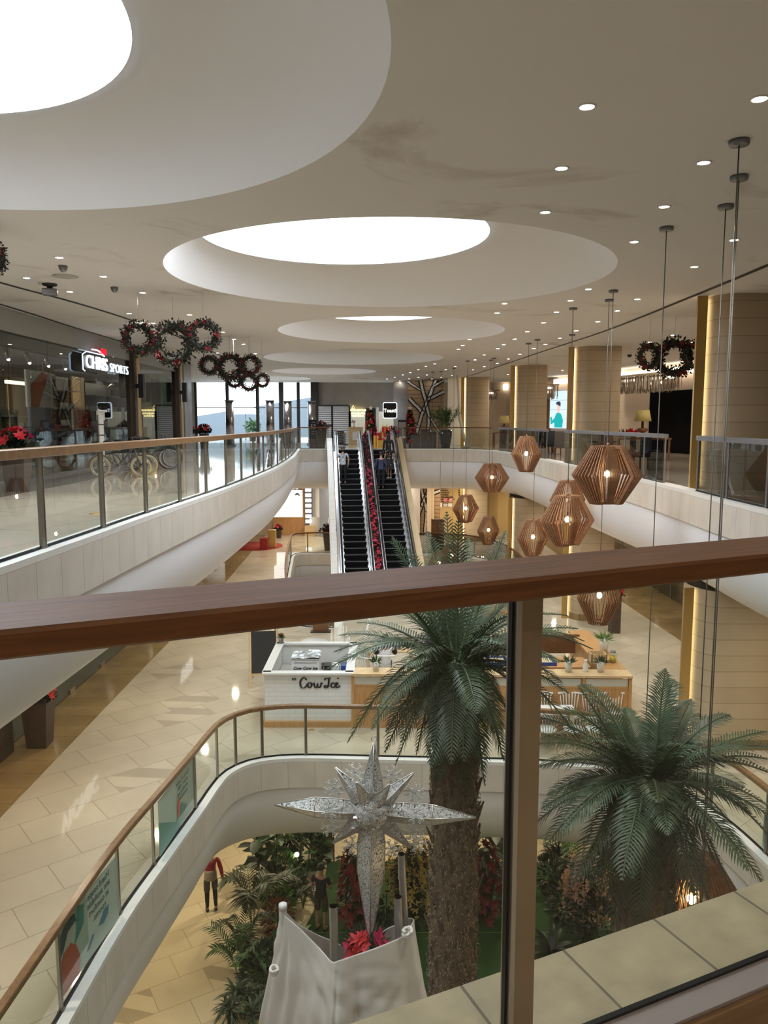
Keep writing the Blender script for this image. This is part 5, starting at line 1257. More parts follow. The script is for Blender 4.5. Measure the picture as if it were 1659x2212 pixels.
ICE = [[(.10,.78),(.18,.94),(.42,.92),(.66,.98)], [(.48,.94),(.46,.50),(.38,.14),(.20,.02),(.06,.12),(.12,.26),(.34,.22),(.58,.20)],
       [(1.00,.42),(.90,.52),(.74,.44),(.70,.22),(.80,.06),(.96,.08),(1.12,.26)], [(1.12,.26),(1.26,.34),(1.32,.46),(1.24,.54),(1.12,.42),(1.14,.16),(1.28,.04),(1.44,.12),(1.52,.26)]]
script(COW, .24, .0165, o, (-.19, -.015, KH-.37), 'lettering', M['blackpaint'])
script(ICE, .24, .0165, o, (.35, -.015, KH-.37), 'lettering', M['blackpaint'])
script([[(0,.06),(.06,.10),(.10,.04),(.06,0)], [(.05,0),(.03,-.08)], [(.2,.06),(.26,.10),(.30,.04),(.26,0)], [(.25,0),(.23,-.08)]], .26, .010, o, (-.36, -.01, KH-.17), 'quote_mark', M['blackpaint'])
script([[(0,0),(.05,.10),(.10,.02)], [(.05,.06),(.14,.08)]], .26, .009, o, (.66, -.01, KH-.16), 'spark_mark', M['blackpaint'])
# ice machine with foil lid, and things on the kiosk shelves
z0 = kz+.07
a, b = ond(630, 1450, 17.5), ond(690, 1424, 17.5)
o = empty('ice_machine', ((a.x+b.x)/2, 17.75, z0), 0, 'white boxed ice machine with a foil-covered lid inside the kiosk', 'machine'); Wm = b.x-a.x; Hm = b.z-z0
MB().box((0, 0, Hm/2), (Wm, .62, Hm)).build('body', M['whiteplastic'], o, bevel=.015)
m = MB(); rg = random.Random(4); rows = []
for j in range(9): rows.append([(-Wm/2+Wm*i/8, -.31+.62*j/8, Hm+.03+rg.uniform(0, .035)) for i in range(9)])
m.strip(rows); m.box((0, 0, Hm+.012), (Wm+.02, .64, .03)); m.build('foil_lid', M['foil'], o)
text('Cow Cow Ice', .10, M['blackpaint'], o, (0, -.316, Hm-.2), (PI/2, 0, 0), extrude=.003, bold=.003, shear=.25)
m = MB(); 
for k in range(9): m.tube([(-Wm/2+.06+k*(Wm-.12)/9, -.315, Hm-.08), (-Wm/2+.06+(k+.5)*(Wm-.12)/9, -.315, Hm-.05), (-Wm/2+.06+(k+1)*(Wm-.12)/9, -.315, Hm-.08)], .006, 4)
m.build('wave_border', M['greymetal'], o)
o = empty('topping_rack', (-1.15, 17.9, z0), 0, 'wire rack with containers inside the white kiosk', 'rack')
for k in range(3):
    MB().box((0, 0, .3+k*.3), (.6, .4, .02)).build('shelf', M['greymetal'], o)
    for j in range(3): MB().box((-.2+.2*j, 0, .3+k*.3+.07), (.15, .28, .11)).build('container', [M['whiteplastic'], M['blue'], M['black']][(j+k) % 3], o)
for sx in (-1, 1):
    for sy in (-1, 1): MB().box((sx*.29, sy*.19, .5), (.02, .02, 1.0)).build('upright', M['greymetal'], o)
lab_box('water_jug', (-2.35, 17.4, kz+.07+.3), (.26, .26, .6), mat('pale_blue_plastic', (.35,.50,.58), .3), 'pale blue jug at the left inside the white kiosk', 'jug', bevel=.05)
lab_box('black_tray', (-1.8, KY0+D*.78, kz+.765+.045), (.62, .3, .09), M['black'], 'black tray of cups at the back of the white kiosk', 'tray', bevel=.02)
q = V((KX0+.08, KY1-.1, kz+KH+.003)); o = empty('flower_pot', q, 0, 'tiny grey pot with a red flower on the kiosk back corner', 'potted plant')
MB().lathe([(.05, 0), (.07, .12), (.06, .12)], n=12).build('pot', M['greymetal'], o); qq = place('poinsettia', PT[0], o, (0, 0, .2)); qq.scale = (.12,)*3
m = MB(); rg = random.Random(3)
for i in range(24): d = rnd_dir(rg); leafquad(m, (0, 0, .14), d+V((0, 0, .6)), rnd_dir(rg), .14, .05, 0)
m.build('leaves', M['leaf'], o, fixn=False)
# A-frame chalkboard
a, b = ond(533, 1488, 19.2), ond(602, 1364, 19.6)
o = empty('easel_chalkboard', (-3.12, 19.35, kz), R(8), 'tall wooden A-frame chalkboard left of the white kiosk', 'chalkboard')
bw, bh, ty = .37, 1.52, .42
def py_(z): return ty*z/bh
MB().plate([(-bw+.05,.34),(bw-.05,.34),(bw-.05,bh-.07),(-bw+.05,bh-.07)], (0, .0, 0), (1, 0, 0), (0, ty, bh), .02).build('blackboard', M['chalk'], o)
for s in (-1, 1): MB().bar((s*bw, 0, 0), (s*bw, ty, bh), .05, .035, (0, -1, .3)).build('front_leg', M['wood_light'], o); MB().bar((s*(bw-.06), ty*2, 0), (s*(bw-.06), ty+.02, bh-.02), .045, .03, (0, 1, .3)).build('rear_leg', M['wood_light'], o)
MB().bar((-bw-.02, ty, bh), (bw+.02, ty, bh), .05, .05).build('top_rail', M['wood_light'], o); MB().bar((-bw, py_(.33), .33), (bw, py_(.33), .33), .04, .05).build('bottom_rail', M['wood_light'], o)
for s in (-1, 1): MB().box((s*bw*.7, ty, bh+.03), (.1, .05, .02)).build('hinge', M['steel'], o)
# ---- long wooden kiosk
WX0, WX1, WY, WH = -.70, 5.48, 16.62, 1.27
o = empty('wooden_counter', ((WX0+WX1)/2, WY, kz), R(-1.5), 'long pine counter with frosted panels behind the palm', 'counter'); W = WX1-WX0
pan = wood_mat('knotty_pine', (.40,.19,.06), (.60,.335,.13), (7,7,.7), .45); n = 6
for k in range(n):
    x = -W/2+W*(k+.5)/n
    MB().box((x, .03, .50), (W/n-.06, .06, .92)).build('pine_panel', pan, o)
    MB().box((x, .03, 1.09), (W/n-.10, .03, .17)).build('frosted_panel', M['frost'], o)
for k in range(n+1): MB().box((-W/2+W*k/n, .03, .61), (.07, .09, 1.22)).build('post', M['wood'], o)
MB().box((0, .03, .985), (W, .07, .04)).build('rail', M['wood'], o); MB().box((0, .18, 1.245), (W+.08, .46, .05)).build('worktop', M['wood_light'], o); MB().box((0, .03, .03), (W, .07, .06)).build('plinth', M['wood'], o)
o = empty('wooden_counter', (WX1-.22, WY+.35, kz), R(0), 'right-hand return of the pine counter running away from the opening', 'counter')
MB().box((0, 1.7, .6), (.44, 3.2, 1.2)).build('body', pan, o); MB().box((0, 1.7, 1.225), (.56, 3.3, .05)).build('worktop', M['wood'], o); MB().box((.225, 1.7, .03), (.02, 3.2, .06)).build('plinth', M['wood_dark'], o)
o = empty('wooden_bench', (4.0, 19.75, kz), 0, 'dark wooden high-backed bench at the rear of the pine counter', 'bench')
MB().box((0, 0, 1.05), (2.3, .07, .5)).build('backrest', M['wood_dark'], o); MB().box((0, -.25, .6), (2.3, .5, .06)).build('seat', M['wood_dark'], o)
for s in (-1, 1): MB().box((s*1.1, -.2, .62), (.08, .5, 1.24)).build('side_panel', M['wood_dark'], o)
o = empty('service_counter', (3.6, 18.2, kz), 0, 'low inner counter with blue trays behind the pine counter', 'counter')
MB().box((0, 0, .5), (2.6, .7, 1.0)).build('body', M['wood_dark'], o); MB().box((0, 0, 1.02), (2.7, .8, .05)).build('worktop', M['wood'], o)
for k, x in enumerate((2.75, 3.3, 3.9)):
    q = empty('blue_tray', (x, 18.15, kz+1.047), 0, 'blue tray on the inner counter, %s of three' % ('leftmost', 'middle', 'rightmost')[k], 'tray')
    MB().box((0, 0, .01), (.48, .5, .02)).build('tray_floor', M['blue'], q)
    m = MB()
    for s in (-1, 1): m.box((s*.24, 0, .04), (.02, .5, .08)); m.box((0, s*.25, .04), (.48, .02, .08))
    m.build('tray_rim', M['blue'], q); MB().box((0, 0, .05), (.34, .36, .04)).build('contents', M['gravel'] if k != 1 else M['paper'], q)
# jars, bottle and pot plants on the pine counter
wz = kz+1.27
def potplant(px, d, z, h, lab, seed, leafm='leaf2', potm='pot', r=.09):
    p = ond(px, 1440, d); rg = random.Random(seed); o = empty('potted_plant', (p.x, d, z), 0, lab, 'potted plant', 'pot plants on the pine counter')
    MB().lathe([(r*.72, 0), (r, h*.55), (r*.9, h*.55), (r*.85, h*.5)], n=18).build('pot', M[potm], o)
    m = MB()
    for i in range(60): d_ = rnd_dir(rg); d_.z = abs(d_.z)*1.2; leafquad(m, V((d_.x*r*.6, d_.y*r*.6, h*.55)), d_, rnd_dir(rg), h*rg.uniform(.25, .5), .028, 0)
    m.build('leaves', M[leafm], o, fixn=False)
potplant(1228, 16.8, wz, .42, 'small white pot with grey-green leaves left of the white bottle', 1, 'palm3')
potplant(1297, 16.8, wz, .42, 'small white pot with grey-green leaves right of the white bottle', 2, 'palm3')
potplant(1303, 18.3, kz+1.25, .62, 'taller white pot with spiky green leaves at the back of the counter', 3, 'leaf2', 'pot', .12)
p = ond(1265, 1440, 16.82); o = empty('white_bottle', (p.x, 16.82, wz), 0, 'white ceramic bottle standing between two small pot plants', 'bottle')
MB().lathe([(.055, 0), (.06, .03), (.058, .14), (.03, .20), (.028, .24), (.04, .27), (.032, .27)], n=18).build('body', M['whiteplastic'], o); MB().lathe([(.029, .20), (.029, .225)], n=16).build('neck_band', M['paper'], o)
p = ond(1287, 1440, 17.2); o = empty('wooden_crate', (5.02, 17.55, kz+1.252), 0, 'small wooden crate on the counter return behind the pot plants', 'crate')
MB().box((0, 0, .02), (.36, .3, .04)).build('crate_base', M['wood_light'], o)
for s in (-1, 1): MB().box((s*.17, 0, .13), (.02, .3, .2)).build('crate_side', M['wood_light'], o); MB().box((0, s*.14, .13), (.36, .02, .2)).build('crate_side', M['wood_light'], o)
o = empty('glass_jar', (5.38, 17.55, kz+1.252), 0, 'glass jar with yellow contents on the counter return', 'jar'); MB().lathe([(.075, 0), (.08, .02), (.08, .2), (.06, .24)], n=16).build('glass', M['glass'], o); MB().lathe([(.07, .005), (.07, .15), (1e-4, .15)], n=16).build('contents', M['gilt'], o); MB().lathe([(.065, .24), (.065, .27), (1e-4, .27)], n=16).build('lid', M['greymetal'], o)
potplant(812, 16.85, wz, .40, 'bushy green pot plant on the pine counter near the white kiosk', 7, 'leaf')
# ---- white spindle chairs
def spindle_chair():
    seat = MB().lathe([(.20, 0), (.225, .015), (.225, .035), (1e-4, .04)], n=20, sx=1, sy=.95).mesh('seat', M['whiteplastic'])
    top = MB().tube(smooth_path([(-.25, .22, .86), (0, .28, .87), (.25, .22, .86)], 5), .024, 8).mesh('top_rail', M['whiteplastic'])
    sp = MB()
    for k in range(7): x = -.21+.07*k; sp.tube([(x*.72, .19, .44), (x, .255-.6*x*x, .855)], .011, 6)
    spm = sp.mesh('spindles', M['whiteplastic'])
    legs = [MB().tube([(sx*.15, sy*.13, .42), (sx*.21, sy*.20, 0)], [.018, .012], 7).mesh('leg', M['wood_light']) for sx in (-1, 1) for sy in (-1, 1)]
    def make(loc, rz, lab, group=None):
        o = empty('spindle_chair', loc, rz, lab, 'chair', group)
        place('seat', seat, o, (0, 0, .42)); place('top_rail', top, o); place('spindles', spm, o)
        for l in legs: place('leg', l, o)
        return o
    return make
chair = spindle_chair()
g = 'rows of white spindle chairs'
for k, px in enumerate((1180, 1240, 1288, 1336)):
    x = ond(px, 1560, 15.55).x; chair((x, 15.55, kz), PI, 'white spindle chair with its back to the railing, %s from the right' % ('fourth', 'third', 'second', 'first')[k], g)
    x = ond(px-6, 1520, 16.35).x; chair((x, 16.32, kz), 0, 'white spindle chair on the counter side of the two rows, %s from the right' % ('fourth', 'third', 'second', 'first')[k], g)
o = empty('white_table', (3.35, 15.93, kz), 0, 'white table at the left end of the spindle chair rows', 'table')
MB().box((0, 0, .72), (1.5, .46, .035)).build('tabletop', M['whiteplastic'], o)
for s in (-1, 1): MB().box((s*.65, 0, .36), (.05, .36, .70)).build('leg', M['wood_light'], o)
o = empty('round_table', (-1.95, 20.9, kz), 0, 'round white table behind the white kiosk', 'table')
MB().lathe([(.42, .72), (.42, .75), (1e-4, .75)], n=32).build('tabletop', M['whiteplastic'], o); MB().lathe([(.25, 0), (.25, .02), (.03, .05), (.03, .72)], n=18).build('pedestal', M['whiteplastic'], o)
chair((-1.25, 20.9, kz), R(-75), 'white spindle chair beside the round white table')
# work table with laptop, seat of the sitting man
TX, TY = ond(842, 1400, 20.2).x, 20.35
o = empty('work_table', (TX, TY, kz), 0, 'wooden work table with an open laptop behind the pine counter', 'table')
MB().box((0, 0, .735), (1.3, .65, .04)).build('tabletop', M['wood_light'], o)
for sx in (-1, 1):
    for sy in (-1, 1): MB().bar((sx*.6, sy*.28, 0), (sx*.57, sy*.26, .72), .05, .05).build('leg', M['wood_light'], o)
o = empty('laptop', (TX+.12, TY-.02, kz+.757), R(-4), 'open laptop with a pale blue screen in front of the sitting man', 'laptop')
MB().box((0, 0, .009), (.36, .25, .018)).build('keyboard_base', M['greymetal'], o)
MB().plate([(-.18,0),(.18,0),(.18,.25),(-.18,.25)], (0, .125, .012), (1, 0, 0), (0, .16, 1), .012).build('lid', M['black'], o)
MB().plate([(-.165,.015),(.165,.015),(.165,.235),(-.165,.235)], (0, .122, .012), (1, 0, 0), (0, .16, 1), -.003).build('screen', emit_mat('laptop_glow', (.35,.62,.85), 1.0), o)
chair((TX-.12, TY-.85, kz), PI, 'white spindle chair under the man at the laptop')
chair((ond(800, 1420, 19.2).x, 19.3, kz), R(150), 'white spindle chair with wooden legs standing empty left of the sitting man')
chair((ond(775, 1400, 20.2).x, 20.6, kz), R(200), 'white spindle chair farther back, left of the work table')
# ---- left side shops of the middle floor
w_ = empty('window_30', (-7.95, 27, kz)); struct(w_, 'frameless shop glazing under the left gallery')
for k in range(11):
    y = -11.2+2.1*k; MB().box((0, y, 1.65), (.014, 2.08, 3.3)).build('glass_pane', M['shopglass'], w_); MB().box((0, y+1.04, .06), (.05, .3, .12)).build('floor_clip', M['bronze_steel'], w_)
sbox('wall_left.002', (-11.5, 27, -3.83), (.2, 26, 3.34), mat('pale_shop_wall', (.45,.44,.41), .7))
struct(MB().box((-9.7, 27, kz+.006), (3.4, 25, .006)).build('floor.007', mat('pale_shop_floor', (.42,.42,.38), .25)))
lab_box('red_display', (-8.3, 13.9, kz+.6), (.9, 1.7, 1.2), M['orange'], 'orange-red display block under the left gallery edge', 'display', bevel=.02)
lab_box('dark_plinth', (-8.0, 15.15, kz+.5), (.5, .55, 1.0), M['darkbrown'], 'dark brown plinth between the red display and the tall planter', 'plinth')
planter((-7.35, 15.75, kz), .40, .54, 1.0, 'tall dark planter with red poinsettias under the left gallery on the middle floor', 10, .34, 21)
for (tx, y, lab, sz, w2) in (('VIONIC', 18.6, 'white illuminated shop sign under the left gallery soffit, nearer one', .62, 0), ('VANS', 29.2, 'white illuminated shop sign under the left gallery soffit, farther one', .72, 1)):
    o = empty('shop_sign', (-7.72, y, -2.75), 0, lab, 'sign')
    MB().box((-.06, 0, 0), (.06, 2.6, .75)).build('backing', M['dark'], o)
    text(tx, sz, emit_mat('sign_white_%d' % w2, (1,.98,.94), 1.0), o, (0, 0, 0), FX, extrude=.02, bold=.012, space=1.15 if not w2 else 1.0)
    if w2: MB().box((.0, .22, .30), (.03, 1.5, .06)).build('overline', emit_mat('sign_bar', (1,.98,.94), 1.0), o)
# far left of the middle floor: lit shop front, rug, gold pillar
DZ = 46.6
o = empty('lit_panel_wall', (ond(632, 1150, DZ).x, DZ, kz), 0, 'wood-framed lit white advertising panel of the far optical shop', 'display panel'); 
def fxx(px): return ond(px, 1100, DZ).x-o.location.x
def fz(py): return ond(632, py, DZ).z-kz
MB().box(((fxx(590)+fxx(660))/2, .0, fz(1117)/2), (fxx(660)-fxx(590), .14, fz(1117))).build('wood_base', M['wood'], o)
MB().box((fxx(657), 0, fz(1048)/2), (fxx(660)-fxx(654), .16, fz(1048))).build('wood_post', M['wood'], o); MB().box(((fxx(590)+fxx(654))/2, 0, fz(1052)), (fxx(654)-fxx(590), .16, .34)).build('wood_header', M['wood_dark'], o)
MB().box(((fxx(590)+fxx(653.5))/2, .02, (fz(1117)+fz(1058))/2), (fxx(653.5)-fxx(590), .06, fz(1058)-fz(1117))).build('lit_panel', M['lit_white'], o)
text('OPTICAL', .22, M['lit_white'], o, (fxx(629), -.09, fz(1054)), (PI/2, 0, 0), extrude=.01, bold=.006)
m = MB(); m.tube(smooth_path([(fxx(637), -.03, fz(1068)), (fxx(641), -.03, fz(1065)), (fxx(645), -.03, fz(1071))], 5), [.03]+[.10]*9+[.02], 6) if False else m.plate([(0,0),(.1,.14),(.24,.16),(.33,.05),(.36,-.05),(.2,.02)], (fxx(636), -.02, fz(1070)), (1, 0, 0), (0, 0, 1), .01); m.build('hair_print', M['greymetal'], o)
o2 = empty('shelf_unit', (ond(666, 1100, 46.3).x, 46.3, kz), 0, 'white shelf unit with lit shelves beside the optical shop panel', 'shelf')
MB().box((0, .15, 1.7), (.42, .1, 2.6)).build('back_panel', mat('shelf_dark', (.10,.10,.12), .5), o2)
for k in range(7): MB().box((0, .04, .85+.32*k), (.36, .14, .2)).build('lit_shelf', emit_mat('shelf_glow', (1,.97,.93), 1.3) if k == 0 else bpy.data.materials['shelf_glow'], o2)
MB().box((.1, 0, .3), (.62, .5, .6)).build('base_cabinet', M['wood_light'], o2)
lab_box('white_cabinet', (ond(681, 1100, 46.2).x, 46.6, kz+.55), (.75, .5, 1.1), M['whiteplastic'], 'white cabinet right of the lit shelf unit', 'cabinet', bevel=.01)
sbox('wall_far.013', (ond(684, 1100, 46.9).x, 46.95, -3.83), (.5, .2, 3.3), M['whiteplastic'])
sbox('wall_far.014', (ond(704, 1100, 46.0).x, 45.9, -3.83), (.75, .2, 3.3), mat('blue_grey_wall', (.25,.28,.34), .6), 'blue-grey wall panel left of the escalators on the middle floor')
sbox('wall_far.015', (ond(689, 1100, 46.9).x, 46.98, -3.83), (.4, .2, 3.3), M['wood_dark'])
o = tag(MB().lathe([(1.55, 0), (1.55, .014), (1e-4, .014)], n=40).build('round_rug', M['rugred'], None, (-7.2, 42.2, kz)), 'round red rug on the middle floor under the left gallery', 'rug')
lab_box('gold_plinth', (ond(588, 1170, 41.8).x, 41.8, kz+.02+.48), (.42, .42, .96), M['gold'], 'gold square plinth standing on the red rug', 'plinth', bevel=.01)
lab_box('gold_plinth', (ond(572, 1180, 41.4).x, 41.2, kz+.02+.3), (.42, .42, .6), M['rugred'], 'lower red square plinth on the round rug', 'plinth', bevel=.01)
planter((ond(600, 1158, 45).x, 45.3, kz), .3, .36, .5, 'small planter with red poinsettias beside the optical shop base', 8, .26, 31)
planter((-3.0, 40.9, kz), .38, .56, 1.0, 'tall dark planter with maroon foliage by the stairwell railing', 1, .42, 33, leafm='wreathbrown')
o = empty('brown_sign_stand', (-2.08, 24.7, kz), 0, 'brown upright sign stand on a flat foot by the stairwell', 'sign stand')
MB().box((0, 0, .52), (.52, .08, 1.0)).build('panel', M['wood_dark'], o); MB().box((0, 0, .01), (.66, .34, .025)).build('foot', M['dark'], o)
# directory wall lettering and logo tiles
WD = 44.60
o = empty('directory_board', ond(971, 1078, WD), 0, 'black shop directory lettering on the warm yellow wall', 'directory')
rg = random.Random(21); m = MB()
for k in range(9):
    w = [.34,.36,.40,.36,.62,.66,.50,.36,.44][k]; zz = .62-.125*k+(-.0)
    x = -.5
    while x < -.5+w*1.15:
        s = rg.uniform(.04, .1); m.box((x+s/2, 0, zz), (s, .012, .055)); x += s+.025
    if k in (0, 1, 2, 3, 5, 6): m.box((.62, 0, zz), (.2, .012, .055))
m.build('directory_text', M['blackpaint'], o)
def rdlogo(px, txt, lab):
    q = ond(px, 1080, WD); o = empty('red_logo_sign', q, 0, lab, 'sign')
    MB().box((0, .0, 0), (.25, .04, .25)).build('red_tile', M['redpaint'], o); text(txt, .115, M['paper'], o, (0, -.026, -.005), (PI/2, 0, 0), extrude=.003, bold=.004, line=.85)
rdlogo(962, 'ユニ\nクロ', 'square red logo tile on the yellow wall, left of two'); rdlogo(973.5, 'UNI\nQLO', 'square red logo tile on the yellow wall, right of two')
for px, m_, lab in ((953, M['paper'], 'narrow white notice on the yellow wall below the directory'), (962, M['frost'], 'pale green notice under the left red tile'), (972, M['paper'], 'white notice under the right red tile')):
    q = ond(px, 1091, WD); tag(MB().box((0, 0, 0), (.12 if px == 953 else .24, .02, .26 if px == 953 else .18)).build('wall_notice', m_, None, q), lab, 'notice')
o = empty('brown_cabinet', (ond(945, 1140, 40.6).x, 40.6, kz), 0, 'dark brown cabinet standing at the far opening in front of the yellow wall', 'cabinet')
MB().box((0, 0, .85), (.66, .5, 1.7)).build('body', M['darkbrown'], o)
for s in (-1, 1): MB().box((s*.165, -.26, .85), (.30, .02, 1.6)).build('door', M['wood_dark'], o)
# right side of the middle floor
w_ = empty('window_31', (11.2, 27, kz)); struct(w_, 'shop glazing along the right side of the middle floor')
for k in range(11): MB().box((0, -11.2+2.1*k, 1.65), (.014, 2.07, 3.3)).build('glass_pane', M['shopglass'], w_); MB().box((0, -11.2+2.1*k+1.04, 1.65), (.05, .05, 3.3)).build('mullion', M['greymetal'], w_)
sbox('wall_right.003', (14, 27, -3.83), (.2, 26, 3.34), mat('dim_shop_wall', (.20,.19,.17), .7))
for px, py, d, lab in ((1398, 1300, 25.5, 'dark garment rack behind the right shop glazing'), (1425, 1310, 24.5, 'dark mannequin stand with a grey coat behind the right shop glazing')):
    y = 24.5 if px == 1425 else 26.2; o = empty('clothes_stand', (12.0, y, kz), 0, lab, 'clothes stand')
    MB().lathe([(.25, 0), (.25, .03), (.03, .05), (.03, 1.2)], n=14).build('pole', M['greymetal'], o); MB().lathe([(.26, .55), (.30, .8), (.22, 1.3), (.25, 1.5), (.08, 1.62)], n=16, sy=.6).build('coat', M['dark'] if px == 1398 else M['greymetal'], o)
planter((7.55, 24.6, kz), .30, .30, 1.25, 'tall dark planter with a red bauble garland beside the second column on the middle floor', 7, .26, 41)
o = empty('slatted_stall', (ond(1066, 1330, 26.4).x, 26.6, kz), 0, 'wooden slatted market stall with a black header behind the palm crown', 'stall')
MB().box((0, .2, .55), (1.15, .5, 1.1)).build('body', M['wood_light'], o)
m = MB()
for k in range(6): m.box((-.48+.19*k, -.07, .55), (.15, .03, 1.08))
m.build('slats', M['wood'], o); MB().box((0, .2, 1.45), (1.2, .1, .22)).build('header', M['black'], o)
for s in (-1, 1): MB().box((s*.55, .2, 1.2), (.05, .05, .5)).build('post', M['wood_dark'], o)
text('ORGANIC', .13, M['paper'], o, (0, .143, 1.45), (PI/2, 0, 0), extrude=.004, bold=.003)
# printed film on three middle-floor glass panels, read from the other side
def film(s_px, lab, kind):
    (x0, y0), (x1, y1) = s_px
    a = onz(x0, y0, L1); b = onz(x1, y1, L1)
    if kind == 2: a, b = V((6.14, 11.75, L1)), V((6.25, 10.35, L1))
    d = (b-a); d.z = 0; W = d.length; d.normalize()
    nn = V((d.y, -d.x, 0)); rz = math.atan2(d.y, d.x)
    o = empty('printed_film', a+V((0, 0, .05))+nn*.02, rz, lab, 'poster'); H = .92
    MB().plate([(0.05,0),(W-.05,0),(W-.05,H),(0.05,H)], (0, 0, 0), (1, 0, 0), (0, 0, 1), .004).build('film_sheet', M['film'], o)
    def pl(poly, m_, nm, k=1): MB().plate([(a_*W, b_*H) for a_, b_ in poly], (0, -.004*k, 0), (1, 0, 0), (0, 0, 1), .003).build(nm, m_, o)
    if kind == 0:
        pl([(.03,.0),(.30,.0),(.33,.2),(.28,.45),(.20,.58),(.10,.55),(.05,.4)], M['filmred'], 'jumper_print')
        pl([(.10,.56),(.20,.58),(.26,.66),(.27,.80),(.20,.86),(.12,.80)], M['filmskin'], 'face_print', 2)
        pl([(.10,.62),(.16,.78),(.28,.80),(.27,.92),(.15,.95),(.07,.85),(.03,.66),(.0,.52),(.06,.56)], M['filmdark'], 'hair_print', 3)
        pl([(.24,.45),(.40,.62),(.42,.88),(.30,.98),(.28,.6)], M['filmteal'], 'teal_shape', .5)
        pl([(.62,.30),(.72,.44),(.80,.42),(.78,.30),(.70,.24)], M['filmblue'], 'hands_print'); pl([(.42,.16),(.52,.30),(.55,.26),(.46,.14)], M['filmblue'], 'tap_print')
        me = text_mesh('Hand soaps\nare available\nat comfort\nrooms.', .125, M['filmdark'], 'lettering', extrude=.001, line=.95)
    else:
        pl([(.02,.0),(.55,.0),(.75,.25),(.6,.42),(.45,.2),(.02,.62)], M['filmteal'], 'green_shape'); pl([(.48,.22),(.54,.22),(.55,.5),(.52,.62),(.49,.5)], M['filmred'], 'figure_print', 2)
        me = text_mesh('Keep a 2-step\nspace while\nstanding on\nescalators.', .105, M['filmdark'], 'lettering', extrude=.001, line=.95)
    for v in me.vertices: v.co.x = -v.co.x
    place('lettering', me, o, (W*.64, -.012, H*.70), (PI/2, 0, 0))
for nm, c in (('film', (.48,.58,.52)), ('filmred', (.55,.10,.06)), ('filmskin', (.55,.52,.45)), ('filmdark', (.05,.09,.11)), ('filmteal', (.10,.30,.24)), ('filmblue', (.08,.20,.26))):
    M[nm] = mat(nm, c, .35)
_n = M['film'].node_tree; _t = _n.nodes.new('ShaderNodeBsdfTransparent'); _x = _n.nodes.new('ShaderNodeMixShader'); _x.inputs[0].default_value = .62
_n.links.new(_t.outputs[0], _x.inputs[1]); _n.links.new(_n.nodes['Principled BSDF'].outputs[0], _x.inputs[2]); _n.links.new(_x.outputs[0], _n.nodes['Material Output'].inputs[0]); _t.inputs[0].default_value = (.8,.9,.86,1)
film(((122, 2175), (258, 1984)), 'printed film with a woman in a red jumper on the middle-floor glass, nearer one', 0)
film(((340, 1861), (420, 1741)), 'green printed film with a small figure on the middle-floor glass, farther one', 1)
film(((0, 0), (1, 1)), 'green printed film on the middle-floor glass at the right edge behind the palm', 2)
o = tag(MB().lathe([(.06, 0), (.06, .006), (1e-4, .006)], n=18).build('floor_drain', M['gold'], None, onz(673, 1577, L1)), 'small round brass cover in the floor before the white kiosk', 'floor cover')
o = tag(MB().lathe([(.10, 0), (.10, .006), (1e-4, .006)], n=18).build('floor_drain', M['gold'], None, onz(208, 1110, 0)), 'round brass cover in the upper gallery floor', 'floor cover')
# ================================================================ PALMS
def frond_mesh(base, tip, lift, Lf, seed, sag=.30, pairs=36, twist=0):
    """feather leaf: arching midrib with narrow folded leaflets on both sides"""
    rg = random.Random(seed); base, tip = V(base), V(tip); d = tip-base; L = d.length
    ctrl = base+d*.45+V((0, 0, lift*L))
    def pt(t): return base*(1-t)**2+ctrl*2*t*(1-t)+tip*t*t
    def tg(t): return ((ctrl-base)*(1-t)+(tip-ctrl)*t).normalized()
    m = MB(); n = 12
    m.tube([pt(i/n) for i in range(n+1)], [.022*(1-.8*i/n)+.003 for i in range(n+1)], 5, 0, False)
    for i in range(pairs):
        t = .10+.90*i/(pairs-1); p, T = pt(t), tg(t)
        s = T.cross(V((0, 0, 1))); s = s.normalized() if s.length > .05 else V((1, 0, 0)); 
        up = s.cross(T)
        ll = Lf*(math.sin(PI*min(1, (t*.86+.12)))**.6)*(1 if t < .9 else 1-.5*(t-.9)/.1)*rg.uniform(.88, 1.08)
        for sg in (-1, 1):
            fwd = .55+.55*t
            dr = (s*sg*1.0+T*fwd+up*rg.uniform(.10, .32)).normalized()
            q1 = p+dr*ll*.5; q2 = p+dr*ll*.97+V((0, 0, -sag*ll*(.5+.5*rg.random())))
            w = dr.cross(up).normalized()*(.0085*Lf/.27)
            m.add([p-w*.5, p+w*.5, q1+w, q1-w, q2], [(0, 1, 2, 3), (3, 2, 4)], 0)
    return m
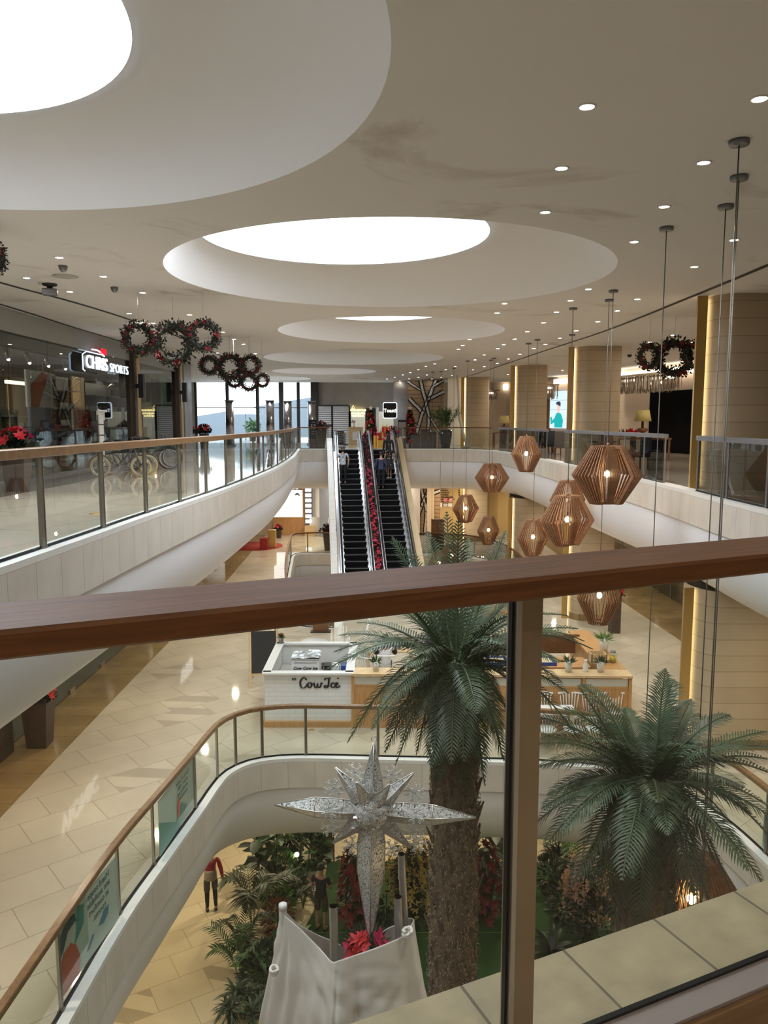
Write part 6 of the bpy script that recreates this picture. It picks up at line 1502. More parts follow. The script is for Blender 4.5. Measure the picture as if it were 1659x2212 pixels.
def palm(label, C, zbase, r, tips, seed, Lf=.27, tuft=0, lean=(0, 0), extra=()):
    rg = random.Random(seed); C = V(C); o = empty('palm_tree', (C.x-lean[0], C.y-lean[1], zbase), 0, label, 'palm tree'); org = o.location.copy()
    H = C.z-zbase
    m = MB(); rows = []; n = 22; k = int(H/.16)
    for i in range(k+1):
        t = i/k; rr = r*(1.06-.10*t)*(1 if t < .93 else 1-.5*(t-.93)/.07); cx, cy = lean[0]*t, lean[1]*t
        rows.append([(cx+rr*(1+rg.uniform(-.07, .07))*math.cos(2*PI*j/n), cy+rr*(1+rg.uniform(-.07, .07))*math.sin(2*PI*j/n), H*t) for j in range(n)])
    m.strip(rows, closed=True)
    m.build('trunk', M['fibre'], o)
    m = MB(); i = 0; z = .15
    while z < H-.02:                                   # old leaf bases spiralling round the trunk
        a = i*2.4; t = z/H; rr = r*(1.0-.08*t); b = V((lean[0]*t+rr*math.cos(a), lean[1]*t+rr*math.sin(a), z)); out = V((math.cos(a), math.sin(a), 0)); s = V((-out.y, out.x, 0))
        L = rg.uniform(.18, .34); w = rg.uniform(.04, .075); tp = b+out*rg.uniform(.03, .11)+V((0, 0, L))+s*rg.uniform(-.05, .05)
        m.add([b-s*w-out*.03, b+s*w-out*.03, tp+s*w*.45, tp-s*w*.45, b+out*.035, tp+out*.02], [(0, 1, 2, 3), (0, 4, 5, 3), (4, 1, 2, 5), (3, 5, 2)], 0)
        i += 1; z += .032
    m.build('old_leaf_bases', mat('leaf_base_%d' % seed, (.105,.075,.055), .85, noise=.35, nscale=12), o, fixn=False)
    if tuft:
        m = MB()
        for i in range(tuft):
            a = rg.uniform(0, 2*PI); z = H*(1-rg.random()**1.1)*.98; z = rg.uniform(.30*H, H*.86); t = z/H; rr = r*(1.0-.06*t)*rg.uniform(.98, 1.10); out = V((math.cos(a), math.sin(a), 0)); b = V((lean[0]*t, lean[1]*t, z))+out*rr
            d = (out+rnd_dir(rg)*.9).normalized(); L = rg.uniform(.03, .075); s = rnd_dir(rg)*.006
            mid = b+d*L*.6; e = mid+V((0, 0, -L*.7))+d*L*.2
            m.add([b-s, b+s, mid+s, mid-s, e], [(0, 1, 2, 3), (3, 2, 4)], 0)
        tag(m.build('trunk_fibre', M['fibre2'], o, fixn=False), kind='stuff')
    CL = C-org
    for i, (px, py, dd, lift, mi) in enumerate(tips):
        tp = ond(px, py, C.y+dd)-org; dv = V((tp.x-CL.x, tp.y-CL.y, 0)); dv = dv.normalized() if dv.length > .02 else V((0, -1, 0))
        b = CL+dv*r*.5+V((0, 0, rg.uniform(-.12, .12)))
        frond_mesh(b, tp, lift, Lf, seed*100+i, twist=0).build('frond', M[mi], o, fixn=False)
    for i, (az, el, L, lift) in enumerate(extra):
        d = V((math.cos(az)*math.cos(el), math.sin(az)*math.cos(el), math.sin(el)))
        frond_mesh(CL+V((d.x, d.y, 0))*r*.4, CL+d*L, lift, Lf, seed*100+60+i).build('frond', M[('palm', 'palm2')[i % 2]], o, fixn=False)
    return o
C1 = ond(985, 1432, 10.0)
T1 = [(848,1160,.7,.10,'palm3'),(884,1188,1.0,.1,'palm'),(965,1108,1.0,.05,'palm3'),(990,1122,.5,.04,'palm'),(1092,1147,1.0,.1,'palm'),(1012,1165,1.5,.1,'palm'),(925,1150,1.2,.06,'palm3'),
 (706,1446,-.3,.28,'palm'),(733,1372,.5,.24,'palm'),(722,1408,.1,.30,'palm'),(752,1602,-.5,.42,'palm'),(805,1572,-.9,.42,'palm3'),(772,1345,1.3,.2,'palm'),(748,1425,-.8,.34,'palm3'),
 (833,1622,-.7,.36,'palm2'),(868,1600,-.9,.40,'palm2'),(932,1655,-1.0,.34,'palm3'),(946,1690,-.7,.26,'palm'),(1002,1640,-1.2,.36,'palm3'),(1044,1662,-.9,.32,'palm'),(1088,1640,-.5,.32,'palm'),(1078,1585,-.9,.36,'palm'),(900,1628,-.2,.30,'palm2'),(1104,1555,-.1,.34,'palm'),(975,1610,-.6,.3,'palm'),
 (1280,1402,.4,.28,'palm'),(1262,1385,.9,.26,'palm3'),(1226,1330,1.2,.22,'palm'),(1212,1472,-.5,.34,'palm2'),(1248,1592,-.7,.44,'palm3'),(1152,1320,1.2,.2,'palm'),(1170,1505,-.2,.34,'palm'),(1248,1358,.2,.26,'palm'),(1205,1430,-.9,.3,'palm'),
 (1060,1302,1.6,.2,'palm3'),(902,1318,1.6,.2,'palm'),(962,1288,1.8,.15,'palm'),(1115,1285,1.3,.15,'palm3'),(862,1385,1.0,.26,'palm2'),(1090,1390,-1.0,.26,'palm'),(880,1440,-1.2,.3,'palm'),(1000,1330,.9,.1,'palm3'),(930,1350,.7,.15,'palm'),(1050,1335,.6,.14,'palm')]
palm('tall palm tree rising past the middle floor with the star in front of it', C1, L0, .31, T1, 1, .33, 5200, (0, 0), [(i*2.4, (.8, .3, -.2, -.6, -.95, -1.2)[i % 6]+.1*math.sin(i), 1.45+.25*math.sin(i*1.7), .27) for i in range(36)])
C2 = ond(1402, 1690, 9.0)
T2 = [(1437,1447,.4,.05,'palm3'),(1492,1512,.5,.08,'palm2'),(1456,1535,.8,.06,'palm2'),(1252,1486,.3,.12,'palm2'),(1178,1592,.4,.2,'palm'),(1166,1655,.0,.26,'palm2'),(1172,1745,-.4,.3,'palm'),(1178,1828,-.6,.34,'palm2'),(1216,1795,-.9,.32,'palm3'),(1292,1935,-.6,.34,'palm2'),(1252,1900,-.2,.36,'palm2'),
 (1366,1893,-1.3,.42,'palm3'),(1442,1800,-1.3,.34,'palm3'),(1322,2010,-.4,.26,'palm2'),(1448,1992,-.3,.28,'palm2'),(1655,1580,.6,.14,'palm'),(1668,1642,.5,.22,'palm'),(1705,1692,.3,.26,'palm2'),(1690,1765,.1,.3,'palm2'),(1685,1835,-.3,.34,'palm2'),(1582,1935,-.3,.38,'palm2'),(1548,1640,.8,.14,'palm'),(1602,1705,.8,.18,'palm2'),
 (1352,1530,.9,.1,'palm'),(1308,1562,.7,.14,'palm'),(1272,1640,.8,.18,'palm2'),(1402,1560,1.1,.06,'palm'),(1228,1702,.3,.24,'palm2'),(1620,1755,-.6,.3,'palm2'),(1545,1862,-.5,.34,'palm2'),(1500,1600,.2,.12,'palm2'),(1330,1620,-.5,.16,'palm2'),(1460,1640,-.6,.14,'palm'),(1390,1950,.3,.24,'palm2'),(1500,1960,.4,.26,'palm2')]
palm('shorter broad palm tree behind the near stone ledge at the right', C2, L0, .33, T2, 2, .34, 1500, (0, 0), [(i*2.4+1, (.7, .3, -.2, -.6, -.95, -1.2)[i % 6]+.1*math.sin(i), 1.5+.25*math.sin(i*1.7), .27) for i in range(40)])

# ================================================================ STAR, PIPES, SHEET
SD = 7.9
def sp_(px, py, dd=0): return ond(px, py, SD+dd)
sc0 = sp_(803, 1752)
o = empty('star_lantern', sc0, 0, 'big silver glitter star with four long arms and white snowflakes', 'star decoration')
def star_arm(tip, wide, seg, name, flat_=.75, box=None):
    tip = V(tip); d = tip.normalized(); L = tip.length; u = d.cross(V((0, 1, 0))).normalized(); w = V((0, 1, 0)); m = MB()
    prof = [(0, wide*.62)]+([(box[0]*L, wide), (box[1]*L, wide)] if box else [(.30*L, wide)])+[(L, .006)]
    rows = [[d*s+u*r_, d*s-w*r_*flat_, d*s-u*r_, d*s+w*r_*flat_] and [d*s+u*r_, d*s-w*r_*flat_, d*s-u*r_, d*s+w*r_*flat_] for s, r_ in prof]
    m.strip(rows, smooth=False, closed=True); a = m.build(name, M['star'], o)
    e = MB()
    for j in range(4): e.tube([r_[j] for r_ in rows], .006, 5)
    for r_ in rows[1:-1]: e.tube(r_+[r_[0]], .006, 5)
    e.build('wire_edge', M['starwire'], a)
    return a
lc = lambda px, py, dd=0: sp_(px, py, dd)-sc0
star_arm(lc(808, 1602), .125, 0, 'top_arm'); star_arm(lc(799, 2046), .15, 0, 'bottom_arm', .8, (.22, .42)); star_arm(lc(592, 1738, .05), .115, 0, 'left_arm', .8, (.30, .58)); star_arm(lc(1028, 1766, -.05), .115, 0, 'right_arm', .8, (.30, .58))
for px, py in ((724, 1658), (893, 1670), (718, 1822), (888, 1832)): star_arm(lc(px, py), .105, 0, 'diagonal_arm')
for px, py in ((770, 1690), (842, 1694)): star_arm(lc(px, py, -.25), .08, 0, 'small_spike')
star_arm(V((0, -.42, 0.02)), .17, 0, 'front_spike') if False else None
m = MB(); m.ball((0, 0, 0), .20, 10); m.build('core', M['star'], o)
MB().tube([(.03*math.cos(2*PI*i/16), 0, .03*math.sin(2*PI*i/16)) for i in range(17)], .005, 5, 0, False).build('hanging_ring', M['starwire'], o, lc(808, 1602)+V((0, 0, .03)))
def snowflake():
    m = MB(); 
    for k in range(6):
        a = PI/3*k+.3; c, s = math.cos(a), math.sin(a)
        m.tube([(0, 0, 0), (c*.105, 0, s*.105)], .005, 5)
        for cx, rr in ((.048, .017), (.085, .014)): m.tube([(c*cx+rr*math.cos(2*PI*i/12), 0, s*cx+rr*math.sin(2*PI*i/12)) for i in range(13)], .0045, 5, 0, False)
        for sg in (-1, 1):
            b = V((c*.075, 0, s*.075)); n_ = V((-s*sg, 0, c*sg)); f = V((c, 0, s))
            m.tube(smooth_path([b, b+n_*.022+f*.012, b+n_*.03+f*.035, b+n_*.014+f*.04], 3), .004, 4)
    m.tube([(.02*math.cos(2*PI*i/14), 0, .02*math.sin(2*PI*i/14)) for i in range(15)], .005, 5, 0, False)
    return m.mesh('snowflake', M['snow'])
SNOW = snowflake(); rg = random.Random(9)
for px, py, dd in ((768,1670,.05),(847,1674,.05),(722,1703,.05),(895,1713,.05),(716,1787,.05),(892,1796,.05),(760,1826,.06),(846,1833,.06),(902,1822,.1),(712,1747,-.14),(898,1757,-.14),(801,1757,-.22),(775,1700,-.1)):
    place('snowflake', SNOW, o, lc(px, py, dd), (rg.uniform(-.15, .15), rg.uniform(0, 1), rg.uniform(-.2, .2)))
for k in range(7): MB().box((0, 0, 0), (.035, .02, .035)).build('mirror_piece', M['chrome'], o, (rg.uniform(-.2, .25), -.16-.02*k, rg.uniform(-.12, .2)), (rg.random(), rg.random(), rg.random()))
# red flowers the star stands in
q = sp_(792, 2050, .05); o = empty('poinsettia_bouquet', q, 0, 'bunch of red and pink poinsettias at the foot of the silver star', 'flowers')
MB().cyl((0, 0, -1.2), (0, 0, -.02), .05, .12, 10).build('stem', M['darkbrown'], o)
for i in range(12):
    d = rnd_dir(rg); d.z = abs(d.z)*.9; d.y = -abs(d.y); qq = place('poinsettia', PT[i % 2 if i % 3 else 0], o, d*V((.24, .15, .16)).length*.62); qq.rotation_euler = d.to_track_quat('Z', 'Y').to_euler(); qq.scale = (rg.uniform(.10, .15),)*3
for x, z in ((-.22, -.07), (-.15, .06), (.12, -.12)): MB().ball((0, 0, 0), .06 if z < 0 else .04, 14).build('bauble', M['redball'], o, (x, -.12, z))
m = MB()
for i in range(50): d = rnd_dir(rg); d.z = abs(d.z); leafquad(m, d*.05, d, rnd_dir(rg), .26, .05, 0)
m.build('leaves', M['leafdark'], o, fixn=False)
# aluminium pipes and the white sheet draped over them
PIPES = [((611,1953), 7.7, (0, 0), 'short white-capped pipe at the left corner of the white sheet'), ((720,1957), 7.35, (.02, 0), 'aluminium pipe standing in the middle front of the white sheet'), ((859,1937), 7.65, (.09, .06), 'aluminium pipe at the right corner of the white sheet, shorter of two'), ((867,1845), 8.25, (.12, -.05), 'leaning aluminium pipe at the right corner of the white sheet, taller of two')]
PT_ = []
for (px, d, ln, lab) in PIPES:
    t = ond(px[0], px[1], d); o = empty('aluminium_pipe', (t.x+ln[0]*3, d+ln[1]*3, L0), 0, lab, 'pipe', 'pipes under the white sheet'); H = t.z-L0; r = .043
    bx = (0, 0, 0); tx = (-ln[0]*3, -ln[1]*3, H)
    m = MB(); m.tube([bx, tx], r, 16, 0, False); m.tube([V(tx)+V((0, 0, -.3)), tx], r*.86, 16, 0, False); m.tube([bx, V(bx)+V((0, 0, .01))], r, 16, 0)
    rim = [(r, 0), (r*.86, 0)]; m.lathe([(r, 0), (r*.86, 0)], tx, 16); m.build('tube', M['whiteplastic'] if 'capped' in lab else M['alu'], o)
    if 'capped' in lab: MB().lathe([(r*1.05, -.06), (r*1.05, 0), (1e-4, .006)], tx, 16).build('cap', M['whiteplastic'], o)
    PT_.append(t)
o = tag(empty('draped_sheet', (0, 7.8, L0)), 'large white sheet draped between aluminium pipes below the star', 'sheet'); org = V((0, 7.8, L0))
tops = [V(ond(*p)) for p in ((609,1972,7.68), (648,2006,7.6), (690,2048,7.5), (716,2076,7.30), (734,2074,7.26), (770,2062,7.3), (815,2046,7.36), (866,2024,7.52), (884,2003,7.62), (892,1992,7.9), (893,1985,8.2), (880,1984,8.30), (856,1997,8.32), (830,2010,8.34), (797,2042,8.35), (757,2050,8.3), (722,2034,8.2), (680,2016,8.05), (640,1992,7.88), (618,1970,7.76))]
cen = V((sum(p.x for p in tops)/len(tops), sum(p.y for p in tops)/len(tops), 0))
fin = smooth_path(tops, 14, True); rg = random.Random(11); rows = []; nf = len(fin); ph = [rg.uniform(0, 6) for _ in range(6)]
for j in range(60):
    t = (j/59)**1.5; row = []
    for i, p in enumerate(fin):
        out = V((p.x-cen.x, p.y-cen.y, 0)); out.normalize(); z = p.z+(-10.9+11.0-11.0-p.z+.2)*(t**1.0) if False else p.z*(1-t)+(L0+.12)*t
        u = i/nf*2*PI
        fold = (math.sin(9*u+ph[0])+.6*math.sin(17*u+ph[1]+2*t)+.4*math.sin(31*u+ph[2]))*.028*min(1, t*7)
        e = (p.z-z)*.155
        for ax, az_, kk in ((-1.02, -4.02, 26), (.30, -4.25, 20)):      # creases running down from the tied corners
            dx, dz_ = p.x-ax, az_-z+.02; dist = math.hypot(dx, dz_)
            if p.y < 7.85: fold += .022*math.sin(kk*math.atan2(dx, dz_+.05)+ph[3])*math.exp(-dist/1.1)*min(1, dist*4)*min(1, t*12)
        row.append(V((p.x, p.y, z))+out*(e+fold)-org)
    rows.append(row)
m = MB(); m.strip(rows, closed=True); me = m.build('sheet', M['cloth'], o)
sm_ = me.modifiers.new('t', 'SOLIDIFY'); sm_.thickness = .006; sm_.offset = 0
# gathered knots of cloth at the corners
def knot(px, py, d, r, seed):
    c = ond(px, py, d)-org; m = MB(); rgk = random.Random(seed)
    for k in range(6):
        a = rgk.uniform(0, 6); tl = rgk.uniform(.5, 1.1)
        m.tube(smooth_path([c+V((r*1.2*math.cos(a+j*1.1), r*1.2*math.sin(a+j*1.1), r*tl*.8*math.sin(j*1.3+k))) for j in range(6)], 4), r*.38, 7)
    m.build('knot', M['cloth'], o)
knot(592, 2096, 7.42, .035, 1); knot(880, 2014, 7.50, .04, 2)

# ================================================================ GROUND-FLOOR GARDEN
struct(tag(MB().prism([(-2.0,12.2),(6.2,12.2),(6.2,20.4),(-1.62,20.45),(-1.75,19),(-2.3,17.6)], L0, L0+.02).build('floor.008', M['turf']), 'green artificial turf on the ground floor'))
for y in (14.4, 17.4): struct(MB().box((1.2, y, L0+.0215), (6.0, .02, .003)).build('floor_line', M['leaf2']), 'thin seam line in the turf')
o = tag(MB().prism([(-2.35,17.3),(-1.95,17.5),(-1.62,19.0),(-1.6,20.3),(-1.95,20.4),(-2.15,19.0)], L0, L0+.035).build('gravel', M['gravel']), 'pale gravel strip between the left plants and the turf', 'gravel', kind='stuff')
def strap(m, b, d, L, w, droop, mi=0, n=4):
    b, d = V(b), V(d).normalized(); s = d.cross(V((0, 0, 1))); s = s.normalized() if s.length > .05 else V((1, 0, 0)); vs = []
    for i in range(n+1):
        t = i/n; p = b+d*L*t+V((0, 0, -droop*L*t*t)); ww = w*(math.sin(PI*(.12+.86*t))**.8) if i < n else .002
        vs += [p-s*ww/2+V((0, 0, .12*ww)), p, p+s*ww/2+V((0, 0, .12*ww))]
    m.add(vs, [f for i in range(n) for f in ((3*i, 3*i+1, 3*i+4, 3*i+3), (3*i+1, 3*i+2, 3*i+5, 3*i+4))], mi, True)
def garden_plant(px, py, kind, h, lab, seed, leafm='leaf', pot=None, pr=.16, spread=1.0, z=None):
    rg = random.Random(seed); b = onz(px, py, L0); b.z = L0+(.022 if (b.x > -1.6 and 12.3 < b.y < 20.3) else 0)
    o = empty('potted_plant' if pot else 'garden_plant', b, 0, lab, 'plant', 'plants of the ground-floor garden'); z0 = 0
    if pot:
        ph_ = pr*1.7; MB().lathe([(pr*.7, 0), (pr, ph_), (pr*.88, ph_), (pr*.85, ph_*.85)], n=18).build('pot', M[pot], o); z0 = ph_*.9
        MB().lathe([(pr*.86, ph_*.88), (1e-4, ph_*.9)], n=14).build('soil', M['dark'], o)
    m = MB(); st = MB(); hh = h-z0
    if kind == 'areca':
        for i in range(9):
            a = rg.uniform(0, 2*PI); rr = hh*rg.uniform(.3, .62)*spread; e = V((math.cos(a)*rr, math.sin(a)*rr, z0+hh*rg.uniform(.6, .95))); c = V((math.cos(a)*rr*.35, math.sin(a)*rr*.35, z0+hh*rg.uniform(.8, 1.05)))
            pts = [V((0, 0, z0))*(1-t)**2+c*2*t*(1-t)+e*t*t for t in [k/10 for k in range(11)]]; st.tube(pts, .009, 4, 0, False)
            for k in range(4, 11):
                T = (pts[k]-pts[k-1]).normalized(); s = T.cross(V((0, 0, 1))); s = s.normalized() if s.length > .05 else V((1, 0, 0))
                for sg in (-1, 1):
                    for q in (0, .5): strap(m, pts[k]-(pts[k]-pts[k-1])*q, s*sg+T*.8+V((0, 0, .15)), hh*.24, .032*max(1, hh), .35, 0, 2)
    elif kind == 'broad':
        for i in range(18):
            a = i*2.4; t = (i+1)/18; zz = z0+hh*(.15+.75*t); el = rg.uniform(-.1, .9); d = V((math.cos(a)*math.cos(el), math.sin(a)*math.cos(el), math.sin(el)))
            strap(m, V((0, 0, zz))+V((math.cos(a), math.sin(a), 0))*.05, d, hh*rg.uniform(.26, .42)*spread, hh*.20, .25, 0, 4)
        st.tube([(0, 0, z0), (.02, .01, z0+hh*.92)], .018, 6)
    elif kind == 'nest':
        for i in range(14): a = i*2.4; el = rg.uniform(.45, 1.15); strap(m, (0, 0, z0), (math.cos(a)*math.cos(el), math.sin(a)*math.cos(el), math.sin(el)), h*rg.uniform(.8, 1.1), h*.17, .42, 0, 6)
    elif kind == 'strap':
        for q in range(3):
            cx, cy = rg.uniform(-.12, .12), rg.uniform(-.12, .12); zz = z0+hh*rg.uniform(.35, .62); st.tube([(cx*.3, cy*.3, z0), (cx, cy, zz)], .016, 5)
            for i in range(26): a = rg.uniform(0, 2*PI); el = rg.uniform(-.3, 1.2); strap(m, (cx, cy, zz-rg.uniform(0, hh*.15)), (math.cos(a)*math.cos(el), math.sin(a)*math.cos(el), math.sin(el)), hh*rg.uniform(.28, .45)*spread, .038*max(1, hh), .45, 0, 3)
    elif kind == 'spike':
        for i in range(15): a = i*2.4; el = rg.uniform(.5, 1.35); strap(m, (0, 0, z0), (math.cos(a)*math.cos(el), math.sin(a)*math.cos(el), math.sin(el)), hh*rg.uniform(.7, 1), .07, .03, 0, 3)
    elif kind == 'bush':
        for i in range(260):
            d = rnd_dir(rg); p = V((d.x*h*.45*spread, d.y*h*.45*spread, z0+hh*.5+d.z*hh*.48))*1.0; p = V((p.x*rg.random()**.4, p.y*rg.random()**.4, p.z)); leafquad(m, p, d+V((0, 0, .2)), rnd_dir(rg), h*.16+.03, h*.075+.01, 0)
        st.tube([(0, 0, z0), (0, 0, z0+hh*.6)], .015, 5)
    m.build('leaves', M[leafm], o, fixn=False)
    if st.f: st.build('stems', M['leafdark'] if kind != 'areca' else M['leaf2'], o)
    return o
GP = [(560,1905,'broad',1.5,'dark big-leaved plant at the back left of the garden','leafdark',None),(598,1898,'broad',1.75,'fiddle-leaf plant in a white pot at the back of the garden','leaf','pot'),(620,1862,'strap',1.9,'tall dark strap-leaved plant near the glowing bulb, left of it','leafdark',None),(648,1868,'areca',1.75,'bright green palm-like plant above the glowing bulb','leaf2',None),(668,1885,'bush',1.1,'dark bushy plant beside the easel board','leafdark',None),(690,1872,'broad',1.15,'drooping leafy plant right beside the easel board','leaf',None),
 (655,1925,'spike',.75,'spiky aloe plant by the gravel strip','palm3','terra'),(674,1902,'bush',.5,'small plant in a wide white bowl by the gravel','leaf','pot'),(615,1935,'bush',1.0,'green bushy fern in the middle of the left plants','leaf',None),(590,1950,'bush',.95,'dark green bush at the outer edge of the left plants','leafdark',None),(632,1955,'spike',.9,'upright green fan plant in the middle of the left plants','leaf',None),(655,1965,'areca',.9,'small arching fern over the gravel strip','palm2',None),(600,1985,'bush',.85,'pale green small-leaved bush in the left plants','leaf2',None),
 (545,2010,'areca',1.6,'large feathery palm plant at the left side of the garden beside the walkway','palm2',None),(600,2015,'bush',.8,'orange-leaved low plant among the left plants','terra',None),(595,2075,'nest',1.15,"bright green bird's-nest fern beside the white sheet, upper one",'leaf2',None),(640,2040,'nest',.8,"bright green bird's-nest fern behind the sheet's left pipe",'leaf2',None),(560,2100,'nest',.9,"bright green bird's-nest fern at the middle of the left plants",'leaf2',None),(525,2075,'areca',1.15,'feathery palm plant sticking out over the walkway','palm2',None),(520,2130,'areca',1.25,'dark feathery palm plant low in the left garden','leaf',None),(570,2150,'bush',1.1,'dense dark bush beside the white sheet','leafdark',None),
 (525,2200,'strap',1.35,'blue-green bamboo-like plant at the bottom of the garden','palm',None),(495,2215,'strap',1.0,'blue-green bamboo-like plant nearest the walkway at the bottom','palm',None),(560,2235,'strap',1.35,'blue-green bamboo-like plant beside the foot of the white sheet','palm',None),(600,2120,'bush',1.0,'dark green bush tucked against the white sheet','leaf',None),
 (1070,1880,'broad',1.5,'dark leafy plant right of the palm trunk','leafdark',None),(1082,1905,'bush',.75,'plant in a pale pot right of the palm trunk','leaf','pot'),(1100,1925,'bush',.6,'brown-leaved plant in a terracotta pot by the near post','terra','terra'),(1195,1885,'strap',1.5,'dark strap-leaved plant right of the near post','leafdark',None),(1185,1935,'bush',1.0,'dark bush right of the near post','leafdark','terra'),(1225,1880,'areca',1.5,'dark feathery plant between the palms','leaf',None),(1225,1990,'bush',1.1,'dark bush in front of the peach blossom tree','leafdark',None),(1290,2060,'bush',1.2,'dark bush at the foot of the right palm','leafdark',None),(1190,2060,'nest',.9,'dark fern low on the turf right of the near post','leafdark',None),(1330,1960,'broad',1.3,'dark leafy plant right behind the palm trunk','leafdark',None),(1420,1930,'bush',1.2,'dark bush right of the right palm trunk','leafdark',None),(835,1985,'bush',1.25,'dark bush between the red and yellow flower columns','leafdark',None),(925,1975,'bush',1.3,'dark bush behind the tall palm trunk','leafdark',None),(1300,1900,'broad',1.4,'leafy plant hidden behind the right palm','leafdark',None)]
for i, (px, py, kd, h, lab, lm, pt) in enumerate(GP): garden_plant(px, py, kd, h, lab, 100+i, lm, pt, .17 if h > .6 else .22)
# flowering columns
def flower_column(px, py, h, r, lab, m_, seed, dense=60, dark=True):
    rg = random.Random(seed); b = onz(px, py, L0); o = empty('flower_tower', (b.x, b.y, L0+.022), 0, lab, 'flowers')
    MB().lathe([(r*.35, 0), (r*.4, .25), (r*.35, .25)], n=16).build('pot', M['darkbrown'], o)
    mm = MB(); mm.lathe([(r*.5, .25), (r*.7, h*.5), (r*.3, h*.95)], n=14)
    for i in range(160): a = rg.uniform(0, 2*PI); z = .2+(h-.25)*rg.random(); leafquad(mm, (math.cos(a)*r*.7, math.sin(a)*r*.7, z), (math.cos(a), math.sin(a), -.3), (0, 0, 1), .25, .09, 0)
    mm.build('leaves', M['leafdark'], o, fixn=False)
    return o, rg
for px, py, lab, seed in ((768, 2003, 'tall column of red poinsettias left of the star', 1), (1043, 1985, 'column of red poinsettias half hidden behind the palm trunk', 2)):
    o, rg = flower_column(px, py, 1.9, .42, lab, 'red', seed)
    for i in range(70):
        z = .15+1.75*(i+.5)/70; a = i*2.4+rg.uniform(-.3, .3); rr = .42*(1.05-.45*(z/1.9)**2); d = V((math.cos(a), math.sin(a), .25)); q = place('poinsettia', PTW, o, (math.cos(a)*rr, math.sin(a)*rr, z)); q.rotation_euler = d.to_track_quat('Z', 'Y').to_euler(); q.scale = (rg.uniform(.13, .18),)*3
for px, py, h, r, lab, m_, seed in ((888, 2000, 2.15, .62, 'cascading column of yellow blossoms behind the star pipes', 'yellow', 3), (1262, 2010, 1.75, .62, 'loose peach-coloured blossom tree beside the right palm trunk', 'blossom', 4)):
    o, rg = flower_column(px, py, h, r*.6, lab, m_, seed); m = MB(); 
    for i in range(150):
        a = rg.uniform(0, 2*PI); t = rg.random(); z = h*(.35+.65*t); rr = r*rg.uniform(.45, 1.0)*(1-.35*abs(t-.4)); L = rg.uniform(.2, .6)*h*.4
        for k in range(13):
            p = V((math.cos(a)*rr*(1+.12*k/11), math.sin(a)*rr*(1+.12*k/11), z-L*k/11+.04*math.sin(k)))+rnd_dir(rg)*.03
            if p.z < .05: continue
            for q in range(3): d = rnd_dir(rg); leafquad(m, p, d, rnd_dir(rg), .048, .042, 0)
    tag(m.build('blossoms', M[m_], o, fixn=False), kind='stuff')
# easel board, glowing bulbs
b = onz(697, 1862, L0); o = empty('easel_board', (b.x, b.y, L0), R(6), 'dark dotted notice board on a white stand behind the garden', 'sign board')
MB().plate([(-.32,.35),(.32,.35),(.32,1.0),(-.32,1.0)], (0, 0, 0), (1, 0, 0), (0, .12, 1), .03).build('board', mat('pattern_board', (.20,.17,.10), .6, noise=.5, nscale=30), o); MB().plate([(-.3,.05),(.3,.05),(.3,.33),(-.3,.33)], (0, 0, 0), (1, 0, 0), (0, .12, 1), .02).build('lower_panel', M['paper'], o)
for s in (-1, 1): MB().bar((s*.32, 0, 0), (s*.32, .13, 1.05), .035, .035).build('front_leg', M['dark'], o); MB().bar((s*.3, .45, 0), (s*.3, .14, 1.0), .03, .03).build('rear_leg', M['dark'], o)
for px, py, lab in ((641, 1846, 'glowing round garden bulb among the left plants'), (1100, 1857, 'glowing garden bulb beside the near post')):
    b = ond(px, py, 19.4 if px < 900 else 19.0); o = empty('garden_lamp', (b.x, b.y, L0), 0, lab, 'lamp'); H = b.z-L0
    MB().cyl((0, 0, 0), (0, 0, H), .015, .012, 8).build('stake', M['dark'], o); MB().ball((0, 0, 0), .06, 14).build('bulb', emit_mat('garden_bulb%d' % px, (1, .88, .55), 22), o, (0, 0, H))
# ================================================================ PEOPLE
def skin_mesh(name, verts, edges, root, m, sub=2):
    me = bpy.data.meshes.new(name); me.from_pydata([tuple(v[0]) for v in verts], edges, [])
    ob = bpy.data.objects.new(name, me); COL.objects.link(ob)
    mod = ob.modifiers.new('s', 'SKIN'); mod.use_smooth_shade = True; mod.branch_smoothing = .4
    for i, v in enumerate(verts):
        r = v[1]; sv = me.skin_vertices[0].data[i]; sv.radius = r if isinstance(r, tuple) else (r, r); sv.use_root = (i == root)
    ss = ob.modifiers.new('u', 'SUBSURF'); ss.levels = sub; ss.render_levels = sub
    dg = bpy.context.evaluated_depsgraph_get(); dg.update()
    out = bpy.data.meshes.new_from_object(ob.evaluated_get(dg)); out.name = name
    bpy.data.objects.remove(ob); out.materials.clear(); out.materials.append(m)
    for p in out.polygons: p.use_smooth = True
    return out
class Sk:
    def __init__(s): s.v = []; s.e = []; s.n = {}
    def add(s, k, co, r, par=None):
        s.n[k] = len(s.v); s.v.append((V(co), r))
        if par is not None: s.e.append((s.n[par], s.n[k]))
    def mesh(s, name, root, m, sub=2): return skin_mesh(name, s.v, s.e, s.n[root], m, sub)
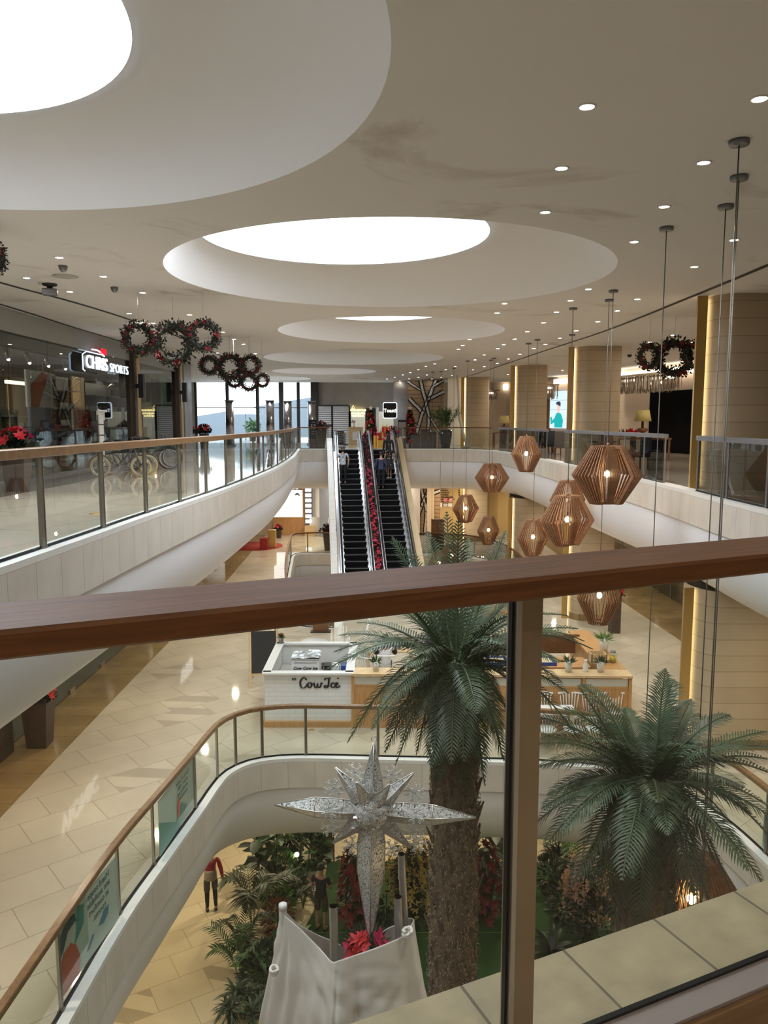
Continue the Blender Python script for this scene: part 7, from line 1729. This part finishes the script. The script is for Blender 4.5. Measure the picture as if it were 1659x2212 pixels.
def person(loc, rz, label, J, shirt, trousers, hair='short', sleeve='short', skirt=None, shoes=None, shorts=False, extra=None, dress=None, scale=1.0, mask=False, legskin=None):
    """J: joints in metres, facing -y; one continuous body under clothes that follow it"""
    o = empty('person', loc, rz, label, 'person'); o.scale = (scale,)*3
    j = dict(hip=(0,0,.93), waist=(0,0,1.06), chest=(0,0,1.26), neckb=(0,.0,1.43), neck=(0,-.01,1.50), head=(0,-.02,1.60), crown=(0,-.015,1.68),
             shl=(-.185,0,1.40), shr=(.185,0,1.40), ell=(-.24,.03,1.12), elr=(.24,.03,1.12), wrl=(-.25,-.06,.88), wrr=(.25,-.06,.88),
             hl=(-.095,0,.88), hr=(.095,0,.88), kl=(-.10,-.01,.50), kr=(.10,-.01,.50), al=(-.10,.03,.09), ar=(.10,.03,.09), tl=(-.11,-.14,.035), tr=(.11,-.14,.035))
    j.update(J); P = {k: V(v) for k, v in j.items()}
    b = Sk(); b.add('hip', P['hip'], (.125, .10)); b.add('waist', P['waist'], (.115, .085), 'hip'); b.add('chest', P['chest'], (.135, .095), 'waist'); b.add('neckb', P['neckb'], (.075, .06), 'chest'); b.add('neck', P['neck'], .05, 'neckb')
    hd = (P['crown']-P['neck']).normalized(); fw = V(J.get('face', (0, -1, 0))).normalized(); sd = hd.cross(fw).normalized()
    b.add('jaw', P['neck']+hd*.06+fw*.025, (.062, .060), 'neck'); b.add('head', P['head'], (.076, .088), 'jaw'); b.add('crown', P['crown'], (.066, .078), 'head')
    b.add('nose', P['head']-hd*.012+fw*.098, .012, 'head')
    for s in (-1, 1): b.add('ear%d' % s, P['head']+sd*s*.082-fw*-.0, .014, 'head')
    for s, q in (('l', -1), ('r', 1)):
        b.add('sh'+s, P['sh'+s], .055, 'chest'); b.add('el'+s, P['el'+s], .042, 'sh'+s); mid = (P['el'+s]+P['wr'+s])/2
        b.add('fm'+s, mid, .037, 'el'+s); b.add('wr'+s, P['wr'+s], .026, 'fm'+s)
        d = (P['wr'+s]-P['el'+s]).normalized(); pd = V(J.get('hand'+s, d)).normalized(); pl = V((q, 0, 0)); across = pd.cross(pl); across = across.normalized() if across.length > .05 else V((0, 1, 0)); pl = across.cross(pd).normalized()
        pc = P['wr'+s]+pd*.05; b.add('pm'+s, pc, (.030, .022), 'wr'+s)
        for k in range(4):
            off_ = across*(-.028+.0187*k); L = (.058, .068, .074, .062)[k]; f0 = pc+pd*.035+off_
            b.add('f%s%d' % (s, k), f0, .0095, 'pm'+s); b.add('g%s%d' % (s, k), f0+pd*L*.5-pl*q*.006, .0085, 'f%s%d' % (s, k)); b.add('h%s%d' % (s, k), f0+pd*L*.92-pl*q*.022, .0075, 'g%s%d' % (s, k))
        t0 = pc+across*.030-pd*.012; b.add('th'+s, t0, .011, 'pm'+s); b.add('ti'+s, t0+across*.022+pd*.030, .009, 'th'+s)
        b.add('h'+s, P['h'+s], .085, 'hip'); tm = (P['h'+s]*.5+P['k'+s]*.5); b.add('tm'+s, tm, .074, 'h'+s); b.add('k'+s, P['k'+s], .052, 'tm'+s)
        cm = P['k'+s]*.62+P['a'+s]*.38+V((0, .012, 0)); b.add('cf'+s, cm, .050, 'k'+s); b.add('a'+s, P['a'+s], .034, 'cf'+s); b.add('t'+s, P['t'+s], (.034, .024), 'a'+s)
    place('body', b.mesh('body', 'hip', M['skin'], 1), o)
    def garment(name, parts, m, sub=2):
        g = Sk(); first = None
        for k, co, r, par in parts:
            g.add(k, co, r, par); first = first or k
        place(name, g.mesh(name, first, m, sub), o)
    if shirt is not None:
        pt = [('chest', P['chest'], (.160, .118), None), ('waist', P['waist'], (.152, .122), 'chest'), ('hem0', P['hip']+V((0, 0, .02)), (.166, .142), 'waist'), ('hem', P['hip']+V((0, 0, -.07)), (.172, .148), 'hem0'), ('nb', P['neckb']-V((0, 0, .03)), (.085, .07), 'chest')]
        for s in ('l', 'r'):
            pt += [('sh'+s, P['sh'+s], .064, 'chest')]
            if sleeve == 'short': pt += [('sl'+s, P['sh'+s]*.35+P['el'+s]*.65, .056, 'sh'+s)]
            else: pt += [('el'+s, P['el'+s], .056, 'sh'+s), ('cf'+s, P['el'+s]*.08+P['wr'+s]*.92, .042, 'el'+s)]
        garment('shirt' if not dress else 'dress_top', pt, shirt)
    if trousers is not None:
        pt = [('hip', P['hip'], (.142, .118), None), ('w', P['waist']+V((0, 0, .03)), (.132, .106), 'hip')]
        for s in ('l', 'r'):
            tm = P['h'+s]*.5+P['k'+s]*.5; pt += [('h'+s, P['h'+s], .100, 'hip'), ('tm'+s, tm, .088, 'h'+s)]
            if shorts: pt += [('k'+s, P['h'+s]*.04+P['k'+s]*.96, .086, 'tm'+s)]
            else: pt += [('k'+s, P['k'+s], .068, 'tm'+s), ('cf'+s, P['k'+s]*.5+P['a'+s]*.5, .064, 'k'+s), ('an'+s, P['k'+s]*.08+P['a'+s]*.92, .056, 'cf'+s)]
        garment('shorts' if shorts else 'trousers', pt, trousers)
    if legskin is not None:
        for s in ('l', 'r'): garment('legging', [('k', P['k'+s]*.75+P['h'+s]*.25, .070, None), ('cf', P['k'+s]*.6+P['a'+s]*.4, .060, 'k'), ('a', P['a'+s]+V((0, 0, .02)), .044, 'cf')], legskin)
    if skirt is not None:
        m_, zt, zb, rt, rb = skirt; c = P['hip']; mm = MB(); rows = []
        for k in range(5):
            t = k/4; rows.append([(c.x+(rt+(rb-rt)*t)*(1+.06*math.sin(7*a_)*t)*math.cos(a_), c.y+(rt+(rb-rt)*t)*.8*(1+.06*math.sin(7*a_)*t)*math.sin(a_), zt+(zb-zt)*t) for a_ in [2*PI*i/28 for i in range(28)]])
        mm.strip(rows, closed=True); mm.build('skirt', m_, o)
    for s in ('l', 'r'):
        a, t = P['a'+s], P['t'+s]; d = (t-a); d.z = 0
        m = Sk(); m.add('h', a+V((0, 0, -.045))-d.normalized()*.035, (.046, .040), None); m.add('m', (a+t)/2+V((0, 0, -.02)), (.044, .036), 'h'); m.add('t', t+d.normalized()*.03, (.040, .026), 'm')
        place('shoe', m.mesh('shoe', 'm', shoes or M['black'], 2), o)
    H = P['head']; mm = MB()
    Rm = Matrix((sd, -fw, hd)).transposed()
    def hp(x, y, z): return H+Rm @ V((x, y, z))
    rows = []
    for k in range(9):       # hair cap, open over the face
        ph_ = -.15+(PI/2+.15)*k/8
        rows.append([hp(.092*math.cos(ph_)*math.cos(a_)*1.0, .106*math.cos(ph_)*math.sin(a_)+.012, .028+.100*math.sin(ph_)) for a_ in [-.45+(PI+.9)*i/16 for i in range(17)]])
    mm.strip(rows); top = [hp(.086*math.cos(a_), .100*math.sin(a_)+.005, .062) for a_ in [2*PI*i/18 for i in range(18)]]
    rows = [[hp(.088*math.cos(a_)*c_, .104*math.sin(a_)*c_+.004, z_) for a_ in [2*PI*i/18 for i in range(18)]] for c_, z_ in ((1.0, .060), (.92, .092), (.62, .122), (.05, .134))]
    mm.strip(rows, closed=True)
    if hair == 'long':
        rows = []
        for k in range(7): t = k/6; rows.append([hp((.092+.02*t)*math.cos(a_), (.10+.01*t)*math.sin(a_)+.02, .04-.36*t) for a_ in [-.25+(PI+.5)*i/14 for i in range(15)]])
        mm.strip(rows)
    mm.build('hair', M['hair'], o, fixn=False)
    m = MB()
    for s in (-1, 1): m.ball(hp(.031*s, -.078, .004), .011, 8)
    m.build('eyes', M['whiteplastic'], o)
    m = MB()
    for s in (-1, 1): m.ball(hp(.031*s, -.087, .004), .005, 6); m.bar(hp(.016*s, -.086, .024), hp(.046*s, -.080, .025), .005, .008)
    m.build('pupils_and_brows', M['black'], o)
    MB().bar(hp(-.022, -.078, -.052), hp(.022, -.078, -.052), .008, .008).build('mouth', mat('lip_tone', (.30,.12,.09), .5) if 'lip_tone' not in bpy.data.materials else bpy.data.materials['lip_tone'], o)
    if mask:
        m = MB(); rows = [[hp(.070*math.sin(a_)*c_, -.088*math.cos(a_)*c_-.006+dy, z_) for a_ in [-1.35+2.7*i/10 for i in range(11)]] for c_, z_, dy in ((.98, -.008, 0), (1.06, -.035, -.008), (.92, -.075, .006), (.7, -.095, .02))]
        m.strip(rows); m.build('face_mask', M['black'], o, fixn=False)
        m = MB()
        for s in (-1, 1): m.tube([hp(.033*s+.02*math.cos(2*PI*i/10), -.094, .004+.016*math.sin(2*PI*i/10)) for i in range(11)], .003, 4, 0, False)
        m.build('glasses', M['black'], o)
    if extra: extra(o, P, hp)
    return o
navy = mat('navy_check_shirt', (.035,.045,.10), .8, noise=.4, nscale=40); pale = mat('pale_blue_shirt', (.48,.56,.68), .8); blk = mat('black_cloth', (.012,.012,.014), .85); 
def floral():
    m = mat('dark_floral', (.012,.011,.014), .8); nt = m.node_tree; b = nt.nodes['Principled BSDF']; vo = nt.nodes.new('ShaderNodeTexVoronoi'); vo.inputs['Scale'].default_value = 9; tc = nt.nodes.new('ShaderNodeTexCoord'); nt.links.new(tc.outputs['Object'], vo.inputs['Vector'])
    r = nt.nodes.new('ShaderNodeValToRGB'); e = r.color_ramp.elements; e[0].position = .20; e[0].color = (.55,.45,.40,1); e[1].position = .26; e[1].color = (.012,.011,.014,1); nt.links.new(vo.outputs['Distance'], r.inputs[0]); nt.links.new(r.outputs[0], b.inputs['Base Color']); return m
def step_pos(k, px, py):
    """where a pixel ray meets the escalator incline, snapped to a tread"""
    r = _ray(px, py); best = None
    for i in range(26):
        s = (i+.5)*.37; p = ETOP[k]+ED*s; z = -i*.37*SL-.02; t = p.y/r.y; zz = EYE+r.z*t
        if best is None or abs(zz-z) < best[0]: best = (abs(zz-z), V((r.x*t, p.y, z)))
    return best[1]
def lanyard(o, P, hp):
    c = P['chest']; MB().tube([c+V((-.07, -.06, .16)), c+V((-.03, -.135, .02)), c+V((0, -.145, -.08)), c+V((.03, -.135, .02)), c+V((.07, -.06, .16))], .009, 5).build('lanyard', navy, o); MB().box(c+V((0, -.15, -.13)), (.07, .008, .10)).build('id_badge', M['paper'], o)
esc_rz = math.atan2(ED.y, ED.x)+PI/2
person(step_pos(0, 741, 1047), esc_rz, 'man in pale blue short-sleeved shirt with lanyard and dark mask, riding down the escalator', dict(wrl=(-.22,-.12,.90), wrr=(.24,-.08,.90), ell=(-.27,.03,1.14), elr=(.27,.03,1.14)), pale, blk, extra=lanyard, mask=True)
person(step_pos(1, 823, 1062), esc_rz+PI, 'man in navy shirt seen from behind, riding up the escalator', {}, navy, blk, sleeve='long')
person(step_pos(1, 841, 1038), esc_rz+PI+R(20), 'woman in a dark floral dress with long black hair, riding up the escalator', dict(kl=(-.07,-.01,.50), kr=(.07,-.01,.50), al=(-.07,.03,.09), ar=(.07,.03,.09), tl=(-.08,-.13,.035), tr=(.08,-.13,.035)), floral(), None, hair='long', skirt=(bpy.data.materials['dark_floral'], 1.0, .50, .15, .26), dress=True, shoes=M['paper'], scale=.95)
person(step_pos(1, 839, 1008), esc_rz+PI-R(10), 'woman in black with long hair riding up ahead near the top of the escalator', dict(kl=(-.07,-.05,.50)), blk, blk, hair='long', sleeve='long', scale=.97)
person((ond(714, 1120, 45.0).x+.02, 44.6, L1), R(75), 'person in a white top and dark skirt half hidden behind the escalator flank', {}, M['paper'], None, hair='short', sleeve='long', skirt=(blk, 1.02, .52, .14, .24), scale=.95)
# man at the laptop: sitting on the spindle chair, back to the viewer
sx_, sy_ = TX-.12, TY-.85
person((sx_, sy_, L1), PI, 'seated man in a white and black raglan shirt working at a laptop', dict(hip=(0,.04,.55), waist=(0,.03,.68), chest=(0,-.02,.90), neckb=(0,-.04,1.07), neck=(0,-.06,1.13), head=(0,-.09,1.22), crown=(0,-.08,1.30), shl=(-.19,-.02,1.03), shr=(.19,-.02,1.03), ell=(-.27,-.18,.82), elr=(.27,-.18,.82), wrl=(-.16,-.40,.805), wrr=(.10,-.40,.805), hl=(-.10,.0,.53), hr=(.10,.0,.53), kl=(-.13,-.42,.52), kr=(.13,-.42,.52), al=(-.13,-.40,.09), ar=(.13,-.40,.09), tl=(-.13,-.56,.035), tr=(.13,-.56,.035)), mat('white_shirt', (.66,.64,.66), .85), mat('denim', (.05,.06,.10), .85), sleeve='short',
       extra=lambda o, P, hp: [place('raglan_sleeve', (lambda g: g.mesh('raglan_sleeve', 'a', blk, 2))((lambda g: (g.add('a', P['sh'+s]+V((0, 0, .01)), .078), g.add('b', P['el'+s], .064, 'a'), g.add('c', P['el'+s]*.4+P['wr'+s]*.6, .048, 'b'), g)[-1])(Sk())), o) for s in ('l', 'r')])
# walkers on the ground floor
def phone(o, P, hp): MB().box(P['wrr']+V((-.03, -.05, .12)), (.075, .012, .15)).build('phone', M['black'], o)
rk = mat('red_yoke', (.30,.012,.03), .85)
gj = mat('grey_jacket', (.26,.22,.18), .85)
def yoke(o, P, hp):
    g = Sk(); g.add('c', P['chest']+V((0, 0, -.09)), (.160, .130)); g.add('w', P['waist'], (.166, .138), 'c'); g.add('h', P['hip']+V((0, 0, .0)), (.178, .155), 'w'); g.add('e', P['hip']+V((0, 0, -.08)), (.184, .160), 'h')
    place('grey_jacket_hem', g.mesh('grey_jacket_hem', 'c', gj, 2), o); phone(o, P, hp)
b = onz(457, 1968, L0)
person((b.x, b.y, L0), PI+R(15), 'man in a red and grey jacket walking on the ground floor with a phone', dict(elr=(.30,-.10,1.20), wrr=(.17,-.30,1.40), handr=(-.1,-.2,1), ell=(-.26,.06,1.13), wrl=(-.30,.06,.88), kl=(-.10,-.12,.52), al=(-.11,.10,.14), tl=(-.11,-.04,.05), kr=(.10,-.03,.50), ar=(.10,.02,.09)), rk, mat('grey_shorts', (.06,.05,.05), .85), shorts=True, legskin=blk, sleeve='long', extra=yoke)
b = onz(694, 2012, L0)
person((b.x, b.y, L0+.022), PI-R(20), 'man in a black T-shirt and dark shorts standing on the turf with folded arms', dict(ell=(-.25,-.04,1.12), elr=(.25,-.04,1.12), wrl=(.05,-.20,1.16), wrr=(-.06,-.22,1.20), handl=(1,0,.1), handr=(-1,0,.1)), blk, mat('olive_shorts', (.06,.05,.035), .85), shorts=True, sleeve='short')
# ================================================================ LIGHT, WORLD, CAMERA
w = bpy.data.worlds.new('daylight'); SC.world = w; w.use_nodes = True
bg = w.node_tree.nodes['Background']; bg.inputs[0].default_value = (.86, .93, 1, 1); bg.inputs[1].default_value = 4.0
def lamp(kind, loc, energy, col=(1, .86, .66), size=.3, rot=None, name='lamp_light', **k):
    l = bpy.data.lights.new(name, kind); l.energy = energy; l.color = col
    if kind == 'AREA': l.size = size
    elif kind in ('POINT', 'SPOT'): l.shadow_soft_size = size
    for a, b in k.items(): setattr(l, a, b)
    o = bpy.data.objects.new(name, l); COL.objects.link(o); o.location = loc
    if rot: o.rotation_euler = rot
    return o
WARM = (1, .85, .66); NEUT = (1, .93, .84)
for x, y, z in LAMPS[:12]: lamp('POINT', (x, y, z+.02), 26, (1, .62, .28), .05)
# ceiling downlights of the middle and ground floors (their fittings are hidden under the slabs)
for y in (8, 13, 18, 23, 28, 33, 38, 43):
    lamp('AREA', (-5.6, y, -2.2), 52, WARM, .16); lamp('AREA', (8.6, y, -2.2), 52, WARM, .16)
for x in (-2.5, 1, 4.5):
    for y in (42.5, 45.5): lamp('AREA', (x, y, -2.2), 60, WARM, .16)
for x, y in ((-5.5, 8), (-5.5, 13), (-5.5, 18), (-3, 20), (0, 22), (3.5, 20), (-4, 25), (2, 26), (7.5, 10), (7.5, 18)):
    lamp('AREA', (x, y, -7.7), 44, (1, .83, .58), .16)
# beams of the ceiling downlights
for p in DL_R[::2]+DL_L[::2]:
    q = onz(p[0], p[1], HC); lamp('SPOT', (q.x, q.y, HC-.02), 190, (1, .95, .87), .05, None, 'downlight_beam', spot_size=R(95), spot_blend=.8)
# gallery behind the right columns
for x, y in ((9.5, 18), (10.5, 25), (10, 32), (9, 38), (7.5, 44)): lamp('AREA', (x, y, HC-.06), 60, WARM, .2)
# unseen ceiling lamps added to brighten the sports shop interior
for x, y in ((-10.2, 11), (-10.6, 15), (-10.2, 19), (-10.8, 22.5), (-10.2, 28), (-10.2, 31.5)): lamp('AREA', (x, y, 3.28), 55, (1, .86, .68), .3)
# downlights behind the viewer
for x, y in ((-1.6, -1.2), (1.4, -1.0), (3.2, .3), (.6, .35)): lamp('SPOT', (x, y, HC-.03), 48, (1, .86, .66), .06, None, 'downlight_beam', spot_size=R(120), spot_blend=.8)
cam = bpy.data.cameras.new('camera'); co = bpy.data.objects.new('camera', cam); COL.objects.link(co)
cam.sensor_fit = 'VERTICAL'; cam.sensor_height = 36.0; cam.lens = 36.0*FOC/2212.0; cam.clip_start = .02; cam.clip_end = 300
co.location = (0, 0, EYE); co.rotation_euler = (PI/2-TILT, 0, 0); SC.camera = co
vs = SC.view_settings; SC.display_settings.display_device = 'sRGB'
vs.view_transform = 'Standard'; vs.look = 'None'; vs.exposure = 0.42; vs.gamma = 1.0; vs.use_curve_mapping = False
cy = SC.cycles; cy.use_denoising = True; cy.use_adaptive_sampling = True; cy.adaptive_threshold = .03; cy.max_bounces = 9; cy.diffuse_bounces = 4; cy.glossy_bounces = 4; cy.transmission_bounces = 6; cy.transparent_max_bounces = 20
cy.sample_clamp_indirect = 6; cy.caustics_reflective = False; cy.caustics_refractive = False
